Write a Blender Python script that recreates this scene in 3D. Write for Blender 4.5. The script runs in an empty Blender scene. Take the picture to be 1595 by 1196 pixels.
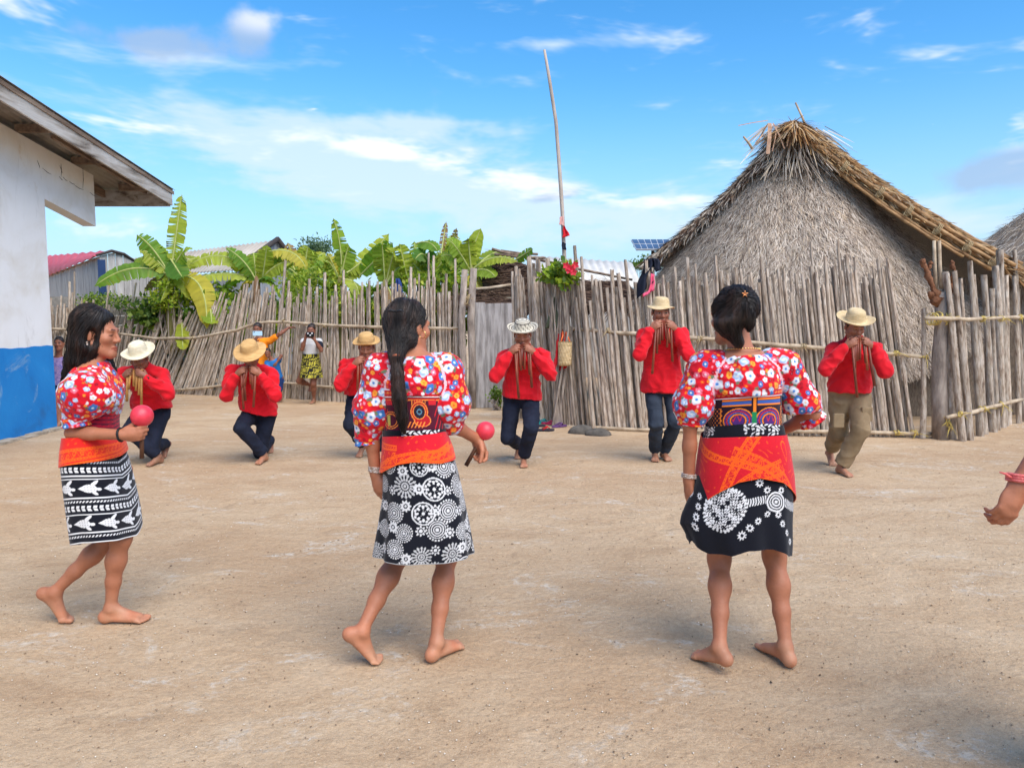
import bpy, math, random
import numpy as np
from mathutils import Vector, Matrix, kdtree

random.seed(7)
RNG = np.random.default_rng(11)
SC = bpy.context.scene
COL = SC.collection
R = math.radians

# ------------------------------------------------------------------ camera
CAM_H, PITCH, FPX, CX, CY = 1.4, R(5.0), 1152.0, 797.5, 598.0
cam_d = bpy.data.cameras.new('camera')
cam_d.sensor_width = 36.0
cam_d.lens = 26.0
cam_d.clip_start = 0.05
cam_d.clip_end = 2000.0
cam = bpy.data.objects.new('camera', cam_d)
cam.location = (0, 0, CAM_H)
cam.rotation_euler = (R(90) - PITCH, 0, 0)
COL.objects.link(cam)
SC.camera = cam

# ------------------------------------------------------------------ light
SUN_EL, SUN_AZ = R(52), R(148)          # azimuth from +Y towards +X: veiled sun behind the camera, to the right
SUN_DIR = Vector((math.sin(SUN_AZ) * math.cos(SUN_EL), math.cos(SUN_AZ) * math.cos(SUN_EL), math.sin(SUN_EL)))
sun_d = bpy.data.lights.new('sun', 'SUN')
sun_d.energy = 2.2
sun_d.angle = R(55)
sun_d.color = (1.0, 0.93, 0.84)
sun = bpy.data.objects.new('sun', sun_d)
sun.rotation_euler = SUN_DIR.to_track_quat('Z', 'Y').to_euler()
sun.location = (0, -5, 12)
COL.objects.link(sun)

SC.view_settings.view_transform = 'Standard'
SC.view_settings.look = 'None'
SC.view_settings.gamma = 1.0
SC.view_settings.use_curve_mapping = False
SC.view_settings.exposure = 1.18
SC.cycles.use_denoising = True
SC.cycles.adaptive_threshold = 0.02
SC.cycles.max_bounces = 4
SC.cycles.transparent_max_bounces = 8


class NT:
    """tiny node-tree helper"""
    def __init__(s, tree):
        s.t = tree
        s.n = tree.nodes
        s.l = tree.links

    def add(s, typ, **kw):
        n = s.n.new(typ)
        for k, v in kw.items():
            setattr(n, k, v)
        return n

    def put(s, sock, v):
        if isinstance(v, bpy.types.NodeSocket):
            s.l.new(v, sock)
        else:
            sock.default_value = v

    def math(s, op, a, b=0.0, c=None, clamp=False):
        n = s.add('ShaderNodeMath', operation=op, use_clamp=clamp)
        s.put(n.inputs[0], a)
        s.put(n.inputs[1], b)
        if c is not None:
            s.put(n.inputs[2], c)
        return n.outputs[0]

    def vec(s, op, a, b=(0, 0, 0)):
        n = s.add('ShaderNodeVectorMath', operation=op)
        s.put(n.inputs[0], a)
        s.put(n.inputs[1], b)
        return n.outputs[0]

    def comb(s, x, y, z=0.0):
        n = s.add('ShaderNodeCombineXYZ')
        for i, v in enumerate((x, y, z)):
            s.put(n.inputs[i], v)
        return n.outputs[0]

    def noise(s, vec, scale, detail=4.0, rough=0.55, dist=0.0):
        n = s.add('ShaderNodeTexNoise')
        s.put(n.inputs['Vector'], vec)
        n.inputs['Scale'].default_value = scale
        n.inputs['Detail'].default_value = detail
        n.inputs['Roughness'].default_value = rough
        n.inputs['Distortion'].default_value = dist
        return n.outputs[0]

    def ramp(s, fac, stops, interp='LINEAR'):
        n = s.add('ShaderNodeValToRGB')
        cr = n.color_ramp
        cr.interpolation = interp
        while len(cr.elements) < len(stops):
            cr.elements.new(0.5)
        for e, (p, c) in zip(cr.elements, stops):
            e.position = p
            e.color = (c, c, c, 1) if not hasattr(c, '__len__') else (c[0], c[1], c[2], 1)
        s.put(n.inputs[0], fac)
        return n.outputs[0]

    def mix(s, fac, a, b, mode='MIX'):
        n = s.add('ShaderNodeMix', data_type='RGBA', blend_type=mode)
        s.put(n.inputs[0], fac)
        for sock, v in ((n.inputs[6], a), (n.inputs[7], b)):
            if isinstance(v, bpy.types.NodeSocket):
                s.l.new(v, sock)
            else:
                sock.default_value = (v[0], v[1], v[2], 1)
        return n.outputs[2]

    def maprange(s, v, a, b, c=0.0, d=1.0, smooth=True):
        n = s.add('ShaderNodeMapRange', interpolation_type='SMOOTHSTEP' if smooth else 'LINEAR')
        s.put(n.inputs[0], v)
        for i, q in enumerate((a, b, c, d)):
            n.inputs[i + 1].default_value = q
        return n.outputs[0]


# ------------------------------------------------------------------ sky
world = bpy.data.worlds.new('World')
SC.world = world
world.use_nodes = True
w = NT(world.node_tree)
w.n.clear()
sky = w.add('ShaderNodeTexSky', sky_type='NISHITA')
sky.sun_disc = False
sky.sun_elevation = SUN_EL
sky.sun_rotation = SUN_AZ
sky.air_density = 1.0
sky.dust_density = 0.3
sky.ozone_density = 2.5
tc = w.add('ShaderNodeTexCoord')
sep = w.add('ShaderNodeSeparateXYZ')
w.l.new(tc.outputs['Generated'], sep.inputs[0])
dx, dy, dz = sep.outputs
az = w.math('ARCTAN2', dx, dy)                       # radians, 0 ahead, + to the right
el = w.math('ARCSINE', dz)
hs = w.add('ShaderNodeHueSaturation')
hs.inputs['Saturation'].default_value = 1.36
hs.inputs['Value'].default_value = 1.05
hs.inputs['Hue'].default_value = 0.497
w.l.new(sky.outputs[0], hs.inputs['Color'])
skyc = hs.outputs[0]


AE = w.comb(az, el, 0.0)


def blob(a0, e0, ra, re, rot=0.0):
    """soft ellipse of cloud at azimuth a0, elevation e0 (degrees)"""
    m = w.add('ShaderNodeMapping', vector_type='TEXTURE')
    w.l.new(AE, m.inputs['Vector'])
    m.inputs['Location'].default_value = (R(a0), R(e0), 0)
    m.inputs['Rotation'].default_value = (0, 0, R(rot))
    m.inputs['Scale'].default_value = (R(ra) * 1.9, R(re) * 1.9, 1)
    g = w.add('ShaderNodeTexGradient', gradient_type='QUADRATIC_SPHERE')
    w.l.new(m.outputs[0], g.inputs[0])
    return g.outputs[1]


def addall(lst):
    o = lst[0]
    for q in lst[1:]:
        o = w.math('ADD', o, q)
    return o


cvec = w.comb(w.math('MULTIPLY', az, 1.0), w.math('MULTIPLY', el, 3.2), 0.0)
warp = w.add('ShaderNodeTexNoise')
w.l.new(cvec, warp.inputs['Vector'])
warp.inputs['Scale'].default_value = 2.2
warp.inputs['Detail'].default_value = 1
wv = w.vec('ADD', cvec, w.vec('MULTIPLY', w.vec('SUBTRACT', warp.outputs[1], (0.5, 0.5, 0.5)), (0.22, 0.22, 0)))
n_soft = w.noise(wv, 5.0, 4.0, 0.58)
n_fine = w.noise(wv, 13.0, 3.0, 0.62)
pvec = w.comb(w.math('MULTIPLY', az, 1.0), w.math('MULTIPLY', el, 1.25), 3.0)
n_puff = w.noise(pvec, 13.0, 4.0, 0.55)
n_mix = w.math('ADD', w.math('MULTIPLY', n_soft, 0.66), w.math('MULTIPLY', n_fine, 0.34))
# thin veil bands
veil_m = addall([blob(-17, 12.7, 19, 2.5, -5), blob(0, 8.8, 19, 2.3, -5), blob(-10, 10.8, 13, 2.7, -7),
                 blob(-22, 17.3, 11, 0.9, 2), blob(14, 6.6, 24, 2.4, 0), blob(-7, 14.3, 10, 0.9, 0),
                 blob(30, 6.0, 8, 2.6, 0), blob(3, 19.6, 6, 0.7, 0)])
veil = w.maprange(w.math('ADD', w.math('ADD', w.math('MULTIPLY', n_mix, 1.5), -0.25), w.math('MULTIPLY', veil_m, 0.36)), 0.54, 0.94)
# bright cores of the band
core_m = addall([blob(-11.5, 12.6, 5, .8, -6), blob(-6, 11.7, 6, .9, -8), blob(0, 10.2, 6, .9, -6), blob(8, 8.8, 8, .9, -2),
                 blob(-28, 12.9, 9, .8, -3), blob(-14.6, 14.9, .8, 0.22, 8), blob(33.5, 12.0, 3.4, 1.4, 2), blob(-9.2, 12.5, 2.6, .6, 0),
                 blob(29.0, 12.6, .45, .25, 0), blob(-34, 19.0, 4.0, 1.3, -10)])
core = w.maprange(w.math('ADD', w.math('ADD', w.math('MULTIPLY', n_mix, 1.7), -0.36), w.math('MULTIPLY', core_m, 0.40)), 0.62, 0.96)
# grey lilac cumulus
cum_m = addall([blob(-25.0, 17.9, 7.5, 1.5, 3), blob(-18.6, 19.6, 3.2, 1.7, 10), blob(31.6, 9.0, 3.0, 1.4, 6), blob(35.5, 9.6, 4.0, 2.0, 0),
                blob(3, 9.2, 3.4, .6, 10)])
cum = w.maprange(w.math('ADD', w.math('MULTIPLY', n_puff, 0.75), w.math('MULTIPLY', cum_m, 0.5)), 0.52, 0.80)
cumtop = w.maprange(addall([blob(-18.0, 20.4, 3.6, 1.5, 6), blob(33.5, 11.2, 4, 1.0, 0)]), 0.2, 0.8)
hz = w.maprange(el, R(-1.0), R(18.0), 0.88, 0.0)
K = 4.9
c1 = w.mix(hz, skyc, (K * 0.37, K * 0.585, K * 0.84))
c2 = w.mix(w.math('MULTIPLY', veil, 0.74), c1, (K * 0.72, K * 0.85, K * 0.98))
cumc = w.mix(cumtop, (K * 0.40, K * 0.53, K * 0.74), (K * 0.98, K * 0.97, K * 1.0))
c3 = w.mix(w.math('MULTIPLY', cum, 0.72), c2, cumc)
c4 = w.mix(w.math('MULTIPLY', core, 0.88), c3, (K * 1.02, K * 1.05, K * 1.08))
bg = w.add('ShaderNodeBackground')
bg.inputs['Strength'].default_value = 0.10
w.l.new(c4, bg.inputs['Color'])
wo = w.add('ShaderNodeOutputWorld')
w.l.new(bg.outputs[0], wo.inputs['Surface'])


# ------------------------------------------------------------------ projection (places the geometry at real depths)
SP, CP = math.sin(PITCH), math.cos(PITCH)


def ray(px, py):
    a = (px - CX) / FPX
    b = (CY - py) / FPX
    return Vector((a, CP + b * SP, -SP + b * CP))


def P(px, py, Y):
    """world point at depth Y (metres ahead of the camera) seen at photo pixel px,py"""
    d = ray(px, py)
    return Vector((d.x * Y / d.y, Y, CAM_H + d.z * Y / d.y))


def G(px, py, z=0.0):
    d = ray(px, py)
    t = (z - CAM_H) / d.z
    return Vector((d.x * t, d.y * t, z))


def V3(*a):
    return np.array(a, float)


def nrm(v):
    v = np.asarray(v, float)
    return v / max(1e-9, np.linalg.norm(v))


def lin(r, g, b):
    """sRGB 0-255 -> linear"""
    o = []
    for c in (r, g, b):
        c /= 255.0
        o.append(c / 12.92 if c <= 0.04045 else ((c + 0.055) / 1.055) ** 2.4)
    return tuple(o)


def wav(V_, freq, seed, n=5, stretch=(1, 1, 1)):
    g = np.random.default_rng(seed)
    o = np.zeros(len(V_))
    Q = V_ * np.array(stretch)
    for i in range(n):
        k = nrm(g.normal(size=3)) * freq * g.uniform(0.6, 1.6)
        k2 = nrm(g.normal(size=3)) * freq * 0.5
        o += np.sin(Q @ k + g.uniform(0, 6.3) + 1.6 * np.sin(Q @ k2 + g.uniform(0, 6.3)))
    return o / n


# ------------------------------------------------------------------ objects
def empty(name, loc=(0, 0, 0), label=None, cat=None, group=None):
    o = bpy.data.objects.new(name, None)
    o.location = loc
    o.empty_display_size = 0.1
    COL.objects.link(o)
    if label:
        o['label'] = label
        o['category'] = cat
    if group:
        o['group'] = group
    return o


def tag(o, label, cat, group=None):
    o['label'] = label
    o['category'] = cat
    if group:
        o['group'] = group
    return o


def make_mesh(name, verts, faces, col=None, smooth=True, uv=None):
    me = bpy.data.meshes.new(name)
    verts = np.asarray(verts, np.float32).reshape(-1, 3)
    if isinstance(faces, np.ndarray):
        k = faces.shape[1]
        nf = len(faces)
        me.vertices.add(len(verts))
        me.vertices.foreach_set('co', verts.ravel())
        me.loops.add(nf * k)
        me.loops.foreach_set('vertex_index', faces.astype(np.int32).ravel())
        me.polygons.add(nf)
        me.polygons.foreach_set('loop_start', np.arange(0, nf * k, k, dtype=np.int32))
        me.polygons.foreach_set('loop_total', np.full(nf, k, np.int32))
        me.update(calc_edges=True)
        me.validate()
    else:
        me.from_pydata([tuple(map(float, v)) for v in verts], [], faces)
        me.update()
    if smooth:
        me.polygons.foreach_set('use_smooth', np.ones(len(me.polygons), bool))
    if col is not None:
        ca = me.color_attributes.new('Col', 'FLOAT_COLOR', 'POINT')
        c = np.ones((len(verts), 4), np.float32)
        c[:, :3] = col
        ca.data.foreach_set('color', c.ravel())
    return me


def obj(name, me, mat=None, parent=None, world_coords=True):
    """link a mesh; its vertices are given in world space and are moved to the parent's space"""
    o = bpy.data.objects.new(name, me)
    COL.objects.link(o)
    if mat is not None and not me.materials:
        me.materials.append(mat)
    if parent is not None:
        o.parent = parent
        if world_coords:
            o.location = -world_loc(parent)
    return o


def world_loc(o):
    l = Vector(o.location)
    while o.parent:
        o = o.parent
        l = l + Vector(o.location)
    return l


class MB:
    """mesh builder in world coordinates"""
    def __init__(s):
        s.v, s.f, s.c = [], [], []

    def add(s, verts, faces, col=None):
        b = len(s.v)
        s.v.extend([tuple(v) for v in verts])
        s.f.extend([tuple(i + b for i in f) for f in faces])
        if col is not None:
            s.c.extend([col] * len(verts))
        return s

    def box(s, c, size, rot=None, col=None):
        c = Vector(c)
        hx, hy, hz_ = size[0] / 2, size[1] / 2, size[2] / 2
        vs = [Vector((x * hx, y * hy, z * hz_)) for x in (-1, 1) for y in (-1, 1) for z in (-1, 1)]
        if rot is not None:
            vs = [rot @ v for v in vs]
        return s.add([v + c for v in vs], [(0, 1, 3, 2), (4, 6, 7, 5), (0, 4, 5, 1), (2, 3, 7, 6), (0, 2, 6, 4), (1, 5, 7, 3)], col)

    def prism(s, poly, depth, col=None):
        """poly: 3D points (planar), extruded by vector depth"""
        n = len(poly)
        d = Vector(depth)
        vs = [Vector(p) for p in poly] + [Vector(p) + d for p in poly]
        fs = [tuple(range(n))[::-1], tuple(range(n, 2 * n))]
        fs += [(i, (i + 1) % n, (i + 1) % n + n, i + n) for i in range(n)]
        return s.add(vs, fs, col)

    def tube(s, pts, rad, n=6, col=None, cap=True):
        pts = [Vector(p) for p in pts]
        if not hasattr(rad, '__len__'):
            rad = [rad] * len(pts)
        vs, fs = [], []
        t0 = (pts[1] - pts[0]).normalized()
        ref = Vector((0, 0, 1)) if abs(t0.z) < 0.9 else Vector((1, 0, 0))
        u = t0.cross(ref).normalized()
        for i, p in enumerate(pts):
            t = (pts[min(i + 1, len(pts) - 1)] - pts[max(i - 1, 0)])
            if t.length < 1e-9:
                t = t0
            t.normalize()
            u = (u - t * u.dot(t))
            if u.length < 1e-6:
                u = t.orthogonal()
            u.normalize()
            v = t.cross(u)
            for k in range(n):
                a = 2 * math.pi * k / n
                vs.append(p + (u * math.cos(a) + v * math.sin(a)) * rad[i])
        for i in range(len(pts) - 1):
            for k in range(n):
                k2 = (k + 1) % n
                fs.append((i * n + k, i * n + k2, (i + 1) * n + k2, (i + 1) * n + k))
        if cap:
            fs.append(tuple(range(n))[::-1])
            fs.append(tuple((len(pts) - 1) * n + k for k in range(n)))
        return s.add(vs, fs, col)

    def lathe(s, prof, M=None, n=32, col=None, wob=None):
        """prof: (r,z) list revolved about z, transformed by M"""
        M = M or Matrix.Identity(4)
        vs, fs, b = [], [], 0
        for j, (r, z) in enumerate(prof):
            for k in range(n):
                a = 2 * math.pi * k / n
                dz_ = wob(a, r) if wob else 0
                vs.append(M @ Vector((r * math.cos(a), r * math.sin(a), z + dz_)))
        m = len(prof)
        for j in range(m - 1):
            for k in range(n):
                k2 = (k + 1) % n
                fs.append((j * n + k, j * n + k2, (j + 1) * n + k2, (j + 1) * n + k))
        return s.add(vs, fs, col)

    def build(s, name, mat, parent=None, smooth=False):
        col = np.array(s.c, np.float32) if len(s.c) == len(s.v) and s.c else None
        return obj(name, make_mesh(name, s.v, s.f, col, smooth), mat, parent)


def rings_to_faces(nr, nc, closed=True):
    i = np.arange(nr - 1)[:, None]
    k = np.arange(nc if closed else nc - 1)[None, :]
    k2 = (k + 1) % nc
    f = np.stack([i * nc + k, i * nc + k2, (i + 1) * nc + k2, (i + 1) * nc + k], -1)
    return f.reshape(-1, 4)


# ------------------------------------------------------------------ materials
MATS = {}


def mat(name, cols, nscale=4.0, detail=5.0, stretch=(1, 1, 1), rough=0.8, bump=0.0, bscale=40.0, bstretch=None,
        attr=False, attr_mix=1.0, rnd=0.0, spec=0.3, sheen=0.0, trans=0.0, sss=0.0, coord='Object', metal=0.0, dist=0.0,
        bdist=0.01, aniso=0.0):
    """cols: list of (pos, colour) over noise; attr: multiply by the mesh colour attribute; rnd: per-object value variation"""
    if name in MATS:
        return MATS[name]
    m = bpy.data.materials.new(name)
    m.use_nodes = True
    t = NT(m.node_tree)
    t.n.clear()
    out = t.add('ShaderNodeOutputMaterial')
    bs = t.add('ShaderNodeBsdfPrincipled')
    tc_ = t.add('ShaderNodeTexCoord')
    vec = tc_.outputs[coord]
    if rnd > 0:
        oi = t.add('ShaderNodeObjectInfo')
        off = t.comb(t.math('MULTIPLY', oi.outputs['Random'], 37.0), t.math('MULTIPLY', oi.outputs['Random'], 19.0), t.math('MULTIPLY', oi.outputs['Random'], 53.0))
    sv = t.vec('MULTIPLY', vec, stretch)
    if rnd > 0:
        sv = t.vec('ADD', sv, off)
    c = t.ramp(t.noise(sv, nscale, detail, 0.6, dist), cols)
    if attr:
        a = t.add('ShaderNodeAttribute', attribute_name='Col')
        c = t.mix(attr_mix, c, a.outputs['Color'], 'MULTIPLY')
    if rnd > 0:
        k = t.maprange(oi.outputs['Random'], 0.0, 1.0, 1.0 - rnd, 1.0 + rnd, smooth=False)
        hs_ = t.add('ShaderNodeHueSaturation')
        t.l.new(k, hs_.inputs['Value'])
        t.l.new(c, hs_.inputs['Color'])
        c = hs_.outputs[0]
    t.l.new(c, bs.inputs['Base Color'])
    bs.inputs['Roughness'].default_value = rough
    bs.inputs['Specular IOR Level'].default_value = spec
    bs.inputs['Metallic'].default_value = metal
    bs.inputs['Sheen Weight'].default_value = sheen
    bs.inputs['Anisotropic'].default_value = aniso
    if sss:
        bs.inputs['Subsurface Weight'].default_value = sss
        bs.inputs['Subsurface Radius'].default_value = (1.0, 0.35, 0.2)
        bs.inputs['Subsurface Scale'].default_value = 0.012
    if bump > 0:
        bv = t.vec('MULTIPLY', vec, bstretch or stretch)
        if rnd > 0:
            bv = t.vec('ADD', bv, off)
        bn = t.add('ShaderNodeBump')
        bn.inputs['Strength'].default_value = bump
        bn.inputs['Distance'].default_value = bdist
        t.l.new(t.noise(bv, bscale, 6.0, 0.65), bn.inputs['Height'])
        t.l.new(bn.outputs[0], bs.inputs['Normal'])
    surf = bs.outputs[0]
    if trans > 0:
        tr = t.add('ShaderNodeBsdfTranslucent')
        t.l.new(t.mix(1.0, c, (1.25, 1.2, 0.55), 'MULTIPLY'), tr.inputs['Color'])
        ms = t.add('ShaderNodeMixShader')
        ms.inputs[0].default_value = trans
        t.l.new(surf, ms.inputs[1])
        t.l.new(tr.outputs[0], ms.inputs[2])
        surf = ms.outputs[0]
    t.l.new(surf, out.inputs['Surface'])
    MATS[name] = m
    return m


def flat(name, c, rough=0.7, var=0.15, **kw):
    a = tuple(x * (1 - var) for x in c)
    b = tuple(min(1, x * (1 + var)) for x in c)
    return mat(name, [(0.3, a), (0.7, b)], rough=rough, **kw)
# ================================================================== ground
def ground_material():
    m = bpy.data.materials.new('packed_sand')
    m.use_nodes = True
    t = NT(m.node_tree)
    t.n.clear()
    tc_ = t.add('ShaderNodeTexCoord')
    o = tc_.outputs['Object']
    st = t.vec('MULTIPLY', o, (0.55, 1.0, 1.0))
    n1 = t.noise(st, 0.45, 5, 0.6, 0.4)
    n2 = t.noise(st, 3.4, 9, 0.72, 0.7)
    n3 = t.noise(o, 38, 6, 0.8)
    n4 = t.noise(o, 330, 2, 0.6)
    c = t.ramp(n2, [(0.28, lin(176, 146, 114)), (0.45, lin(198, 169, 135)), (0.60, lin(206, 179, 146)), (0.75, lin(217, 196, 167))])
    c = t.mix(t.maprange(n1, 0.40, 0.66, 0.0, 0.55), c, lin(178, 142, 106))
    # pale scuffed crust in ragged patches
    n5 = t.noise(st, 2.1, 9, 0.76, 1.2)
    pale = t.math('MULTIPLY', t.maprange(n5, 0.53, 0.64), t.maprange(t.noise(o, 17, 5, 0.75, 0.8), 0.40, 0.62))
    c = t.mix(t.math('MULTIPLY', pale, 0.9), c, lin(214, 203, 186))
    # damp brown streaks
    n6 = t.noise(t.vec('MULTIPLY', o, (0.35, 1.1, 1)), 0.9, 6, 0.65, 0.5)
    c = t.mix(t.maprange(n6, 0.54, 0.72, 0, 0.3), c, lin(150, 120, 92))
    c = t.mix(t.maprange(n3, 0.30, 0.66, 0.30, 0.0), c, lin(112, 88, 66))
    c = t.mix(t.maprange(n4, 0.54, 0.76, 0.0, 0.6), c, lin(226, 212, 190))
    c = t.mix(t.maprange(n4, 0.26, 0.46, 0.36, 0.0), c, lin(104, 84, 64))
    bs = t.add('ShaderNodeBsdfPrincipled')
    t.l.new(c, bs.inputs['Base Color'])
    bs.inputs['Roughness'].default_value = 0.95
    bs.inputs['Specular IOR Level'].default_value = 0.12
    hgt = t.math('ADD', t.math('MULTIPLY', n3, 0.5), t.math('ADD', t.math('MULTIPLY', n4, 0.16), t.math('MULTIPLY', t.noise(o, 9, 7, 0.72), 2.2)))
    # scuffs and half-trodden footprints
    vo = t.add('ShaderNodeTexVoronoi', feature='F1')
    wv_ = t.add('ShaderNodeTexNoise')
    t.l.new(o, wv_.inputs['Vector'])
    wv_.inputs['Scale'].default_value = 5.0
    t.l.new(t.vec('ADD', t.vec('MULTIPLY', o, (1.0, .62, 1)), t.vec('MULTIPLY', wv_.outputs[1], (.22, .22, 0))), vo.inputs['Vector'])
    vo.inputs['Scale'].default_value = 3.6
    dent = t.math('MULTIPLY', t.maprange(vo.outputs['Distance'], 0.10, 0.30, 1.0, 0.0), t.maprange(t.noise(o, 1.1, 2, .5), .42, .58))
    hgt = t.math('SUBTRACT', hgt, t.math('MULTIPLY', dent, 0.7))
    b = t.add('ShaderNodeBump')
    b.inputs['Strength'].default_value = 0.75
    b.inputs['Distance'].default_value = 0.02
    t.l.new(hgt, b.inputs['Height'])
    t.l.new(b.outputs[0], bs.inputs['Normal'])
    out = t.add('ShaderNodeOutputMaterial')
    t.l.new(bs.outputs[0], out.inputs['Surface'])
    return m


def axis(lo, a, b, hi, step, far):
    mid = np.arange(a, b, step)
    l_, s_ = [], step
    x = a
    while x > lo:
        s_ *= far
        x -= s_
        l_.append(x)
    r_, s_ = [], step
    x = mid[-1]
    while x < hi:
        s_ *= far
        x += s_
        r_.append(x)
    return np.concatenate([l_[::-1], mid, r_])


gx = axis(-400, -8, 8, 400, 0.07, 1.12)
gy = axis(-60, 1.0, 15, 900, 0.07, 1.12)
XX, YY = np.meshgrid(gx, gy)
rel = np.zeros_like(XX)
q_ = np.stack([XX.ravel(), YY.ravel(), np.zeros(XX.size)], 1)
rel = 0.003 * wav(q_, 3.1, 2, 6) + 0.003 * wav(q_, 11, 3, 7) + 0.0018 * wav(q_, 31, 4, 7)
rel[(np.abs(q_[:, 0]) > 12) | (q_[:, 1] > 20)] = 0
gv = np.stack([XX.ravel(), YY.ravel(), rel - 0.004], 1)
ground = obj('ground', make_mesh('ground', gv, rings_to_faces(len(gy), len(gx), False)), ground_material())
ground['kind'] = 'structure'


def scatter_bits(name, n, sizes, cols, ylo, yhi, flatness, seed, label):
    g = np.random.default_rng(seed)
    ov = np.array([(1, 0, 0), (-1, 0, 0), (0, 1, 0), (0, -1, 0), (0, 0, 1), (0, 0, -1)], float)
    of = np.array([(0, 2, 4), (2, 1, 4), (1, 3, 4), (3, 0, 4), (2, 0, 5), (1, 2, 5), (3, 1, 5), (0, 3, 5)])
    vs, fs, cs = [], [], []
    for i in range(n):
        y = ylo * (yhi / ylo) ** g.random()
        x = g.uniform(-0.75, 0.75) * y
        r = g.uniform(*sizes) * (0.5 + 0.5 * min(1, y / 4))
        a = g.uniform(0, 6.28)
        v = ov * (g.uniform(.6, 1.3, (6, 3))) * np.array([r, r * g.uniform(.4, 1), r * flatness])
        v = np.stack([v[:, 0] * math.cos(a) - v[:, 1] * math.sin(a) + x, v[:, 0] * math.sin(a) + v[:, 1] * math.cos(a) + y, v[:, 2] + r * flatness * .3], 1)
        fs.append(of + 6 * i)
        vs.append(v)
        cs.append(np.tile(np.array(cols[g.integers(0, len(cols))]) * g.uniform(.8, 1.15), (6, 1)))
    o = obj(name, make_mesh(name, np.concatenate(vs), np.concatenate(fs), np.concatenate(cs), smooth=False), mat('grit', [(0.3, (.9, .9, .9)), (.7, (1.1, 1.1, 1.1))], nscale=80, attr=True, rough=0.9))
    o['kind'] = 'stuff'
    o['label'] = label
    return o


scatter_bits('pebbles', 6500, (.002, .0068), [lin(226, 214, 196), lin(205, 188, 164), lin(178, 156, 130), lin(120, 98, 76), lin(160, 130, 100)], 1.6, 9.5, .5, 3, 'small pale pebbles and shell bits on the sand')
scatter_bits('leaf_litter', 120, (.004, .011), [lin(112, 88, 64), lin(84, 66, 50), lin(130, 104, 72)], 2.2, 9.5, .2, 4, 'scattered dry leaf crumbs and twigs on the sand')
# ================================================================== whitewashed building on the left
def PX(px, py, X):
    d = ray(px, py)
    t = X / d.x
    return Vector((X, d.y * t, CAM_H + d.z * t))


M_WHITEWASH = mat('whitewashed_plaster', [(0.26, lin(206, 186, 150)), (0.36, lin(222, 216, 206)), (0.52, lin(232, 229, 224)), (0.8, lin(238, 236, 233))], nscale=1.6, detail=9, rough=0.9, bump=0.25, bscale=24, dist=0.6)
M_BLUE = mat('blue_painted_plaster', [(0.28, lin(40, 100, 156)), (0.42, lin(28, 122, 192)), (0.66, lin(36, 134, 202)), (0.84, lin(110, 166, 206))], nscale=1.7, detail=9, rough=0.75, bump=0.25, bscale=26, dist=0.5)
def stain(m, col, scale, lo, hi, amt, stretch=(1, 1, 1)):
    """blotchy stains with a shape of their own over a wall paint"""
    t = NT(m.node_tree)
    bs = [n for n in t.n if n.type == 'BSDF_PRINCIPLED'][0]
    src = bs.inputs['Base Color'].links[0].from_socket
    tc_ = t.add('ShaderNodeTexCoord')
    v = t.vec('MULTIPLY', tc_.outputs['Object'], stretch)
    k = t.math('MULTIPLY', t.maprange(t.noise(v, scale, 9, .72, .9), lo, hi), amt)
    t.l.new(t.mix(k, src, col), bs.inputs['Base Color'])


stain(M_WHITEWASH, lin(204, 178, 132), .55, .56, .66, .65)
stain(M_WHITEWASH, lin(150, 140, 128), 2.2, .58, .74, .5, (1, 1, .3))
stain(M_BLUE, lin(150, 176, 190), 1.8, .60, .70, .6)
stain(M_BLUE, lin(60, 76, 92), 3.0, .58, .72, .5, (1, 1, .35))
M_WEATHER = mat('weathered_white_board', [(0.30, lin(92, 80, 70)), (0.44, lin(164, 154, 142)), (0.62, lin(196, 190, 182)), (0.8, lin(140, 128, 116))], nscale=5, detail=9, stretch=(1, .25, 2.2), rough=0.85, bump=0.3, bscale=30, dist=0.4)
M_OLDBOARD = mat('old_brown_board', [(0.3, lin(82, 66, 54)), (0.5, lin(124, 104, 88)), (0.75, lin(160, 142, 124))], nscale=5, detail=8, stretch=(2, .3, 2), rough=0.9, bump=0.3, bscale=30)
M_SHEET = mat('grey_roof_sheet', [(0.3, lin(120, 112, 104)), (0.55, lin(156, 148, 138)), (0.8, lin(180, 172, 160))], nscale=2.2, detail=8, rough=0.7, bump=0.1, bscale=30)
M_CRACK = flat('dark_crack', lin(52, 44, 38), rough=1.0)
bld = empty('plastered_building', (-8.5, 4.5, 0), 'whitewashed building with blue painted base and wide weathered roof overhang', 'building')
WX, YC, YE = -5.85, 9.42, 10.55
SL = 0.125


def roof_z(y):
    return 3.40 + (11.6 - y) * SL


def wall_top(y):
    return roof_z(y) - 0.13


RY = 3.2
poly = [(WX, -3.0, -0.05), (WX, YC, -0.05), (WX, YC, 2.90), (WX, YE, 2.70), (WX, YE, wall_top(YE)), (WX, RY, wall_top(RY)), (WX, -3.0, wall_top(RY) - 0.78)]
mb = MB()
mb.prism([Vector(p) for p in poly], (-0.18, 0, 0))
mb.build('gable_wall', M_WHITEWASH, bld)
mb = MB()
mb.box((-9.6, YC - 0.09, 1.55), (7.1, 0.18, 3.2))
mb.build('rear_wall', M_WHITEWASH, bld)
mb = MB()
edge = [(WX + .004, y_, 1.065 + .006 * math.sin(y_ * 7) + .004 * math.sin(y_ * 23 + 1)) for y_ in np.arange(YC + .004, 4.0, -.06)]
mb.prism([(WX + .004, 4.0, -0.04), (WX + .004, YC + .004, -0.04)] + edge, (-0.003, 0, 0))
mb.box((-9.6, YC + .0025, .51), (7.3, .003, 1.11))
mb.build('painted_dado', M_BLUE, bld)
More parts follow.
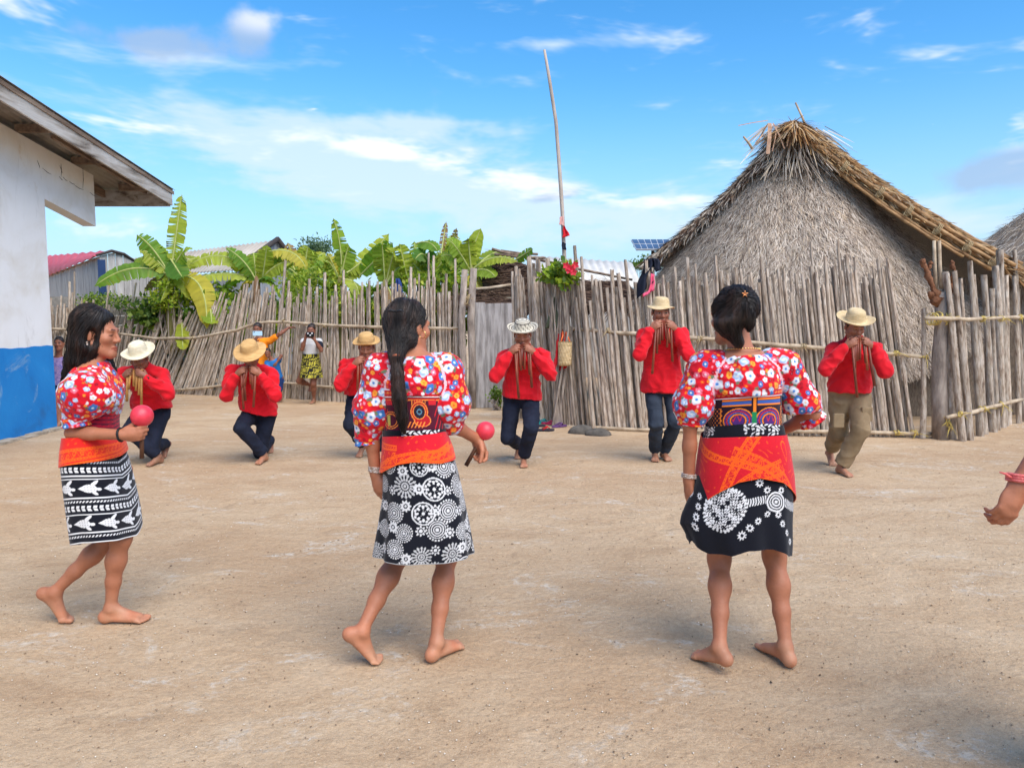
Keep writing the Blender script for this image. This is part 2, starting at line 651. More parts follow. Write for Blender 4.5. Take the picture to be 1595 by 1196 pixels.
# plinth roughness at the foot
mb = MB()
g_ = random.Random(5)
y = 5.0
while y < 9.6:
    l = g_.uniform(.12, .3)
    mb.box((WX + .05 + g_.uniform(-.02, .03), y, .0), (.16, l, g_.uniform(.03, .07)))
    y += l * .9
mb.build('foundation_edge', mat('rough_concrete', [(0.3, lin(140, 126, 108)), (0.7, lin(190, 176, 156))], nscale=9, rough=0.95, bump=0.5, bscale=40), bld)
# block joints cracking through the plaster near the eave
mb = MB()
for (ax_, ay_), (bx_, by_) in (((93, 258), (97, 270)), ((92, 275), (98, 281)), ((98, 276), (105, 282)), ((108, 283), (116, 287)), ((115, 288), (130, 296)), ((129, 262), (129, 294)), ((95, 255), (95, 276)), ((58, 250), (62, 262)), ((66, 262), (80, 272)), ((140, 300), (150, 306))):
    a, b = PX(ax_, ay_, WX + .002), PX(bx_, by_, WX + .002)
    mid = (a + b) / 2 + Vector((0, .01, -.012))
    mb = MB()
    mb.tube([a, mid, b], [.002, .004, .0015], 4)
    mb.build('plaster_crack', M_CRACK, bld)
# roof
BX = -5.27


def corrugated(x0, x1, y0, y1, zf, n, amp=.018, th=.006, along='y'):
    """ridges run along y, waves along x"""
    xs = np.linspace(x0, x1, n)
    V_, rows = [], []
    for off in (0, -th):
        for yy in (y0, y1):
            for i, x in enumerate(xs):
                V_.append((x, yy, zf(yy) + amp * math.sin(i * math.pi / 2) + off))
    F = []
    for i in range(n - 1):
        F.append((i, i + 1, n + i + 1, n + i))
        F.append((2 * n + i, 3 * n + i, 3 * n + i + 1, 2 * n + i + 1))
        F.append((n + i, n + i + 1, 3 * n + i + 1, 3 * n + i))
        F.append((i, 2 * n + i, 2 * n + i + 1, i + 1))
    F.append((0, n, 3 * n, 2 * n))
    F.append((n - 1, 3 * n - 1, 4 * n - 1, 2 * n - 1))
    return V_, F


for k, (xa, xb) in enumerate(((BX + .05, -7.2), (-7.12, -9.2), (-9.1, -11.2), (-11.1, -13.2))):
    V_, F = corrugated(xa, xb, 11.68, RY, lambda y, k=k: roof_z(y) + .004 * k, 80)
    obj('roof_sheet', make_mesh('roof_sheet', V_, F), M_SHEET, bld)
V_, F = corrugated(BX + .05, -13.2, RY, -3.6, lambda y: roof_z(RY) + (y - RY) * SL, 300)
obj('roof_sheet', make_mesh('roof_sheet', V_, F), M_SHEET, bld)
mb = MB()
mb.prism([(BX, 11.62, roof_z(11.62) - .02), (BX, RY, roof_z(RY) - .02), (BX, RY, roof_z(RY) - .22), (BX, 11.62, roof_z(11.62) - .25)], (.028, 0, 0))
mb.build('bargeboard', M_WEATHER, bld)
mb = MB()
mb.prism([(BX + .028, 11.66, roof_z(11.66) - .025), (BX + .028, 6.9, roof_z(6.9) - .025), (BX + .028, 6.9, roof_z(6.9) - .075), (BX + .028, 11.66, roof_z(11.66) - .075)], (.012, 0, 0))
mb.build('drip_strip', M_OLDBOARD, bld)
mb = MB()
mb.box((-9.2, 11.60, roof_z(11.6) - .145), (7.85, .03, .25))
mb.build('eave_fascia', M_WEATHER, bld)
for yy in (6.9, 7.95, 9.0, 10.12, 11.3):
    mb = MB()
    z = roof_z(yy) - .075
    mb.box(((WX + BX) / 2 - .02, yy, z), (BX - WX + .03, .06, .09))
    mb.build('lookout_beam', M_OLDBOARD, bld)
for xx in (-5.45, -5.66, -6.3, -7.2, -8.2):
    mb = MB()
    mb.prism([(xx, 11.58, roof_z(11.58) - .03), (xx, 9.3, roof_z(9.3) - .03), (xx, 9.3, roof_z(9.3) - .08 - (.06 if xx < -6 else 0)), (xx, 11.58, roof_z(11.58) - .08 - (.06 if xx < -6 else 0))], (.05, 0, 0))
    mb.build('rafter', M_OLDBOARD, bld)
mb = MB()
mb.box((-9.2, YE - .1, roof_z(YE) - .26), (6.6, .12, .22))
mb.build('porch_beam', M_OLDBOARD, bld)
# ================================================================== stick fences
M_STICK = mat('grey_cane_bark', [(0.28, lin(112, 92, 76)), (0.40, lin(168, 146, 126)), (0.52, lin(198, 180, 160)), (0.66, lin(220, 206, 190)), (0.82, lin(158, 128, 106))], nscale=1.6, detail=8, stretch=(.8, .8, 9), rough=0.9, rnd=0.26,
              bump=0.5, bscale=3.0, bstretch=(1.2, 1.2, 6), bdist=0.25)
M_TRUNK = mat('grey_trunk_bark', [(0.28, lin(96, 84, 76)), (0.5, lin(150, 136, 124)), (0.72, lin(182, 168, 154))], nscale=9, detail=9, stretch=(1.4, 1.4, .4), rough=0.95, bump=0.8, bscale=24, bstretch=(1.6, 1.6, .5), bdist=.02, rnd=.08)
M_RAIL = mat('pale_rail_pole', [(0.28, lin(128, 108, 88)), (0.5, lin(178, 158, 132)), (0.75, lin(206, 188, 162))], nscale=8, detail=7, rough=0.85, bump=0.4, bscale=30)
M_ROPE = mat('yellow_fibre_cord', [(0.3, lin(186, 156, 70)), (0.7, lin(222, 200, 120))], nscale=40, rough=0.9)
M_PALE_CORD = mat('pale_fibre_cord', [(0.3, lin(150, 128, 92)), (0.7, lin(190, 168, 128))], nscale=40, rough=0.9)
STICKS = []
for i in range(12):
    g_ = random.Random(40 + i)
    mb = MB()
    nn = 4
    pts = [Vector((g_.uniform(-.3, .3) * (0 if j == 0 else 1), g_.uniform(-.3, .3) * (0 if j == 0 else 1), j / nn)) for j in range(nn + 1)]
    rad = [1.0 * (1 - .28 * j / nn) * g_.uniform(.88, 1.12) for j in range(nn + 1)]
    vs, fs = [], []
    n6 = 6
    for j, p in enumerate(pts):
        for k in range(n6):
            a = 2 * math.pi * k / n6 + i
            vs.append((p.x + math.cos(a) * rad[j], p.y + math.sin(a) * rad[j], p.z + (g_.uniform(-.004, .004) if j in (nn,) else 0)))
    for j in range(nn):
        for k in range(n6):
            k2 = (k + 1) % n6
            fs.append((j * n6 + k, j * n6 + k2, (j + 1) * n6 + k2, (j + 1) * n6 + k))
    fs.append(tuple(nn * n6 + k for k in range(n6)))
    me = make_mesh('stick', vs, fs)
    me.materials.append(M_STICK)
    STICKS.append(me)


def add_stick(par, base, top, r, g, name='stick', m=None):
    base, top = Vector(base), Vector(top)
    d = top - base
    o = bpy.data.objects.new(name, g.choice(STICKS))
    COL.objects.link(o)
    o.parent = par
    o.location = base - world_loc(par)
    q = d.to_track_quat('Z', 'Y')
    o.rotation_mode = 'QUATERNION'
    from mathutils import Quaternion
    o.rotation_quaternion = q @ Quaternion((0, 0, 1), g.uniform(0, 6.28))
    o.scale = (r, r, d.length)
    return o


def interp(pts, x):
    xs = [p[0] for p in pts]
    return [float(np.interp(x, xs, [p[i] for p in pts])) for i in range(1, len(pts[0]))]


FBASE = {}


def fence(name, label, cat, base_pts, top_pts, spacing, rad, seed, jit=9, back=0.35, tall=0.06, name_stick='stick', leanpts=None, group=None):
    """base_pts: (px, py) at the ground; top_pts: (px, py_top, lean px); sticks stand every `spacing` metres"""
    g = random.Random(seed)
    A = G(base_pts[0][0], base_pts[0][1])
    par = empty(name, (A.x, A.y, 0), label, cat, group)
    FBASE[par.name] = base_pts
    px = base_pts[0][0]
    n = 0
    while px < base_pts[-1][0]:
        py = interp(base_pts, px)[0]
        B = G(px, py)
        tpy, lean = interp(top_pts, px)
        tpy += g.gauss(0, jit)
        if g.random() < tall:
            tpy -= g.uniform(15, 45)
        lay = g.random()
        dy = 0.0 if lay > back else g.uniform(.05, .11)
        b = B + Vector((g.uniform(-.012, .012), dy + g.uniform(-.02, .02), -.04))
        t = P(px + lean + g.gauss(0, 2.5), tpy, B.y + dy + g.uniform(-.02, .05))
        add_stick(par, b, t, rad * g.uniform(.72, 1.3), g, name_stick)
        n += 1
        step = spacing * g.uniform(.55, 1.4)
        px += step * FPX / (B.y + .1)
    return par


def rail(par, pts, r=.022, seed=1, name='rail', m=None):
    """pts (px,py,Y)"""
    g = random.Random(seed)
    P3 = []
    for q in pts:
        if par.name in FBASE:      # just in front of the sticks
            bp = FBASE[par.name]
            P3.append(P(q[0], q[1], G(q[0], interp(bp, q[0])[0]).y - .085))
        else:
            P3.append(P(*q))
    out = []
    for a, b in zip(P3[:-1], P3[1:]):
        for k in range(4):
            out.append(a.lerp(b, k / 4) + Vector((0, 0, g.uniform(-.006, .006))))
    out.append(P3[-1])
    mb = MB()
    mb.tube(out, [r * g.uniform(.85, 1.15) for _ in out], 7)
    return mb.build(name, m or M_RAIL, par, True)


def lashing(par, px, py, Y, r=.035, seed=1, m=None, ends=3, size=.10):
    g = random.Random(seed)
    if par.name in FBASE:
        Y = G(px, interp(FBASE[par.name], px)[0]).y - .085
    c = P(px, py, Y)
    mb = MB()
    for k in range(4):
        ax = Vector((1, g.uniform(-.3, .3), g.uniform(-.5, .5)))
        torus0(mb, c + Vector((g.uniform(-.03, .03), 0, 0)), ax, r * g.uniform(.95, 1.15), .0045)
    for k in range(ends):
        d = Vector((g.uniform(-1, 1), -.4, g.uniform(-1, .5))).normalized() * size * g.uniform(.5, 1.4)
        mb.tube([c + Vector((0, -r, 0)), c + Vector((0, -r - .015, 0)) + d * .5, c + Vector((0, -r - .01, -.02)) + d], [.004, .0035, .0025], 4)
    return mb.build('lashing', m or M_ROPE, par, True)


def torus0(mb, c, axis, R_, r_, n=12, m=4):
    ax = Vector(axis).normalized()
    u = ax.orthogonal().normalized()
    v = ax.cross(u)
    pts = [Vector(c) + (u * math.cos(a) + v * math.sin(a)) * R_ for a in np.linspace(0, 2 * math.pi, n + 1)]
    mb.tube(pts, r_, m, cap=False)


# ---- long fence at the back (left)
fL = fence('stick_fence', 'long leaning stick fence in front of the banana plants', 'fence',
           [(56, 606), (200, 609), (330, 616), (440, 620), (560, 627), (722, 634)],
           [(70, 478, 4), (140, 482, 10), (190, 486, 34), (250, 490, 55), (300, 480, 50), (340, 462, 34), (400, 459, 18), (470, 469, 6), (530, 457, 0), (600, 450, -3), (660, 446, 2), (722, 450, 2)],
           .0295, .0255, 3, jit=11, tall=.07, back=.4)
rail(fL, [(60, 512, 14.05), (150, 515, 13.95), (240, 527, 13.7), (300, 527, 13.5), (370, 514, 13.1), (400, 503, 12.95), (440, 501, 12.85), (520, 507, 12.5), (640, 511, 12.05), (722, 511, 11.7)], .026, 1)
rail(fL, [(250, 610, 13.75), (350, 600, 13.2), (440, 596, 12.85), (520, 603, 12.5), (620, 607, 12.1), (722, 610, 11.7)], .024, 2)
for k, (x, y, Y) in enumerate(((440, 500, 12.83), (505, 507, 12.5), (520, 600, 12.45), (600, 510, 12.15), (390, 596, 13.0), (300, 526, 13.45))):
    lashing(fL, x, y, Y, .03, k, M_PALE_CORD)
# ---- plank gate with its posts
gate = empty('plank_gate', P(768, 632, 11.75) * Vector((1, 1, 0)) if False else (G(768, 633).x, G(768, 633).y, 0), 'grey weathered plank gate closing the gap in the fence', 'gate')
M_PLANK = mat('grey_weathered_plank', [(0.28, lin(94, 88, 84)), (0.46, lin(136, 130, 126)), (0.62, lin(168, 162, 158)), (0.8, lin(118, 110, 104))], nscale=6, detail=9, stretch=(3, 3, .35), rough=0.9, bump=0.5, bscale=22, bstretch=(3, 3, .25), rnd=.12)
for k, (xa, xb, yt) in enumerate(((738, 756.5, 471), (755.5, 783, 473), (782, 810, 472))):
    Yg = 11.66
    a, b = P(xa, 633, Yg), P(xb, 633, Yg)
    t_ = P(xa, yt, Yg)
    mb = MB()
    w_ = b.x - a.x
    mb.prism([(a.x, Yg + .01 * k, 0.0), (b.x, Yg + .01 * k, 0.0), (b.x - .004, Yg + .01 * k, t_.z + .01 * (k % 2)), (a.x + .003, Yg + .01 * k, t_.z)], (0, .028, 0))
    mb.build('plank', M_PLANK, gate)
for px, yt, r in ((722, 420, .058), (736, 418, .062)):
    mb = MB()
    b, t_ = G(px, 634), P(px + 2, yt, 11.62)
    mb.tube([(b.x, 11.60, -.05), (b.x + .01, 11.60, .7), (b.x - .012, 11.61, 1.4), (t_.x, 11.62, t_.z)], [r, r * .95, r * .97, r * .85], 10)
    mb.build('gate_post', M_TRUNK, gate, True)
lashing(gate, 729, 467, 11.53, .08, 4, M_PALE_CORD, 1)
# ---- fence in front of the thatched hut
fM = fence('stick_fence', 'tall stick fence standing right in front of the thatched hut', 'fence',
           [(800, 650), (845, 655), (900, 663), (960, 669), (1100, 675), (1250, 678), (1425, 680)],
           [(800, 445, -6), (812, 418, -12), (850, 426, -16), (880, 434, -18), (930, 444, -20), (960, 458, -20), (1000, 450, -18), (1060, 434, -16), (1120, 428, -18), (1180, 436, -24), (1240, 440, -26), (1300, 434, -24), (1360, 428, -26), (1425, 432, -40)],
           .029, .0255, 8, jit=15, tall=.06, back=.35)
rail(fM, [(862, 509, 10.0), (940, 516, 9.55), (1010, 521, 9.3), (1100, 528, 9.12), (1250, 540, 9.0), (1445, 556, 8.9)], .024, 3)
rail(fM, [(828, 660, 10.0), (900, 665, 9.72), (960, 668, 9.45), (1100, 671, 9.15), (1250, 672, 9.04), (1475, 676, 8.88)], .022, 4)
for k, (x, y, Y) in enumerate(((945, 515, 9.5), (1090, 527, 9.1), (1250, 539, 8.97), (1395, 550, 8.9), (1440, 556, 8.86), (1425, 674, 8.86), (1300, 672, 8.98), (1395, 674, 8.9))):
    lashing(fM, x, y, Y, .03, 20 + k, M_ROPE if k > 2 else M_PALE_CORD)
g_ = random.Random(77)
for (bx, by, tx, ty, r) in ((1437, 682, 1440, 480, .035), (1000, 671, 975, 405, .03), (925, 668, 905, 400, .028), (870, 660, 852, 402, .04), (845, 657, 832, 430, .035)):
    B = G(bx, by)
    add_stick(fM, B, P(tx, ty, B.y + .02), r, g_)
# ---- forked trunk post
post = empty('forked_tree_post', G(1466, 683), 'thick forked trunk with rusty bark growths ending the fence', 'tree post')
B = G(1466, 683)
Yp = B.y
pt = [B + Vector((0, 0, -.05)), P(1464, 620, Yp), P(1463, 560, Yp), P(1468, 500, Yp), P(1468, 455, Yp)]
mb = MB()
mb.tube(pt, [.098, .088, .082, .078, .085], 14)
mb.build('trunk', M_TRUNK, post, True)
M_RUST = mat('rust_brown_bark', [(0.3, lin(92, 60, 42)), (0.55, lin(136, 92, 66)), (0.8, lin(160, 122, 96))], nscale=16, detail=8, rough=1.0, bump=1.0, bscale=30, bdist=.03)
for arms in (((1464, 468, .06), (1452, 446, .036), (1445, 424, .028), (1438, 410, .036), (1436, 404, .03)), ((1472, 462, .05), (1482, 440, .028), (1486, 420, .024), (1481, 406, .028)), ((1462, 474, .06), (1452, 462, .045), (1447, 455, .03)), ((1444, 422, .02), (1450, 412, .022), (1449, 407, .016))):
    mb = MB()
    pts = [P(a, b, Yp - .02) for a, b, r in arms]
    pp, rr = [], []
    for i in range(len(pts) - 1):
        for q in range(4):
            pp.append(pts[i].lerp(pts[i + 1], q / 4) + Vector((g_.uniform(-.012, .012), g_.uniform(-.012, .012), 0)))
            rr.append((arms[i][2] * (1 - q / 4) + arms[i + 1][2] * q / 4) * g_.uniform(.65, 1.3))
    pp.append(pts[-1])
    rr.append(arms[-1][2] * .5)
    mb.tube(pp, rr, 9)
    mb.build('limb', M_RUST, post, True)
for tx in (1455, 1463):
    mb = MB()
    mb.tube([P(tx + 3, 450, Yp - .01), P(tx + 1, 410, Yp), P(tx, 375, Yp)], [.022, .02, .019], 7)
    mb.build('split_stake', M_RAIL, post, True)
for k, (x, y) in enumerate(((1462, 496), (1474, 497), (1452, 497), (1470, 655), (1474, 663))):
    lashing(post, x, y, Yp - .05, .07 if k < 3 else .06, 50 + k, M_ROPE, 5, .09)
# ---- thick-pole fence at the far right
fR = fence('pole_fence', 'fence of thick grey poles with yellow cord at the edge of the yard', 'fence',
           [(1484, 686), (1510, 686), (1550, 672), (1600, 655), (1680, 640)],
           [(1484, 430, -10), (1505, 415, -26), (1540, 418, -22), (1560, 432, -12), (1600, 415, -10), (1680, 400, -8)], .064, .042, 15, jit=12, tall=.08, name_stick='pole')
rail(fR, [(1440, 496, 8.75), (1480, 497, 8.8), (1530, 497, 9.1), (1600, 493, 9.75), (1690, 490, 10.4)], .024, 5)
rail(fR, [(1474, 651, 8.72), (1520, 640, 9.0), (1592, 622, 9.7)], .024, 6)
for k, (x, y, Y) in enumerate(((1530, 497, 9.05), (1560, 496, 9.3), (1588, 494, 9.6), (1495, 645, 8.8), (1530, 637, 9.0), (1560, 630, 9.3))):
    lashing(fR, x, y, Y, .034, 70 + k, M_ROPE, 4)
# ================================================================== thatched hut
M_THATCH = mat('thatch_straw', [(0.3, (.82, .82, .82)), (0.7, (1.1, 1.1, 1.1))], nscale=6, attr=True, rough=0.95, spec=0.1)
M_THATCH_BED = mat('thatch_bed', [(0.3, lin(100, 86, 74)), (0.7, lin(160, 144, 126))], nscale=30, detail=8, stretch=(2, 2, .5), rough=1.0, bump=0.8, bscale=60, bdist=.03)
M_BAMBOO = mat('golden_cane', [(0.3, lin(112, 80, 50)), (0.55, lin(168, 128, 84)), (0.75, lin(198, 162, 116))], nscale=5, detail=7, rough=0.6, bump=0.2, bscale=40, rnd=.15)


def blade_mesh(name, pos, dirs, nor, L, Wd, col, curl=0.25):
    n = len(pos)
    dirs = dirs / np.linalg.norm(dirs, axis=1)[:, None]
    side = np.cross(dirs, nor)
    side /= np.linalg.norm(side, axis=1)[:, None] + 1e-9
    L, Wd = L[:, None], Wd[:, None]
    p0 = pos
    p1 = pos + dirs * L * .55 + nor * L * .10 * curl
    p2 = pos + dirs * L - nor * L * .10 * curl + nor * L * .05
    V_ = np.stack([p0 - side * Wd / 2, p0 + side * Wd / 2, p1 - side * Wd / 2, p1 + side * Wd / 2, p2 - side * Wd * .15, p2 + side * Wd * .15], 1).reshape(-1, 3)
    b = np.arange(n)[:, None] * 6
    F = np.concatenate([b + np.array([[0, 1, 3, 2]]), b + np.array([[2, 3, 5, 4]])])
    C = np.repeat(col, 6, 0)
    return make_mesh(name, V_, F, C, smooth=False)


GREYS = np.array([lin(*q) for q in ((204, 190, 174), (186, 170, 154), (218, 206, 190), (166, 150, 134), (138, 122, 108), (198, 178, 152), (100, 86, 74))])
STRAW = np.array([lin(*q) for q in ((196, 158, 110), (176, 134, 88), (150, 110, 72), (210, 178, 134), (118, 84, 58), (168, 146, 120))])
BROWN = np.array([lin(*q) for q in ((92, 70, 58), (70, 54, 46), (112, 88, 72), (58, 44, 38), (128, 104, 86))])


def pick(pal, n, g, p=None):
    return pal[g.choice(len(pal), n, p=p)] * g.uniform(.85, 1.12, (n, 1))


hut = empty('thatched_hut', (4.6, 11.5, 0), 'large thatched hut with steep grey palm roof and golden cane verge', 'hut')
g = np.random.default_rng(5)
# front hipped slope
top_l, top_r = np.array(P(1196, 224, 11.45)), np.array(P(1270, 228, 11.25))
keys_b = [np.array(P(974, 486, 12.1)), np.array(P(1090, 575, 10.6)), np.array(P(1260, 590, 10.05)), np.array(P(1420, 575, 10.0)), np.array(P(1580, 505, 10.55))]


def bez(kp, s):
    s = np.asarray(s)[:, None]
    n = len(kp) - 1
    return sum(math.comb(n, i) * s ** i * (1 - s) ** (n - i) * kp[i] for i in range(n + 1))


kb = [keys_b[0], np.array(P(1060, 640, 9.75)), np.array(P(1260, 620, 9.75)), np.array(P(1440, 640, 9.75)), keys_b[4]]


def front(s, t):
    a = top_l[None] * (1 - s[:, None]) + top_r[None] * s[:, None]
    b = bez(kb, s)
    tt = t[:, None]
    p = a * (1 - tt) + b * tt
    sag = np.sin(np.pi * t) * .16
    bulge = .10 * np.sin(3 * np.pi * s + .6) * t + .06 * np.sin(7 * s + 5 * t)
    p[:, 1] += sag * .6 - bulge * .8 - .25 * np.sin(np.pi * s) * np.sin(np.pi * t)
    p[:, 2] -= sag * .25
    return p


nr, nc = 50, 70
ss, tt = np.meshgrid(np.linspace(0, 1, nc), np.linspace(0, 1, nr))
fv = front(ss.ravel(), tt.ravel())
fo = obj('front_slope', make_mesh('front_slope', fv, rings_to_faces(nr, nc, False)), M_THATCH_BED, hut)
n = 64000
s_ = g.random(n)
t_ = np.sqrt(g.random(n)) * .97
pos = front(s_, t_)
e = 1e-3
ds = front(np.clip(s_ + e, 0, 1), t_) - front(np.clip(s_ - e, 0, 1), t_)
dt = front(s_, t_ + e) - pos
nor = np.cross(dt, ds)
nor /= np.linalg.norm(nor, axis=1)[:, None]
nor *= np.sign(-nor[:, 1:2] + 1e-6)
dt /= np.linalg.norm(dt, axis=1)[:, None]
ds /= np.linalg.norm(ds, axis=1)[:, None]
ang = g.normal(0, .42, n) + .35 * wav(pos, 2.4, 8)
dr = dt * np.cos(ang)[:, None] + ds * np.sin(ang)[:, None] + nor * g.uniform(-.05, .10, n)[:, None]
col = pick(GREYS, n, g, [.2, .22, .12, .18, .12, .08, .08])
col *= (.93 + .20 * wav(pos, 1.6, 12) + .10 * np.sin(s_ * 95 + 3 * np.sin(t_ * 7) + 2 * np.sin(s_ * 23)))[:, None]
col *= np.array([1.0, .965, .93])
L = g.uniform(.05, .17, n)
W_ = g.uniform(.004, .009, n)
o = obj('thatch_leaves', blade_mesh('thatch_leaves', pos + nor * g.uniform(.005, .03, n)[:, None], dr, nor, L, W_, col), M_THATCH, hut)
o['kind'] = 'stuff'
# main roof: two slabs meeting at the ridge, running back
ridge_f = np.array(P(1236, 196, 11.1))
back = nrm((.42, 1, 0)) * 4.2
eave_r, eave_l = np.array(P(1610, 436, 10.15)), np.array(P(1010, 406, 12.0))
for nm, ev in (('roof_slope', eave_r), ('roof_slope', eave_l)):
    a, b = ridge_f, ev
    nn = nrm(np.cross(back, b - a))
    nn = nn if nn[2] > 0 else -nn
    mb = MB()
    th = .13 if ev is eave_r else .06
    kpts = []
    for q in np.linspace(0, 1, 14):
        kpts.append(a * (1 - q) + b * q + np.array([0, 0, -.10 * math.sin(math.pi * q)]))
    top = [Vector(k_ + nn * th * .4) for k_ in kpts]
    bot = [Vector(k_ - nn * th) for k_ in kpts][::-1]
    mb.prism(top + bot, Vector(back))
    mb.build(nm, M_THATCH_BED, hut)
    m_ = 5200
    q = g.random(m_)
    w_ = g.random(m_) ** 2.2
    base = a[None] * (1 - q[:, None]) + b[None] * q[:, None] + back[None] * w_[:, None] + np.array([0, 0, -.10])[None] * np.sin(np.pi * q)[:, None] + nn[None] * (th * .4)
    dn = nrm(b - a)
    dirs = dn[None] + g.normal(0, .16, (m_, 3)) + np.array(-nrm(back))[None] * (g.uniform(-.1, .55, m_) * (w_ < .08))[:, None] + nn[None] * g.uniform(0, .16, m_)[:, None]
    cc = pick(STRAW if ev is eave_r else np.concatenate([GREYS, STRAW[:3]]), m_, g) * .82
    o = obj('verge_straw', blade_mesh('verge_straw', base, dirs, np.tile(nn, (m_, 1)), g.uniform(.10, .26, m_), g.uniform(.007, .018, m_), cc), M_THATCH, hut)
    o['kind'] = 'stuff'
    # ragged ends showing on the front face of the slab
    m_ = 3200
    q = g.random(m_)
    base = a[None] * (1 - q[:, None]) + b[None] * q[:, None] + np.array([0, 0, -.10])[None] * np.sin(np.pi * q)[:, None] + nn[None] * g.uniform(-th * .9, th * .5, m_)[:, None] + np.array([0, -.05, 0])[None] * g.random((m_, 1))
    dirs = dn[None] * g.uniform(.4, 1, (m_, 1)) + np.array([0, -.35, -.15])[None] + g.normal(0, .15, (m_, 3))
    cc = pick(STRAW if ev is eave_r else np.concatenate([GREYS, BROWN]), m_, g) * .9
    o = obj('verge_straw', blade_mesh('verge_straw', base, dirs, np.tile([0, -1., 0], (m_, 1)), g.uniform(.08, .28, m_), g.uniform(.008, .02, m_), cc), M_THATCH, hut)
    o['kind'] = 'stuff'


def cane(a, b, r, parent, m, seed):
    gg = random.Random(seed)
    a, b = Vector(a), Vector(b)
    L_ = (b - a).length
    nseg = max(3, int(L_ / .42))
    pts, rad = [], []
    for k in range(nseg * 3 + 1):
        f = k / (nseg * 3)
        pts.append(a.lerp(b, f) + Vector((0, 0, -.10 * math.sin(math.pi * f))) + Vector((gg.uniform(-.006, .006), 0, gg.uniform(-.006, .006))))
        rad.append(r * (1.10 if k % 3 == 0 else .95) * (1 - .2 * f))
    mb = MB()
    mb.tube(pts, rad, 8)
    return mb.build('cane_pole', m, parent, True)


for k, (o1, o2, r, dy) in enumerate((((1248, 207), (1566, 416), .032, -.02), ((1256, 206), (1582, 414), .034, .0), ((1252, 220), (1545, 421), .028, .03), ((1264, 204), (1592, 412), .032, .06), ((1244, 214), (1500, 400), .024, .07))):
    cane(P(o1[0], o1[1], 11.02 + dy), P(o2[0], o2[1], 10.10 + dy), r, hut, M_BAMBOO, k)
cane(P(1217, 206, 11.15), P(1016, 404, 12.0), .026, hut, M_RAIL, 10)
for k, f in enumerate((.2, .38, .52, .66, .8, .92)):
    a = P(1252, 214, 10.95).lerp(P(1570, 420, 10.0), f) + Vector((0, -.04, -.10 * math.sin(math.pi * f)))
    mb = MB()
    for j in range(3):
        torus0(mb, a + Vector((.02 * j, 0, -.01 * j)), (1, -.2, -.62), .075, .006)
    mb.tube([a, a + Vector((.05, -.03, -.08)), a + Vector((.03, -.02, -.2))], [.005, .005, .003], 4)
    mb.build('lashing', M_PALE_CORD, hut, True)
# ridge cap: bundle of dry palm leaf, hanging strips and stray sticks
m_ = 900
cap = np.array(P(1236, 198, 10.98))
aa = g.uniform(0, 2 * np.pi, m_)
rr = g.random(m_) ** .5
pos = cap[None] + np.stack([np.cos(aa) * .16 * rr, np.sin(aa) * .2 * rr + .05, .12 * (1 - rr ** 2) - .02], 1)
dirs = np.stack([np.cos(aa) * 1.0, np.sin(aa) * .5, -.75 + g.normal(0, .3, m_)], 1) + g.normal(0, .22, (m_, 3))
o = obj('ridge_cap', blade_mesh('ridge_cap', pos, dirs, np.tile([0, -.3, .9], (m_, 1)), g.uniform(.12, .42, m_), g.uniform(.01, .028, m_), pick(STRAW, m_, g)), M_THATCH, hut)
o['kind'] = 'stuff'
for (ax_, ay_, bx_, by_, wd) in ((1199, 192, 1196, 240, .055), (1204, 192, 1222, 232, .02), (1210, 196, 1203, 236, .014), (1230, 196, 1226, 228, .02), (1196, 188, 1150, 196, .012), (1188, 210, 1176, 224, .015)):
    a, b = P(ax_, ay_, 10.85), P(bx_, by_, 10.83)
    mb = MB()
    d = (b - a)
    sd = d.cross(Vector((0, 1, 0))).normalized() * wd / 2
    md = a.lerp(b, .5) + Vector((0, -.03, 0))
    mb.add([a - sd, a + sd, md - sd, md + sd, b - sd, b + sd, a + Vector((0, .004, 0))], [(0, 1, 3, 2), (2, 3, 5, 4)])
    mb.build('palm_strip', mat('dry_palm_strip', [(0.3, lin(170, 132, 108)), (0.7, lin(206, 170, 140))], nscale=20, rough=.9), hut)
for (ax_, ay_, bx_, by_, r) in ((1258, 205, 1239, 160, .018), (1172, 232, 1158, 213, .02), (1205, 205, 1225, 196, .02)):
    mb = MB()
    mb.tube([P(ax_, ay_, 10.95), P((ax_ + bx_) / 2 + 1, (ay_ + by_) / 2, 10.93), P(bx_, by_, 10.9)], [r, r * .9, r * .7], 7)
    mb.build('stray_stick', M_RAIL, hut, True)
# loose fronds fanning out just below the peak
m_ = 420
q = g.random(m_)
pos = top_l[None] * (1 - q[:, None]) + top_r[None] * q[:, None] + np.stack([g.normal(0, .1, m_), -.10 - .15 * g.random(m_), g.uniform(-.2, .25, m_)], 1)
dirs = np.stack([(q - .5) * 2.2 + g.normal(0, .25, m_), -.5 * np.ones(m_), -.9 * np.ones(m_)], 1)
o = obj('peak_fronds', blade_mesh('peak_fronds', pos, dirs, np.tile([0, -.8, .5], (m_, 1)), g.uniform(.25, .6, m_), g.uniform(.01, .02, m_), pick(GREYS, m_, g)), M_THATCH, hut)
o['kind'] = 'stuff'
# dim wall of canes under the hut eave, behind the fence gap
mb = MB()
mb.prism([P(1370, 690, 10.6) * Vector((1, 1, 0)), P(1640, 690, 10.9) * Vector((1, 1, 0)), P(1640, 690, 10.9) * Vector((1, 1, 0)) + Vector((0, 0, 2.0)), P(1370, 690, 10.6) * Vector((1, 1, 0)) + Vector((0, 0, 2.0))], (.0, .08, 0))
mb.build('cane_wall', M_THATCH_BED, hut)

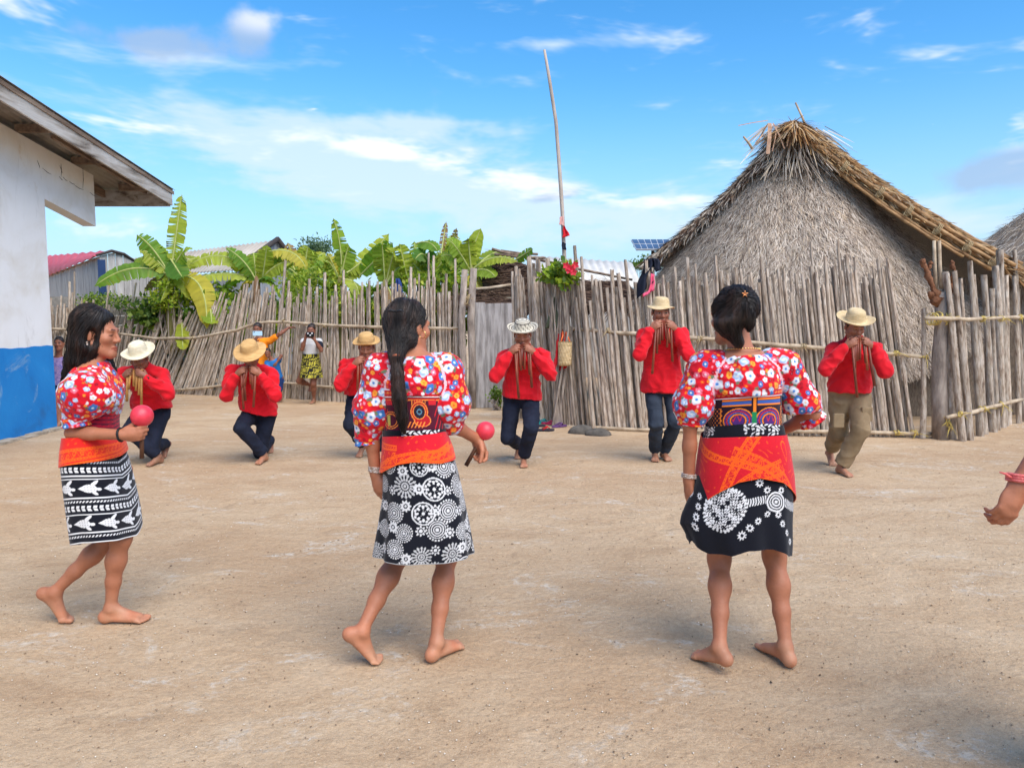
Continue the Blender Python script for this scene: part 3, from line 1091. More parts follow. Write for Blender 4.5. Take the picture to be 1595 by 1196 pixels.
# ---- neighbouring thatched roof at the right edge
h2 = empty('thatched_hut', (13.0, 17.5, 0), 'far thatched hut showing only its grey roof beside the cane verge', 'hut')
apex = np.array(P(1690, 262, 17.5))
mb = MB()
m_ = 28
vs = [tuple(apex)]
rb = 3.6
for k in range(m_):
    a = 2 * math.pi * k / m_
    vs.append((apex[0] + rb * math.cos(a), apex[1] + rb * math.sin(a), 1.9))
mb.add(vs, [(0, 1 + k, 1 + (k + 1) % m_) for k in range(m_)])
mb.build('roof', M_THATCH_BED, h2, True)
mb = MB()
for k in range(m_):
    a = 2 * math.pi * k / m_
    mb.tube([(apex[0] + (rb - .5) * math.cos(a), apex[1] + (rb - .5) * math.sin(a), 0), (apex[0] + (rb - .5) * math.cos(a), apex[1] + (rb - .5) * math.sin(a), 2.2)], .12, 5)
mb.build('wall', M_TRUNK, h2)
nb = 7000
aa, tq = g.uniform(0, 2 * np.pi, nb), np.sqrt(g.random(nb))
base = apex[None] * (1 - tq[:, None]) + tq[:, None] * np.stack([apex[0] + rb * np.cos(aa), apex[1] + rb * np.sin(aa), np.full(nb, 1.9)], 1)
dn = np.stack([rb * np.cos(aa), rb * np.sin(aa), np.full(nb, 1.9 - apex[2])], 1)
dn /= np.linalg.norm(dn, axis=1)[:, None]
nn = np.stack([np.cos(aa) * .6, np.sin(aa) * .6, np.full(nb, .8)], 1)
o = obj('thatch_leaves', blade_mesh('thatch_leaves', base + nn * .02, dn + g.normal(0, .3, (nb, 3)), nn, g.uniform(.15, .4, nb), g.uniform(.01, .025, nb), pick(GREYS, nb, g)), M_THATCH, h2)
o['kind'] = 'stuff'

# ---- low dark palm roof behind the gate
h3 = empty('thatched_shelter', (.6, 13.5, 0), 'low shelter with sagging dark brown palm roof behind the plank gate', 'shelter')
c = [np.array(P(700, 478, 12.5)), np.array(P(1010, 478, 12.0)), np.array(P(975, 432, 13.6)), np.array(P(778, 394, 14.4))]


def shel(s, t):
    s, t = s[:, None], t[:, None]
    p = (c[3] * (1 - s) + c[2] * s) * (1 - t) + (c[0] * (1 - s) + c[1] * s) * t
    p[:, 2] -= (.16 * np.sin(np.pi * s) * np.sin(np.pi * t) + .22 * np.sin(np.pi * s * .9) * (1 - t))[:, 0]
    return p


ss, tt = np.meshgrid(np.linspace(0, 1, 24), np.linspace(0, 1, 16))
obj('roof', make_mesh('roof', shel(ss.ravel(), tt.ravel()), rings_to_faces(16, 24, False)), mat('dark_thatch_bed', [(0.3, lin(52, 42, 36)), (0.7, lin(88, 70, 58))], nscale=20, rough=1, bump=.6, bscale=40, bdist=.03), h3)
nb = 7000
s_, t_ = g.random(nb), g.random(nb)
pos = shel(s_, t_)
dn = nrm((c[0] + c[1] - c[2] - c[3]))
nn = nrm(np.cross(c[1] - c[0], c[3] - c[0]))
nn = nn if nn[2] > 0 else -nn
dirs = np.array([-.75, -.3, -.35])[None] + g.normal(0, .25, (nb, 3)) + nn[None] * g.uniform(0, .2, (nb, 1))
o = obj('thatch_leaves', blade_mesh('thatch_leaves', pos + nn * .02, dirs, np.tile(nn, (nb, 1)), g.uniform(.15, .45, nb), g.uniform(.01, .022, nb), pick(BROWN, nb, g)), M_THATCH, h3)
o['kind'] = 'stuff'
for k, (a, b) in enumerate((((720, 452), (806, 442)), ((738, 466), (800, 464)), ((770, 396), (850, 402)), ((766, 388), (812, 398)), ((780, 391), (838, 396)), ((820, 400), (985, 436)))):
    mb = MB()
    mb.tube([P(a[0], a[1], 12.7 + .25 * k), P((a[0] + b[0]) / 2, (a[1] + b[1]) / 2 + 1.5, 12.7 + .25 * k), P(b[0], b[1], 12.65 + .25 * k)], [.03, .028, .022], 6)
    mb.build('roof_batten', M_RAIL if k < 2 else M_OLDBOARD, h3, True)
for px in (715, 812, 905, 990):
    mb = MB()
    p_ = P(px, 475, 12.6)
    mb.tube([(p_.x, p_.y, 0), (p_.x, p_.y, p_.z)], .05, 6)
    mb.build('support_post', M_TRUNK, h3, True)
# ================================================================== banana plants and shrubs behind the fence
M_BANANA = mat('banana_leaf', [(0.3, (.86, .88, .8)), (0.7, (1.1, 1.08, 1.0))], nscale=7, detail=5, attr=True, rough=0.5, spec=0.4, trans=0.5, bump=.2, bscale=60)
M_BSTEM = mat('banana_stem', [(0.3, lin(92, 84, 48)), (0.5, lin(134, 128, 74)), (0.75, lin(110, 80, 54))], nscale=6, stretch=(2, 2, .5), rough=0.75, bump=.3, bscale=30)
M_DRYSTEM = mat('dry_banana_stem', [(0.3, lin(100, 74, 54)), (0.7, lin(150, 118, 88))], nscale=9, stretch=(2, 2, .5), rough=0.9, bump=.5, bscale=40)
GRN = [np.array(lin(*q)) for q in ((112, 150, 48), (146, 172, 56), (90, 132, 50), (170, 182, 64), (194, 182, 66), (158, 126, 86))]


def banana_leaf(par, pts, width, seed, hue=0, tear=.5, fold=.35, tilt=0.0):
    """pts: world points base..tip of the midrib; width: half-blade width in metres"""
    gg = random.Random(seed)
    pts = [np.array(p, float) for p in pts]
    n = 36
    kp = np.array(pts)
    tk = np.linspace(0, 1, len(kp))
    ts = np.linspace(0, 1, n)
    if len(kp) > 2:
        mid = np.stack([np.interp(ts, tk, kp[:, i]) for i in range(3)], 1)
        for _ in range(4):
            mid[1:-1] = (mid[:-2] + 2 * mid[1:-1] + mid[2:]) / 4
    else:
        mid = kp[0][None] * (1 - ts[:, None]) + kp[1][None] * ts[:, None]
    V_, F, C = [], [], []
    col = GRN[hue]
    view = nrm(mid[n // 2] - np.array([0, 0, CAM_H]))
    for i in range(n):
        t = ts[i]
        tg = nrm(mid[min(i + 1, n - 1)] - mid[max(i - 1, 0)])
        up = np.array([0, 0, 1.0]) * (1 - tilt) - view * tilt
        sd = np.cross(tg, up)
        sd = nrm(sd) if np.linalg.norm(sd) > .15 else nrm(np.cross(tg, -view))
        no = np.cross(sd, tg)
        no = no if no[2] > 0 or abs(tg[2]) > .8 else -no
        w_ = width * (max(0, math.sin(math.pi * min(1, (t * .93 + .05))))) ** .55 * (1.0 if t < .93 else max(.05, (1 - t) / .07))
        if t < .06:
            w_ *= .25
        wl = w_ * gg.uniform(.93, 1.04)
        wr = w_ * gg.uniform(.93, 1.04)
        dr = fold + .10 * math.sin(i * 1.7 + seed) + gg.uniform(-.06, .06)
        V_ += [mid[i] - sd * wl - no * wl * dr, mid[i] - sd * wl * .12 - no * wl * dr * .06, mid[i] + no * .006, mid[i] + sd * wr * .12 - no * wr * dr * .06, mid[i] + sd * wr - no * wr * dr]
        edge = 1.0 if hue >= 4 else gg.uniform(.92, 1.18)
        yel = np.array(lin(196, 170, 70))
        e_ = .3 if gg.random() < .3 and hue < 4 else 0
        sh = gg.uniform(.8, 1.2)
        C += [col * edge * (1 - e_) + yel * e_, col * sh, np.array(lin(190, 196, 110)), col * sh * gg.uniform(.9, 1.1), col * edge]
    for i in range(n - 1):
        for k in range(4):
            F.append((i * 5 + k, i * 5 + k + 1, (i + 1) * 5 + k + 1, (i + 1) * 5 + k))
    # torn blade: open slits between neighbouring strips
    V_, C = list(V_), list(C)
    out = []
    for fi, f in enumerate(F):
        k = fi % 4
        if k in (0, 3) and gg.random() < tear * .55:
            i = fi // 4
            outer = [f[0], f[3]] if k == 0 else [f[1], f[2]]
            o2 = outer[1]
            nv = np.array(V_[o2]) * .35 + np.array(V_[outer[0]]) * .65 - np.array([0, 0, gg.uniform(0, .06)])
            V_.append(nv)
            C.append(C[o2])
            out.append(tuple(len(V_) - 1 if q == o2 else q for q in f))
        else:
            out.append(f)
    o = obj('leaf', make_mesh('leaf', V_, out, np.array(C)), M_BANANA, par)
    mb = MB()
    mb.tube([Vector(mid[i]) for i in range(0, n, 3)], [.016 * (1 - .8 * i / n) + .003 for i in range(0, n, 3)], 5, cap=False)
    mb.build('midrib', mat('banana_midrib', [(0.3, lin(150, 160, 84)), (0.7, lin(184, 186, 116))], nscale=8, rough=.6), o, True)
    return o


def banana(px, crown_y, Y, label, leaves, seed, stem_r=.09, dry=False):
    base = P(px, crown_y, Y)
    par = empty('banana_plant', (base.x, Y, 0), label, 'banana plant', 'banana plants behind the fence')
    gg = random.Random(seed)
    mb = MB()
    mb.tube([(base.x + .05, Y, -.05), (base.x + .03, Y, base.z * .4), (base.x - .02, Y, base.z * .75), (base.x, Y, base.z), (base.x, Y, base.z + .12)], [stem_r * 1.25, stem_r * 1.1, stem_r, stem_r * .8, stem_r * .4], 10)
    mb.build('stem', M_DRYSTEM if dry else M_BSTEM, par, True)
    extra = []
    for k in range(6):
        a_ = gg.uniform(-1.1, 1.1)
        ln = gg.uniform(50, 86)
        tx, ty = px + math.sin(a_) * ln * .8, crown_y - math.cos(a_) * ln * .8 + abs(a_) * 10
        extra.append(dict(tip=(tx, ty), mid=(px + math.sin(a_) * ln * .5, crown_y - math.cos(a_) * ln * .5 - 4), w=gg.uniform(11, 16), h=gg.choice([1, 1, 3, 3, 3]), tear=.3, tilt=.5, dy=gg.uniform(-.3, .6)))
    for k, lf in enumerate(list(leaves) + extra):
        tip, wd = lf['tip'], lf['w']
        b = P(*(lf.get('base', (px, crown_y)) + (Y,)))
        e_ = P(tip[0], tip[1], Y + lf.get('dy', gg.uniform(-.4, .4)))
        pts = [b]
        if 'mid' in lf:
            pts.append(P(lf['mid'][0], lf['mid'][1], (Y + e_.y) / 2))
        pts.append(e_)
        if len(pts) == 3:      # smooth bezier through the middle point
            c_ = pts[1] * 2 - (pts[0] + pts[2]) * .5
            pts = [pts[0] * (1 - q) ** 2 + c_ * 2 * q * (1 - q) + pts[2] * q * q for q in np.linspace(0, 1, 9)]
        banana_leaf(par, pts, wd * 1.12 / FPX * Y, seed * 31 + k, lf.get('h', 0), lf.get('tear', .35), lf.get('fold', .35), lf.get('tilt', .0))
    return par


D = dict
banana(264, 428, 14.3, 'banana plant with one tall serrated upright leaf beside the roof corner', [
    D(tip=(283, 303), base=(268, 412), w=12, h=3, tear=.9, tilt=.9, dy=.1), D(tip=(213, 366), mid=(238, 388), w=14, h=0, tilt=.7, dy=-.2), D(tip=(147, 446), mid=(205, 418), w=15, h=0, tear=.3, dy=-.4, tilt=.55),
    D(tip=(284, 432), base=(266, 404), w=15, h=2, tilt=.8, dy=-.5), D(tip=(322, 512), base=(276, 430), mid=(312, 446), w=16, h=4, tilt=.7, dy=-.6), D(tip=(250, 470), mid=(262, 440), w=10, h=3, dy=-.3),
    D(tip=(300, 470), mid=(285, 438), w=12, h=3, dy=-.2), D(tip=(330, 505), base=(325, 448), w=15, h=1, tilt=.9, dy=-.7), D(tip=(285, 545), base=(283, 498), w=9, h=3, tilt=.9, dy=-.75), D(tip=(240, 475), base=(262, 440), w=11, h=2, dy=-.2), D(tip=(225, 455), mid=(245, 432), w=10, h=5, dy=.3)], 1)
banana(400, 440, 14.6, 'banana plant with brown shaggy stem and arching yellowed leaves', [
    D(tip=(294, 414), base=(388, 418), mid=(340, 398), w=14, h=3, tear=.5, tilt=.5), D(tip=(352, 386), mid=(380, 408), w=12, h=0, tilt=.6), D(tip=(416, 382), base=(408, 440), w=12, h=3, tilt=.9), D(tip=(300, 436), base=(392, 432), mid=(345, 426), w=12, h=3, tilt=.4),
    D(tip=(440, 395), mid=(420, 410), w=14, h=0, tilt=.6), D(tip=(478, 420), base=(410, 395), mid=(452, 392), w=13, h=4, tear=.8, tilt=.4), D(tip=(370, 470), mid=(380, 440), w=12, h=4), D(tip=(440, 470), mid=(425, 440), w=12, h=1), D(tip=(345, 455), mid=(370, 432), w=12, h=1), D(tip=(430, 440), mid=(415, 430), w=10, h=2)], 2, .08, True)
banana(470, 440, 15.2, 'banana plant with a split orange leaf beside the dark gable', [
    D(tip=(448, 378), base=(468, 425), w=11, h=5, tear=.8, tilt=.6), D(tip=(506, 398), mid=(490, 412), w=12, h=0, tilt=.5), D(tip=(452, 480), base=(492, 420), mid=(468, 448), w=18, h=1, tilt=.7, dy=-.6), D(tip=(430, 425), mid=(450, 418), w=12, h=2, tilt=.5), D(tip=(520, 450), mid=(498, 436), w=12, h=2), D(tip=(480, 385), w=9, h=3, tilt=.7)], 3, .07)
banana(530, 438, 14.2, 'banana plant with a tall pointed leaf topping the others', [
    D(tip=(519, 340), base=(531, 432), mid=(530, 385), w=10, h=1, tear=.4, tilt=.9), D(tip=(606, 364), base=(540, 425), mid=(570, 402), w=13, h=3, tear=.7, tilt=.7), D(tip=(612, 378), base=(560, 430), mid=(590, 400), w=14, h=0, tilt=.8, dy=-.3), D(tip=(548, 400), base=(535, 440), w=11, h=2, tilt=.7), D(tip=(500, 470), mid=(515, 440), w=13, h=2), D(tip=(560, 470), mid=(552, 440), w=12, h=3, dy=-.3), D(tip=(510, 395), mid=(520, 415), w=12, h=4, tear=.8, tilt=.6)], 4)
banana(600, 446, 13.9, 'banana plant with broad rounded leaf arching over the fence', [
    D(tip=(622, 380), base=(636, 440), mid=(628, 405), w=14, h=3, tilt=.9), D(tip=(578, 420), base=(632, 412), mid=(606, 402), w=12, h=3, tear=.3, tilt=.5), D(tip=(650, 430), mid=(628, 428), w=12, h=1), D(tip=(575, 455), mid=(590, 444), w=12, h=0), D(tip=(612, 480), mid=(608, 455), w=13, h=5, dy=-.3), D(tip=(640, 460), mid=(622, 440), w=14, h=0)], 5)
banana(668, 440, 14.0, 'banana plant with glossy curled leaf in front of two dead leaves', [
    D(tip=(645, 376), base=(652, 436), w=10, h=1, tilt=.9), D(tip=(682, 392), base=(648, 380), mid=(668, 378), w=12, h=0, tear=.15, tilt=.45), D(tip=(646, 405), base=(672, 420), mid=(660, 396), w=14, h=2, tilt=.6), D(tip=(700, 425), mid=(684, 405), w=13, h=1, tilt=.5), D(tip=(640, 450), mid=(652, 440), w=12, h=3), D(tip=(690, 465), mid=(682, 445), w=12, h=1, dy=-.2)], 6)
banana(698, 430, 14.3, 'banana plant with two withered upright leaves', [
    D(tip=(695, 345), base=(687, 395), w=5, h=5, tear=.9, tilt=.9), D(tip=(711, 355), base=(700, 400), w=5, h=5, tear=.9, tilt=.9), D(tip=(722, 420), mid=(710, 412), w=12, h=1, tilt=.5), D(tip=(670, 410), mid=(684, 404), w=11, h=2, tilt=.5), D(tip=(712, 470), mid=(706, 445), w=12, h=2)], 7, .06)
banana(734, 424, 13.2, 'banana plant with bright upright leaf above the gate posts', [
    D(tip=(749, 356), base=(728, 424), mid=(736, 390), w=12, h=3, tear=.1, tilt=.92, dy=0), D(tip=(806, 408), base=(738, 418), mid=(772, 401), w=11, h=3, tear=.25, tilt=.4, dy=-.3), D(tip=(830, 388), base=(802, 406), w=8, h=0, tilt=.7, dy=-.3), D(tip=(772, 432), base=(736, 424), mid=(756, 420), w=12, h=1, tilt=.5, dy=-.3), D(tip=(745, 450), base=(736, 426), w=12, h=4, dy=-.2), D(tip=(700, 440), base=(732, 426), mid=(716, 424), w=11, h=0, dy=-.1)], 8, .06)


# ---- small-leaved shrubs
M_LEAF = mat('shrub_leaf', [(0.3, (.86, .88, .8)), (0.7, (1.1, 1.08, 1.0))], nscale=5, attr=True, rough=0.55, spec=0.35, trans=0.45)


def shrub(name, label, cat, px, py, Y, rx, rz, n, seed, cols, leaf=(.05, .022), group=None, stems=5, ry=None):
    """leafy crown: small folded leaves in clumps along twigs"""
    gg = np.random.default_rng(seed)
    c = np.array(P(px, py, Y))
    par = empty(name, (c[0], Y, 0), label, cat, group)
    mb = MB()
    tips = []
    ry = ry or rx * .7
    for k in range(stems * 4):
        d = nrm(gg.normal(size=3)) * gg.random() ** .33
        e_ = c + d * np.array([rx, ry, rz])
        tips.append(e_)
        if k < stems * 2:
            mid = (np.array([c[0], Y, 0]) * .35 + e_ * .65) + gg.normal(0, .05, 3)
            mb.tube([(c[0] + gg.normal(0, .05), Y, -.03), mid, e_], [.02, .012, .004], 5, cap=False)
    mb.build('trunk', M_TRUNK, par, True)
    tips = np.array(tips)
    q = tips[gg.integers(0, len(tips), n)] + gg.normal(0, 1, (n, 3)) * np.array([rx, ry, rz]) * .22
    dirs = gg.normal(size=(n, 3)) + np.array([0, -.3, .2])
    nor = gg.normal(size=(n, 3)) * .6 + np.array([0, -.4, .8])
    nor /= np.linalg.norm(nor, axis=1)[:, None]
    cc = np.array(cols)[gg.integers(0, len(cols), n)] * gg.uniform(.75, 1.2, (n, 1))
    dirs /= np.linalg.norm(dirs, axis=1)[:, None]
    side = np.cross(dirs, nor)
    side /= np.linalg.norm(side, axis=1)[:, None] + 1e-9
    L, W_ = gg.uniform(.7, 1.3, (n, 1)) * leaf[0], gg.uniform(.7, 1.3, (n, 1)) * leaf[1]
    V_ = np.stack([q, q + dirs * L * .5 - side * W_, q + dirs * L, q + dirs * L * .5 + side * W_], 1).reshape(-1, 3)
    F = (np.arange(n)[:, None] * 4 + np.array([[0, 1, 2, 3]]))
    o = obj('crown', make_mesh('crown', V_, F, np.repeat(cc, 4, 0)), M_LEAF, par)
    return par


YG = [lin(142, 168, 50), lin(164, 182, 60), lin(120, 150, 46), lin(184, 190, 74), lin(104, 134, 44)]
DG = [lin(88, 118, 48), lin(110, 138, 56), lin(72, 100, 44), lin(132, 152, 68)]
shrub('leafy_shrub', 'feathery light green shrub filling the gap between banana stems', 'shrub', 488, 442, 14.0, .55, .45, 1500, 1, YG, (.10, .02), 'shrubs behind the fence')
shrub('leafy_shrub', 'small yellowish shrub with hanging fruit bunch under the serrated banana leaf', 'shrub', 262, 458, 14.2, .35, .32, 1100, 2, YG[:4], (.07, .025), 'shrubs behind the fence')
shrub('leafy_shrub', 'bright bush poking through the fence near the gate posts', 'shrub', 690, 450, 13.2, .5, .4, 1100, 3, YG, (.12, .03), 'shrubs behind the fence')
shrub('leafy_shrub', 'low round bush against the grey plank shed', 'shrub', 165, 470, 15.0, .5, .18, 1000, 4, DG + YG[:2], (.05, .02), 'shrubs behind the fence')
shrub('leafy_shrub', 'dark green bush at the foot of the serrated banana plant', 'shrub', 245, 488, 14.6, .5, .25, 800, 5, DG, (.12, .04), 'shrubs behind the fence')
shrub('leafy_shrub', 'pale bush behind the fence where the cloths hang', 'shrub', 580, 470, 13.9, .6, .3, 900, 6, YG, (.12, .035), 'shrubs behind the fence')
shrub('leafy_shrub', 'yellow-green bush behind the boy in orange', 'shrub', 350, 470, 14.6, .7, .25, 800, 7, YG + DG[:1], (.12, .04), 'shrubs behind the fence')
for k_, (px_, py_, Y_, rx_, rz_, n_, pal_, lab_) in enumerate(((320, 520, 15.2, 1.1, .45, 1200, DG, 'dense low hedge bush behind the strongly leaning part of the fence'), (450, 505, 15.0, 1.1, .45, 1200, DG, 'dense low hedge bush behind the girl in white'),
        (570, 500, 14.8, 1.0, .45, 1200, DG, 'dense low hedge bush behind the hanging cloths'), (680, 495, 14.4, .9, .45, 1200, DG, 'dense low hedge bush beside the gate posts'))):
    shrub('hedge_bush', lab_, 'bush', px_, py_, Y_, rx_, rz_, n_, 40 + k_, YG, (.18, .07), 'shrubs behind the fence')
shrub('tree', 'distant bluish-green treetop rising over the dark gable', 'tree', 483, 388, 24.0, .65, .42, 2200, 8, [lin(96, 122, 96), lin(80, 106, 80), lin(120, 142, 110)], (.10, .022))
shrub('tree', 'distant low treetop peeking out beside the solar panel', 'tree', 1008, 410, 24.0, .55, .22, 900, 9, DG, (.10, .03))
shrub('leafy_weed', 'small leafy weed at the foot of the plank gate', 'weed', 776, 615, 11.4, .12, .16, 260, 10, DG, (.05, .018), stems=4)
# ================================================================== houses behind and things on the fence
M_REDROOF = mat('red_roof_sheet', [(0.3, lin(176, 62, 66)), (0.7, lin(204, 92, 96))], nscale=3, detail=6, rough=0.55, bump=.1)
M_GREYPLANK = mat('pale_grey_plank', [(0.28, lin(126, 120, 114)), (0.5, lin(170, 164, 156)), (0.75, lin(198, 192, 184))], nscale=4, detail=8, stretch=(3, 3, .4), rough=0.9, bump=.4, bscale=20, bstretch=(3, 3, .3), rnd=.16)
M_NAVYBOARD = flat('navy_board', lin(34, 58, 96), rough=.7, bump=.2)
M_BLOCK = mat('concrete_block', [(0.3, lin(112, 106, 98)), (0.7, lin(152, 146, 136))], nscale=14, detail=8, rough=.95, bump=.5, bscale=60, rnd=.12)
M_PALEROOF = mat('pale_roof_sheet', [(0.3, lin(196, 190, 178)), (0.7, lin(222, 216, 206))], nscale=1.5, detail=7, rough=.7)
M_DARKGAP = flat('dark_boards', lin(70, 62, 58), rough=.95)

shed = empty('plank_shed', (-8.5, 15.5, 0), 'grey plank shed with red metal roof and navy corner board', 'shed')
_c = P(155, 399, 16.2)
zc = _c.z
C0 = Vector((_c.x, 16.2, 0))
_y = (zc - 1.4) * FPX / 66.0
C1 = Vector(((76 - CX) / FPX * _y, _y, 0))
C2 = Vector((P(240, 450, 17.4).x, 17.4, 0))
d = (C1 - C0)
nb = 16
for k in range(nb):
    a, b = C0 + d * (k / nb), C0 + d * ((k + .96) / nb)
    mb = MB()
    mb.prism([a + Vector((0, 0, .9)), b + Vector((0, 0, .9)), b + Vector((0, 0, zc)), a + Vector((0, 0, zc))], (.03 + .006 * (k % 3), .02, 0))
    mb.build('plank', M_GREYPLANK, shed)
d2 = (C2 - C0)
tops = [zc, P(174, 393, 16.5).z, P(192, 398, 16.8).z, P(209, 408, 17.1).z, P(236, 430, 17.4).z]
for k in range(7):
    f0, f1 = k / 7, (k + .94) / 7
    a, b = C0 + d2 * f0, C0 + d2 * f1
    za, zb = float(np.interp(f0, [0, .25, .5, .75, 1], tops)), float(np.interp(f1, [0, .25, .5, .75, 1], tops))
    mb = MB()
    mb.prism([a + Vector((0, 0, .9)), b + Vector((0, 0, .9)), b + Vector((0, 0, zb)), a + Vector((0, 0, za))], (-.02, .03 + .005 * (k % 2), 0))
    mb.build('plank', M_GREYPLANK, shed)
mb = MB()
mb.box((C0.x + .04, C0.y - .01, (zc + 1.3) / 2 - .05), (.15, .03, zc - 1.35), Matrix.Rotation(.5, 3, 'Z'))
mb.build('corner_board', M_NAVYBOARD, shed)
mb = MB()
r0, r1 = P(148, 399, 16.0), P(66, 433, _y)
u0, u1 = P(176, 390, 17.4), P(66, 399, _y + 3)
n = 40
vs, fs = [], []
for k in range(n):
    f = k / (n - 1)
    w_ = .02 * math.sin(k * math.pi / 2)
    vs += [r0.lerp(r1, f) + Vector((0, 0, w_)), u0.lerp(u1, f) + Vector((0, 0, w_))]
for k in range(n - 1):
    fs.append((2 * k, 2 * k + 1, 2 * k + 3, 2 * k + 2))
mb.add(vs, fs)
o = mb.build('roof_sheet', M_REDROOF, shed, True)
md = o.modifiers.new('thick', 'SOLIDIFY')
md.thickness = .012
mb = MB()
vs = [P(150, 398, 16.1), P(174, 391, 16.4), P(193, 396, 16.7), P(211, 408, 17.0)]
mb.tube(vs, [.03, .035, .035, .03], 6)
mb.build('roof_edge', M_DARKGAP, shed, True)

# low concrete block wall under the shed
bw = empty('block_wall', (-8.9, 15.6, 0), 'low grey concrete block wall below the plank shed', 'wall')
zt = P(150, 462, 15.5).z
row = 0
z = zt
while z > .9:
    x = -10.8 + (.2 if row % 2 else 0)
    while x < -7.0:
        mb = MB()
        mb.box((x + .195, 15.5 + .12 * (x + 10.8) * .3, z - .095), (.385, .14, .185))
        mb.build('block', M_BLOCK, bw)
        x += .4
    z -= .2
    row += 1
mb = MB()
mb.box((-8.9, 15.8, .45), (3.8, .2, .9))
mb.build('footing', M_BLOCK, bw)

# long grey house
gh = empty('house', (-9, 21, 0), 'long house with pale grey corrugated roof and dark gable behind banana leaves', 'house')
ra, rb = P(196, 404, 23.0), P(432, 374, 18.5)
ea, eb = P(188, 432, 21.0), P(372, 420, 16.8)
n = 160
vs, fs = [], []
for k in range(n):
    f = k / (n - 1)
    w_ = .02 * math.sin(k * math.pi / 2)
    vs += [ra.lerp(rb, f) + Vector((0, 0, w_)), ea.lerp(eb, f) + Vector((0, 0, w_))]
fs = [(2 * k, 2 * k + 1, 2 * k + 3, 2 * k + 2) for k in range(n - 1)]
o = obj('roof_sheet', make_mesh('roof_sheet', vs, fs), mat('grey_beige_roof', [(0.3, lin(164, 152, 136)), (0.55, lin(190, 178, 162)), (0.8, lin(206, 198, 184))], nscale=1.2, detail=8, rough=.8), gh)
o.modifiers.new('thick', 'SOLIDIFY').thickness = .015
mb = MB()
ec = P(470, 428, 19.5)
mb.prism([eb + Vector((0, 0, -.05)), rb + Vector((0, 0, -.05)), ec, Vector((ec.x, ec.y, 0)), Vector((eb.x, eb.y, 0))], (-.1, .1, 0))
mb.build('gable_wall', mat('blue_grey_boards', [(0.3, lin(120, 124, 128)), (0.7, lin(158, 160, 162))], nscale=4, stretch=(3, 3, .4), rough=.9), gh)
mb = MB()
mb.prism([Vector((ea.x, ea.y, 0)), Vector((eb.x, eb.y, 0)), eb + Vector((0, 0, -.06)), ea + Vector((0, 0, -.06))], (0, .12, 0))
mb.build('side_wall', M_GREYPLANK, gh)
for a, b in ((eb, rb), (rb, ec)):
    mb = MB()
    mb.tube([a + Vector((.05, -.1, 0)), a.lerp(b, .5) + Vector((.05, -.1, .04)), b + Vector((.05, -.1, .02))], .06, 6)
    mb.build('verge_board', M_DARKGAP, gh, True)
mb = MB()
mb.prism([rb + Vector((0, 0, .02)), ec + Vector((.15, 0, .05)), ec + Vector((-1.5, 4, .0)), rb + Vector((-1.7, 4, .0))], (0, 0, -.03))
mb.build('roof_sheet', M_SHEET, gh)

# pale roof behind the shelter
ph = empty('house', (2.5, 20, 0), 'low house with off-white sheet roof behind the hibiscus', 'house')
a, b, c_, d_ = P(822, 398, 20.5), P(985, 409, 19.5), P(1002, 448, 17.5), P(830, 446, 18.0)
n = 60
vs = []
for k in range(n):
    f = k / (n - 1)
    w_ = .02 * math.sin(k * math.pi / 2)
    vs += [a.lerp(b, f) + Vector((0, 0, w_)), d_.lerp(c_, f) + Vector((0, 0, w_))]
o = obj('roof_sheet', make_mesh('roof_sheet', vs, [(2 * k, 2 * k + 1, 2 * k + 3, 2 * k + 2) for k in range(n - 1)]), M_PALEROOF, ph)
o.modifiers.new('thick', 'SOLIDIFY').thickness = .015
mb = MB()
mb.prism([Vector((d_.x, d_.y + .1, 0)), Vector((c_.x, c_.y + .1, 0)), c_ + Vector((0, .1, -.04)), d_ + Vector((0, .1, -.04))], (0, .15, 0))
mb.build('wall', M_GREYPLANK, ph)

# solar panel on a pole
sp = empty('solar_panel', (P(1015, 400, 13.5).x, 13.5, 0), 'tilted solar panel on a thin pole beside the hut roof', 'solar panel')
c0, c1, c2, c3 = P(991, 388, 13.3), P(1046, 388, 13.3), P(1042, 373, 13.9), P(983, 373, 13.9)
mb = MB()
nn = (c1 - c0).cross(c3 - c0).normalized()
nn = nn if nn.z > 0 else -nn
mb.prism([c0, c1, c2, c3], nn * -.03)
mb.build('frame', flat('panel_frame', lin(206, 210, 214), rough=.4, metal=.3), sp)
for i in range(6):
    for j in range(2):
        def q(u, v):
            return (c0 * (1 - u) + c1 * u) * (1 - v) + (c3 * (1 - u) + c2 * u) * v + nn * .004
        u0, u1, v0, v1 = (i + .08) / 6, (i + .94) / 6, (j + .08) / 2, (j + .93) / 2
        mb = MB()
        mb.prism([q(u0, v0), q(u1, v0), q(u1, v1), q(u0, v1)], nn * .002)
        mb.build('cell', flat('solar_cell', lin(74, 92, 118), rough=.25, spec=.6), sp)
mb = MB()
pp = P(1017, 381, 13.6)
mb.tube([(pp.x, 13.6, 0), (pp.x, 13.6, pp.z - .02)], .03, 8)
mb.tube([c0.lerp(c3, .5) - nn * .04, c1.lerp(c2, .5) - nn * .04], .015, 6)
mb.build('pole', M_DARKGAP, sp, True)

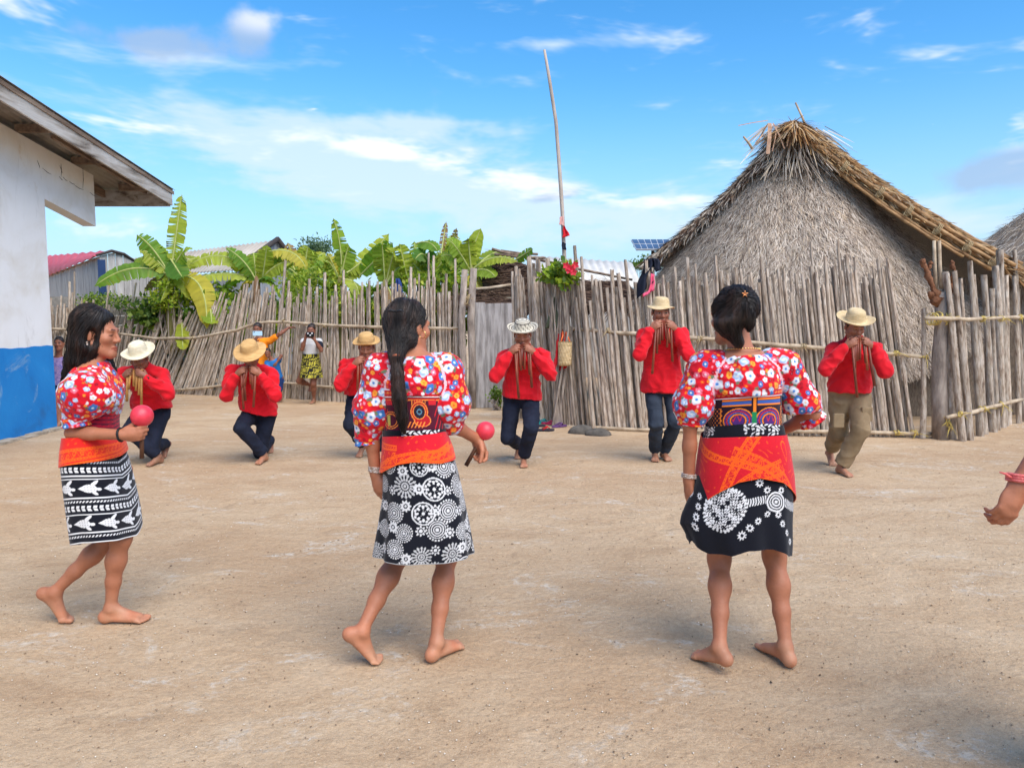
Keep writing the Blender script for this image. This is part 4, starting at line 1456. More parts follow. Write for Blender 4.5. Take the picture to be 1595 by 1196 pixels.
# flag pole with pennants
fp = empty('flag_pole', (P(880, 440, 11.0).x, 11.0, 0), 'tall thin crooked wooden pole with faded pennants near its foot', 'pole')
pts = [(886, 632), (882, 500), (879, 400), (876, 330), (871, 255), (866, 190), (856, 125), (848, 78)]
mb = MB()
mb.tube([P(x, y, 11.0 if y > 600 else 11.0) if i else Vector((P(886, 500, 11.0).x, 11.0, 0)) for i, (x, y) in enumerate(pts)], [.042, .036, .03, .028, .028, .026, .024, .018], 8)
mb.build('shaft', mat('pale_pole_wood', [(0.3, lin(150, 134, 122)), (0.7, lin(198, 184, 170))], nscale=6, detail=7, stretch=(2, 2, .4), rough=.85), fp, True)


def drape(name, mtl, par, corners, thick=.006, wave=.02, n=10, m=12, seed=1, sag=0.0):
    """cloth sheet between four world corners (tl, tr, br, bl) with folds and thickness"""
    gg = np.random.default_rng(seed)
    tl, tr, br, bl = [np.array(c_, float) for c_ in corners]
    ph_ = gg.uniform(0, 6)
    V_ = []
    for off in (0, thick):
        for j in range(m):
            v = j / (m - 1)
            for i in range(n):
                u = i / (n - 1)
                p = (tl * (1 - u) + tr * u) * (1 - v) + (bl * (1 - u) + br * u) * v
                p = p + np.array([.3 * wave * math.sin(9 * v + ph_), wave * math.sin(u * 9 + ph_ + v * 2.5) - off, -sag * math.sin(math.pi * u) * v])
                V_.append(p)
    N_ = n * m
    F = rings_to_faces(m, n, False).tolist()
    F2 = [[q_ + N_ for q_ in f[::-1]] for f in F]
    rim = []
    for i in range(n - 1):
        rim.append([i + 1, i, N_ + i, N_ + i + 1])
        b0 = (m - 1) * n
        rim.append([b0 + i, b0 + i + 1, N_ + b0 + i + 1, N_ + b0 + i])
    for j in range(m - 1):
        rim.append([j * n, (j + 1) * n, N_ + (j + 1) * n, N_ + j * n])
        rim.append([(j + 1) * n + n - 1, j * n + n - 1, N_ + j * n + n - 1, N_ + (j + 1) * n + n - 1])
    return obj(name, make_mesh(name, V_, np.array(F + F2 + rim)), mtl, par)


M_NAVYC = flat('navy_cloth', lin(26, 30, 44), rough=.9, bump=.3, bscale=80)
M_PINKC = flat('pink_cloth', lin(220, 92, 122), rough=.9)
M_GREENC = flat('faded_green_cloth', lin(92, 96, 74), rough=.95, bump=.3, bscale=60)
M_REDC = flat('red_cloth', lin(200, 30, 40), rough=.9, bump=.2, bscale=60)
M_WHITEC = flat('white_cloth', lin(224, 224, 224), rough=.9)
M_BLUEC = flat('blue_cloth', lin(34, 56, 110), rough=.9)
M_PALEPINK = flat('faded_pink_cloth', lin(210, 160, 150), rough=.9)
drape('pennant', M_PALEPINK, fp, [P(872, 338, 10.95), P(878, 337, 10.95), P(879, 352, 10.93), P(871, 350, 10.93)], wave=.01, seed=1)
drape('pennant', M_REDC, fp, [P(877, 352, 10.95), P(879, 352, 10.95), P(888, 367, 10.9), P(876, 371, 10.92)], wave=.015, seed=2)
drape('pennant', M_NAVYC, fp, [P(875, 377, 10.95), P(881, 379, 10.95), P(882, 390, 10.93), P(875, 388, 10.93)], wave=.01, seed=3)

# clothes drying on the fences
e = empty('hung_garment', P(1005, 440, 9.3), 'dark navy garment with pink hem slung over a tall stick', 'garment')
drape('cloth', M_NAVYC, e, [P(1003, 404, 9.28), P(1022, 403, 9.3), P(1014, 440, 9.2), P(990, 466, 9.2)], .05, .05, 10, 14, 4)
drape('sleeve', M_NAVYC, e, [P(1016, 402, 9.24), P(1026, 404, 9.24), P(1029, 420, 9.2), P(1021, 424, 9.2)], .05, .02, 6, 8, 5)
drape('hem', M_PINKC, e, [P(1014, 426, 9.15), P(1019, 428, 9.15), P(1020, 452, 9.13), P(1010, 456, 9.13)], .02, .02, 6, 8, 6)
drape('hem', M_PINKC, e, [P(1001, 458, 9.13), P(1012, 452, 9.13), P(1013, 456, 9.12), P(1001, 463, 9.12)], .02, .015, 6, 4, 7)
e = tag(drape('hung_cloth', M_GREENC, None, [P(856, 464, 9.95), P(868, 462, 9.95), P(872, 510, 9.88), P(850, 512, 9.9)], .05, .03, 9, 12, 8), 'faded olive cloth hanging on the fence above the basket', 'cloth')
tag(drape('hung_cloth', M_BLUEC, None, [P(618, 434, 12.5), P(623, 434, 12.5), P(630, 462, 12.35), P(612, 464, 12.35)], .04, .03, 8, 10, 9), 'dark blue cloth peaked over a fence stick', 'cloth')
e = empty('hung_cloth', P(647, 455, 12.2), 'white and black cloth hanging beside the blue one on the fence', 'cloth')
drape('white_half', M_WHITEC, e, [P(644, 445, 12.3), P(649, 445, 12.3), P(649, 466, 12.2), P(638, 466, 12.2)], .03, .02, 8, 10, 10)
drape('black_half', M_NAVYC, e, [P(649.3, 447, 12.3), P(653, 448, 12.3), P(653, 466, 12.2), P(649.3, 466, 12.2)], .03, .01, 6, 10, 11)

# woven basket with its red bag
M_WEAVE = mat('woven_cane', [(0.3, lin(176, 146, 100)), (0.55, lin(208, 182, 138)), (0.8, lin(226, 204, 164))], nscale=14, stretch=(1, 1, 3), rough=.8, bump=.8, bscale=60, bstretch=(1, 1, 3), bdist=.01)
bk = empty('woven_basket', P(880, 552, 9.55), 'small pale woven basket hanging from the fence rail by orange straps', 'basket')
c_ = P(880, 551, 9.55)
mb = MB()
hh_, rr_ = .155, .085
prof = [(.001, -hh_), (rr_ * .82, -hh_), (rr_ * .9, -hh_ * .9)] + [(rr_ * (.92 + .1 * f), -hh_ * .9 + 1.9 * hh_ * f + (.002 if k % 2 else 0)) for k, f in enumerate(np.linspace(0, 1, 14))] + [(rr_ * 1.06, hh_ * 1.02), (rr_ * .98, hh_ * 1.02), (rr_ * .94, hh_ * .7), (.001, -hh_ * .85)]
mb.lathe(prof, Matrix.Translation(c_), 28)
mb.build('body', M_WEAVE, bk, True)
for k in range(14):
    a0 = 2 * math.pi * k / 14
    for sg in (-1, 1):
        mb = MB()
        pts = [c_ + Vector((math.cos(a0 + sg * f * 1.4) * rr_ * (.93 + .1 * f), math.sin(a0 + sg * f * 1.4) * rr_ * (.93 + .1 * f), -hh_ * .9 + 1.9 * hh_ * f)) for f in np.linspace(0, 1, 7)]
        mb.tube(pts, .0045, 4, cap=False)
        mb.build('strip', M_WEAVE, bk, True)
for sg in (-1, 1):
    mb = MB()
    mb.tube([c_ + Vector((sg * .06, -.05, hh_ * .95)), c_ + Vector((sg * .03, -.02, hh_ * 1.5)), P(878 + sg * 2, 514, 9.75), c_ + Vector((sg * .02, .1, hh_ * 1.5))], [.009, .009, .009, .008], 6)
    mb.build('strap', M_ORANGE_STRAP if False else flat('orange_strap', lin(226, 110, 60), rough=.8), bk, True)
tag(drape('cloth_bag', M_REDC, None, [P(868, 520, 9.72), P(879, 516, 9.74), P(884, 572, 9.66), P(857, 584, 9.64)], .05, .03, 10, 12, 12), 'limp red cloth bag hanging behind the woven basket', 'bag')

# potted hibiscus on the fence top
hb = shrub('hibiscus', 'green hibiscus with red blooms leaning over the fence top', 'flowering plant', 872, 428, 9.62, .23, .15, 420, 21, YG[:3] + DG[:2], (.085, .034), stems=5)
M_PETAL = flat('red_petal', lin(214, 40, 66), rough=.6, trans=.2)
for k, (px, py) in enumerate(((882, 414), (890, 418), (896, 413), (886, 421), (893, 424))):
    c_ = np.array(P(px, py, 9.42))
    mb = MB()
    for j in range(5):
        a = j * 2 * math.pi / 5 + k
        t1 = np.array([math.cos(a), -.45, math.sin(a)])
        s1 = np.array([-math.sin(a), 0, math.cos(a)])
        mb.add([c_, c_ + t1 * .03 - s1 * .02, c_ + t1 * .052, c_ + t1 * .03 + s1 * .02], [(0, 1, 2, 3)])
    mb.build('bloom', M_PETAL, hb, True)

# flip-flops, boots at the foot of the fence
def sandal(px, py, yaw, label, ms, mstrap, cat='sandal'):
    c_ = G(px, py)
    e_ = empty('sandal', (c_.x, c_.y, 0), label, cat, 'sandals left at the fence foot')
    Mx = Matrix.Translation((c_.x, c_.y, .004)) @ Matrix.Rotation(R(yaw), 4, 'Z')
    out = []
    for k in range(16):
        a = 2 * math.pi * k / 16
        x, y = math.cos(a) * .12, math.sin(a) * (.046 + .008 * math.cos(a)) - .006 * math.cos(2 * a)
        out.append(Mx @ Vector((x, y, 0)))
    mb = MB()
    mb.prism(out, (0, 0, .02))
    mb.build('sole', ms, e_)
    for sg in (-1, 1):
        mb = MB()
        mb.tube([Mx @ Vector((.065, 0, .02)), Mx @ Vector((.03, sg * .024, .05)), Mx @ Vector((-.035, sg * .043, .02))], [.006, .008, .007], 6)
        mb.build('strap', mstrap, e_, True)


M_TEAL = flat('teal_foam', lin(40, 150, 150), rough=.7)
M_MAG = flat('magenta_foam', lin(190, 50, 90), rough=.7)
M_PURP = flat('purple_foam', lin(96, 62, 110), rough=.7)
M_DKF = flat('dark_foam', lin(48, 44, 56), rough=.7)
sandal(845, 659, 20, 'teal sandal lying with the pile beside the plank gate', M_TEAL, M_TEAL)
sandal(836, 664, 160, 'dark sandal with teal strap in the pile at the fence foot', M_DKF, M_TEAL)
sandal(856, 661, -30, 'magenta sandal in the pile at the fence foot', M_MAG, M_MAG)
sandal(849, 671, 8, 'dark sandal with red strap in front of the sandal pile', M_DKF, M_REDC)
sandal(871, 665, 35, 'purple sandal nearest the fence rail end', M_PURP, M_PURP)
for k, (px, py, lab) in enumerate(((905, 674, 'dark grey boulder lying under the fence rail'), (932, 677, 'flat dark stone next to the boulder under the fence rail'))):
    c_ = np.array(G(px, py))
    S_ = None
    gg = np.random.default_rng(60 + k)
    th, ph_ = np.meshgrid(np.linspace(0, 2 * np.pi, 24, endpoint=False), np.linspace(.05, np.pi / 2 + .2, 10))
    r = 1 + .12 * wav(np.stack([np.cos(th) * np.sin(ph_), np.sin(th) * np.sin(ph_), np.cos(ph_)], -1).reshape(-1, 3), 3.5, 60 + k).reshape(th.shape)
    V_ = np.stack([c_[0] + .17 * r * np.cos(th) * np.sin(ph_), c_[1] + .1 * r * np.sin(th) * np.sin(ph_), .1 * r * np.cos(ph_) * (1 if k == 0 else .8)], -1).reshape(-1, 3)
    tag(obj('stone', make_mesh('stone', V_, rings_to_faces(10, 24)), mat('dark_stone', [(0.3, lin(70, 66, 62)), (0.7, lin(104, 98, 90))], nscale=14, rough=.95, bump=.4, bscale=40)), lab, 'stone', None)
# a strip of pale rubble where the fence meets the ground
scatter_bits('fence_foot_litter', 10, (.004, .01), [lin(200, 190, 170)], 8.9, 9.5, .5, 9, 'pale crumbs along the fence foot')
# ================================================================== figures: signed-distance modelling, one continuous surface each
class Sdf:
    def __init__(s, lo, hi, h):
        s.h = h
        s.o = np.asarray(lo, float) - 3 * h
        n = np.ceil((np.asarray(hi, float) + 3 * h - s.o) / h).astype(int) + 1
        s.d = np.full(tuple(n), 1.0, np.float32)
        s.ax = [(s.o[i] + h * np.arange(n[i])).astype(np.float32) for i in range(3)]

    def win(s, lo, hi):
        sl = []
        for i in range(3):
            a = max(0, int((lo[i] - s.o[i]) / s.h) - 1)
            b = min(len(s.ax[i]), int((hi[i] - s.o[i]) / s.h) + 2)
            if b <= a:
                return None, None
            sl.append(slice(a, b))
        X = s.ax[0][sl[0]][:, None, None]
        Y = s.ax[1][sl[1]][None, :, None]
        Z = s.ax[2][sl[2]][None, None, :]
        return tuple(sl), (X, Y, Z)

    def merge(s, sl, d2, k, mode='u'):
        d1 = s.d[sl]
        if mode == 's':
            d1 = -d1
        if k <= 0:
            r = np.minimum(d1, d2)
        else:
            h = np.clip(0.5 + 0.5 * (d1 - d2) / k, 0, 1)
            r = d1 * (1 - h) + d2 * h - k * h * (1 - h)
        s.d[sl] = -r if mode == 's' else r

    def cone(s, a, b, ra, rb, k=0.02, mode='u'):
        a = np.asarray(a, float)
        b = np.asarray(b, float)
        pad = 3 * s.h + k
        m = max(ra, rb) + pad
        sl, q = s.win(np.minimum(a, b) - m, np.maximum(a, b) + m)
        if sl is None:
            return
        ab = b - a
        L2 = max(1e-9, ab @ ab)
        px, py, pz = q[0] - a[0], q[1] - a[1], q[2] - a[2]
        t = np.clip((px * ab[0] + py * ab[1] + pz * ab[2]) / L2, 0, 1)
        d = np.sqrt((px - t * ab[0]) ** 2 + (py - t * ab[1]) ** 2 + (pz - t * ab[2]) ** 2) - (ra + (rb - ra) * t)
        s.merge(sl, d.astype(np.float32), k, mode)

    def ell(s, c, r, B=None, k=0.02, mode='u'):
        """B: rows = local axes in world space"""
        c = np.asarray(c, float)
        B = np.eye(3) if B is None else np.asarray(B, float)
        r = np.asarray(r, float)
        m = np.abs(B.T * r).sum(1) * 1.02 + 3 * s.h + k
        sl, q = s.win(c - m, c + m)
        if sl is None:
            return
        p = [q[i] - c[i] for i in range(3)]
        k0 = k1 = 0
        for j in range(3):
            u = p[0] * B[j, 0] + p[1] * B[j, 1] + p[2] * B[j, 2]
            k0 = k0 + (u / r[j]) ** 2
            k1 = k1 + (u / r[j] ** 2) ** 2
        k0 = np.sqrt(k0)
        k1 = np.sqrt(k1) + 1e-6
        s.merge(sl, (k0 * (k0 - 1) / k1).astype(np.float32), k, mode)

    def loft(s, o, W, U, keys, k=0.02, mode='u', Vf=None):
        """elliptical column: axis W from o, lateral U; keys (s, cu, cv, a, b)"""
        o = np.asarray(o, float)
        W = nrm(W)
        U = nrm(np.asarray(U, float) - W * (np.asarray(U, float) @ W))
        Vv = np.cross(W, U)
        kk = np.array(keys, float)
        m = (kk[:, 3:5].max() + np.abs(kk[:, 1:3]).max()) + 3 * s.h + k
        e0, e1 = o + W * kk[0, 0], o + W * kk[-1, 0]
        sl, q = s.win(np.minimum(e0, e1) - m, np.maximum(e0, e1) + m)
        if sl is None:
            return
        px, py, pz = q[0] - o[0], q[1] - o[1], q[2] - o[2]
        t = px * W[0] + py * W[1] + pz * W[2]
        u = px * U[0] + py * U[1] + pz * U[2]
        v = px * Vv[0] + py * Vv[1] + pz * Vv[2]
        tc_ = np.clip(t, kk[0, 0], kk[-1, 0])
        g = [np.interp(tc_, kk[:, 0], kk[:, i]) for i in range(1, 5)]
        rr = np.sqrt(((u - g[0]) / g[2]) ** 2 + ((v - g[1]) / g[3]) ** 2)
        d = (rr - 1) * np.minimum(g[2], g[3])
        d = np.maximum(d, np.maximum(kk[0, 0] - t, t - kk[-1, 0]))
        s.merge(sl, d.astype(np.float32), k, mode)

    def cut(s, p, n):
        """remove the half space on the side n points to"""
        p = np.asarray(p, float)
        n = nrm(n)
        d = (s.ax[0][:, None, None] - p[0]) * n[0] + (s.ax[1][None, :, None] - p[1]) * n[1] + (s.ax[2][None, None, :] - p[2]) * n[2]
        s.d = np.maximum(s.d, d.astype(np.float32))

    def mesh(s):
        d, h = s.d, s.h
        m = d < 0
        c = np.zeros(tuple(x - 1 for x in d.shape), np.uint8)
        for i in (0, 1):
            for j in (0, 1):
                for k in (0, 1):
                    c += m[i:m.shape[0] - 1 + i, j:m.shape[1] - 1 + j, k:m.shape[2] - 1 + k]
        mixed = (c > 0) & (c < 8)
        ii = np.argwhere(mixed)
        idx = np.full(c.shape, -1, np.int32)
        idx[mixed] = np.arange(len(ii), dtype=np.int32)
        pos = np.zeros((len(ii), 3), np.float32)
        cnt = np.zeros(len(ii), np.float32)
        corners = [(i, j, k) for i in (0, 1) for j in (0, 1) for k in (0, 1)]
        dv = {q: d[ii[:, 0] + q[0], ii[:, 1] + q[1], ii[:, 2] + q[2]] for q in corners}
        for a in corners:
            for ax in range(3):
                if a[ax] == 0:
                    b = list(a)
                    b[ax] = 1
                    b = tuple(b)
                    da, db = dv[a], dv[b]
                    x = (da < 0) != (db < 0)
                    t = np.where(x, da / np.where(x, da - db, 1), 0)
                    for q in range(3):
                        pos[:, q] += np.where(x, a[q] + (t if q == ax else 0), 0)
                    cnt += x
        Vt = s.o + h * (ii + pos / cnt[:, None])
        fs = []
        for ax in range(3):
            A, B = (ax + 1) % 3, (ax + 2) % 3
            lo = [slice(1, -1)] * 3
            hi = [slice(1, -1)] * 3
            lo[ax] = slice(0, -1)
            hi[ax] = slice(1, None)
            m0, m1 = m[tuple(lo)], m[tuple(hi)]
            e = np.argwhere(m0 != m1)
            if not len(e):
                continue
            ins = m0[e[:, 0], e[:, 1], e[:, 2]]
            g = e.copy()
            g[:, A] += 1
            g[:, B] += 1
            q = []
            for (da, db) in ((-1, -1), (0, -1), (0, 0), (-1, 0)):
                cc = g.copy()
                cc[:, A] += da
                cc[:, B] += db
                q.append(idx[cc[:, 0], cc[:, 1], cc[:, 2]])
            q = np.stack(q, 1)
            q[~ins] = q[~ins][:, ::-1]
            fs.append(q)
        F = np.concatenate(fs)
        F = F[(F >= 0).all(1)]
        return Vt.astype(np.float32), F

    def sample(s, V_):
        i = np.clip(np.round((V_ - s.o) / s.h).astype(int), 0, np.array(s.d.shape) - 1)
        return s.d[i[:, 0], i[:, 1], i[:, 2]]


def normals(V_, F):
    fn = np.cross(V_[F[:, 2]] - V_[F[:, 0]], V_[F[:, 3]] - V_[F[:, 1]])
    n = np.zeros_like(V_)
    for j in range(4):
        for c in range(3):
            n[:, c] += np.bincount(F[:, j], fn[:, c], len(V_))
    return n / (np.linalg.norm(n, axis=1)[:, None] + 1e-9)


def relax(V_, F, it=2, lam=0.5):
    e = np.concatenate([F[:, [0, 1]], F[:, [1, 2]], F[:, [2, 3]], F[:, [3, 0]]])
    deg = np.bincount(e[:, 0], minlength=len(V_)) + 1e-9
    for _ in range(it):
        a = np.stack([np.bincount(e[:, 0], V_[e[:, 1], c], len(V_)) for c in range(3)], 1) / deg[:, None]
        V_ = V_ + (a - V_) * lam
    return V_.astype(np.float32)


def ik(a, b, l1, l2, pole):
    a, b, pole = (np.asarray(x, float) for x in (a, b, pole))
    d = b - a
    D = np.linalg.norm(d)
    if D > (l1 + l2) * 0.995:
        return a + d * l1 / (l1 + l2)
    x = (l1 * l1 - l2 * l2 + D * D) / (2 * D)
    hh = math.sqrt(max(1e-8, l1 * l1 - x * x))
    u = d / D
    pv = pole - a
    pv = pv - u * (pv @ u)
    return a + u * x + nrm(pv) * hh


def on_ray(px, py, c, L, near=True):
    """point on the pixel's ray at distance L from c (near: the root closer to the camera)"""
    d = np.array(ray(px, py))
    d = d / np.linalg.norm(d)
    o = np.array((0, 0, CAM_H))
    oc = o - np.asarray(c, float)
    b = d @ oc
    disc = b * b - (oc @ oc - L * L)
    t = -b + (0 if disc < 0 else (-1 if near else 1) * math.sqrt(disc))
    return o + d * t


SKIN = {'a': np.array(lin(172, 110, 80)), 'b': np.array(lin(154, 98, 74)), 'c': np.array(lin(130, 82, 62))}
M_SKIN = mat('skin', [(0.28, (0.84, 0.81, 0.80)), (0.5, (0.99, 0.98, 0.97)), (0.72, (1.10, 1.07, 1.04))], nscale=13, detail=9, rough=0.52, attr=True, spec=0.4, bump=0.3, bscale=120, bdist=0.004)


def hand(S, wr, d, n, w, curl=0.5, s=1.0, k=0.006, spread=0.0, thumb=0.4):
    """wrist, finger direction, palm normal, thumb-side vector"""
    d = nrm(d)
    n = nrm(np.asarray(n, float) - d * (np.asarray(n, float) @ d))
    w_ = np.cross(d, n)
    w = w_ if w_ @ np.asarray(w, float) > 0 else -w_
    B = np.stack([w, n, d])
    S.ell(wr + d * 0.044 * s, (0.037 * s, 0.016 * s, 0.052 * s), B, 0.012)
    S.cone(wr - d * 0.01 * s, wr + d * 0.05 * s, 0.023 * s, 0.02 * s, 0.01)
    for i, (off, L) in enumerate(((0.028, 0.068), (0.0095, 0.077), (-0.0095, 0.071), (-0.027, 0.056))):
        L *= s
        c = curl * (1 + 0.12 * (i - 1)) if not hasattr(curl, '__len__') else curl[i]
        p = wr + d * (0.082 - 0.004 * abs(i - 1)) * s + w * off * s
        A = 0.15 * c
        r = (0.0092 if i < 3 else 0.008) * s
        for j, f in enumerate((0.46, 0.31, 0.23)):
            A += c * (0.8, 1.1, 0.8)[j]
            dd = nrm(d * math.cos(A) + n * math.sin(A) + w * off * spread * 8)
            q = p + dd * L * f
            S.cone(p, q, r, r * 0.9, k if j == 0 else 0.003)
            p, r = q, r * 0.9
    p = wr + d * 0.022 * s + w * 0.022 * s + n * 0.004 * s
    d1 = nrm(d * 0.65 + w * (0.75 - 0.4 * thumb) + n * (0.2 + 0.5 * thumb))
    q = p + d1 * 0.042 * s
    S.cone(p, q, 0.0145 * s, 0.011 * s, 0.01)
    d2 = nrm(d * 0.85 + w * (0.3 - 0.5 * thumb) + n * (0.2 + 0.6 * thumb))
    q2 = q + d2 * 0.03 * s
    S.cone(q, q2, 0.0105 * s, 0.0098 * s, 0.003)
    S.cone(q2, q2 + nrm(d2 + n * 0.2) * 0.022 * s, 0.0096 * s, 0.008 * s, 0.003)


def foot_frame(toe, fwd, pitch, s=1.0):
    """from the big-toe tip on the ground: returns ankle, f, u, flat forward"""
    fw = nrm(np.array([fwd[0], fwd[1], 0.0]))
    p = R(pitch)
    f = fw * math.cos(p) + np.array([0, 0, -math.sin(p)])
    u = fw * math.sin(p) + np.array([0, 0, math.cos(p)])
    ball = np.asarray(toe, float) - fw * 0.052 * s
    ball[2] = toe[2] + 0.018 * s
    ank = ball - f * 0.125 * s + u * 0.055 * s
    return ank, f, u, fw, ball


def foot(S, toe, fwd, pitch, inner, s=1.0):
    ank, f, u, fw, ball = foot_frame(toe, fwd, pitch, s)
    w = nrm(np.cross(f, u))
    if w @ np.asarray(inner, float) < 0:
        w = -w                                            # towards the big toe
    heel = ank - f * 0.032 * s - u * 0.044 * s
    S.ell(heel, (0.024 * s, 0.031 * s, 0.025 * s), np.stack([w, f, u]), 0.02)
    S.cone(ank, heel, 0.0265 * s, 0.023 * s, 0.02)
    S.cone(heel, ball - w * 0.022 * s, 0.022 * s, 0.015 * s, 0.015)
    S.cone(heel + u * 0.012 * s, ball + w * 0.014 * s, 0.022 * s, 0.0165 * s, 0.015)
    S.cone(ank, ball + w * 0.008 * s, 0.027 * s, 0.015 * s, 0.022)
    for sg in (-1, 1):      # ankle bones
        S.ell(ank + w * sg * 0.024 * s - u * 0.004, (0.009 * s,) * 3, None, 0.01)
    for i, (off, L, r) in enumerate(((0.026, 0.045, 0.0125), (0.008, 0.046, 0.0095), (-0.006, 0.04, 0.009), (-0.019, 0.033, 0.0085), (-0.031, 0.024, 0.008))):
        p = ball + w * off * s - fw * 0.006 * s
        p[2] = min(p[2], toe[2] + 0.016 * s)
        q = p + fw * L * s
        q[2] = toe[2] + r * s
        S.cone(p, q, 0.012 * s if i == 0 else 0.0095 * s, r * s, 0.0022)
    return ank


def head_sdf(S, c, B, s=1.0, fem=False):
    """B rows: right, forward, up"""
    def T(x, y, z):
        return c + (B[0] * x + B[1] * y + B[2] * z) * s
    E = lambda p, r, k=0.02, mode='u', BB=B: S.ell(T(*p), np.array(r) * s, BB, k * s, mode)
    Cn = lambda p, q, r1, r2, k=0.02, mode='u': S.cone(T(*p), T(*q), r1 * s, r2 * s, k * s, mode)
    E((0, -0.018, 0.036), (0.073, 0.092, 0.084))
    E((0, 0.028, -0.028), (0.056, 0.060, 0.084), 0.03)
    for x in (-1, 1):
        Cn((x * 0.052, 0.0, -0.052), (x * 0.018, 0.068, -0.094), 0.02, 0.017, 0.03)
        E((x * 0.042, 0.062, -0.018), (0.022, 0.022, 0.02), 0.025)
    E((0, 0.074, -0.094), (0.022, 0.018, 0.017), 0.025)
    Cn((-0.036, 0.078, 0.026), (0.036, 0.078, 0.026), 0.012, 0.012, 0.018)
    for x in (-1, 1):
        E((x * 0.031, 0.098, 0.006), (0.017, 0.016, 0.011), 0.014, 's')
        E((x * 0.031, 0.0735, 0.006), (0.0145, 0.0135, 0.012), 0.004)
        E((x * 0.077, -0.008, -0.004), (0.008, 0.018, 0.03), 0.008)
    Cn((0, 0.088, 0.018), (0, 0.105, -0.022), 0.0065, 0.0115, 0.012)
    for x in (-1, 1):
        E((x * 0.0125, 0.096, -0.027), (0.0095, 0.011, 0.008), 0.007)
    E((0, 0.086, -0.058), (0.024, 0.0135, 0.0065), 0.007)
    E((0, 0.085, -0.071), (0.021, 0.0135, 0.0075), 0.007)
    E((0, 0.102, -0.0645), (0.022, 0.006, 0.0016), 0.003, 's')


def paint_head(V_, C, c, B, s, skin, eyes=True):
    q = (V_ - c) @ B.T / s
    x, y, z = np.abs(q[:, 0]), q[:, 1], q[:, 2]
    front = y > 0.045
    lip = ((x / 0.025) ** 2 + ((z + 0.0645) / 0.0125) ** 2 < 1) & (y > 0.07)
    C[lip] = skin * np.array([0.78, 0.52, 0.55])
    brow = (np.abs(z - 0.031 + 6 * (x - 0.03) ** 2) < 0.0032) & (x > 0.013) & (x < 0.044) & front
    C[brow] = skin * 0.22
    if eyes:
        ew = (((x - 0.031) / 0.0145) ** 2 + ((z - 0.006) / 0.0062) ** 2 < 1) & front
        C[ew] = (0.34, 0.29, 0.26)
        ir = (((x - 0.031) / 0.0068) ** 2 + ((z - 0.006) / 0.0068) ** 2 < 1) & ew
        C[ir] = (0.012, 0.009, 0.008)
        lash = (np.abs(z - 0.0125 + 14 * (x - 0.031) ** 2) < 0.0026) & (np.abs(x - 0.031) < 0.0165) & front
        C[lash] = (0.015, 0.011, 0.01)
    else:
        lash = (np.abs(z - 0.001 - 10 * (x - 0.031) ** 2) < 0.0022) & (np.abs(x - 0.031) < 0.0165) & front
        C[lash] = skin * 0.25


def frame3(fwd, up):
    f = nrm(fwd)
    u = np.asarray(up, float)
    u = nrm(u - f * (u @ f))
    r = np.cross(f, u)
    return np.stack([r, f, u])


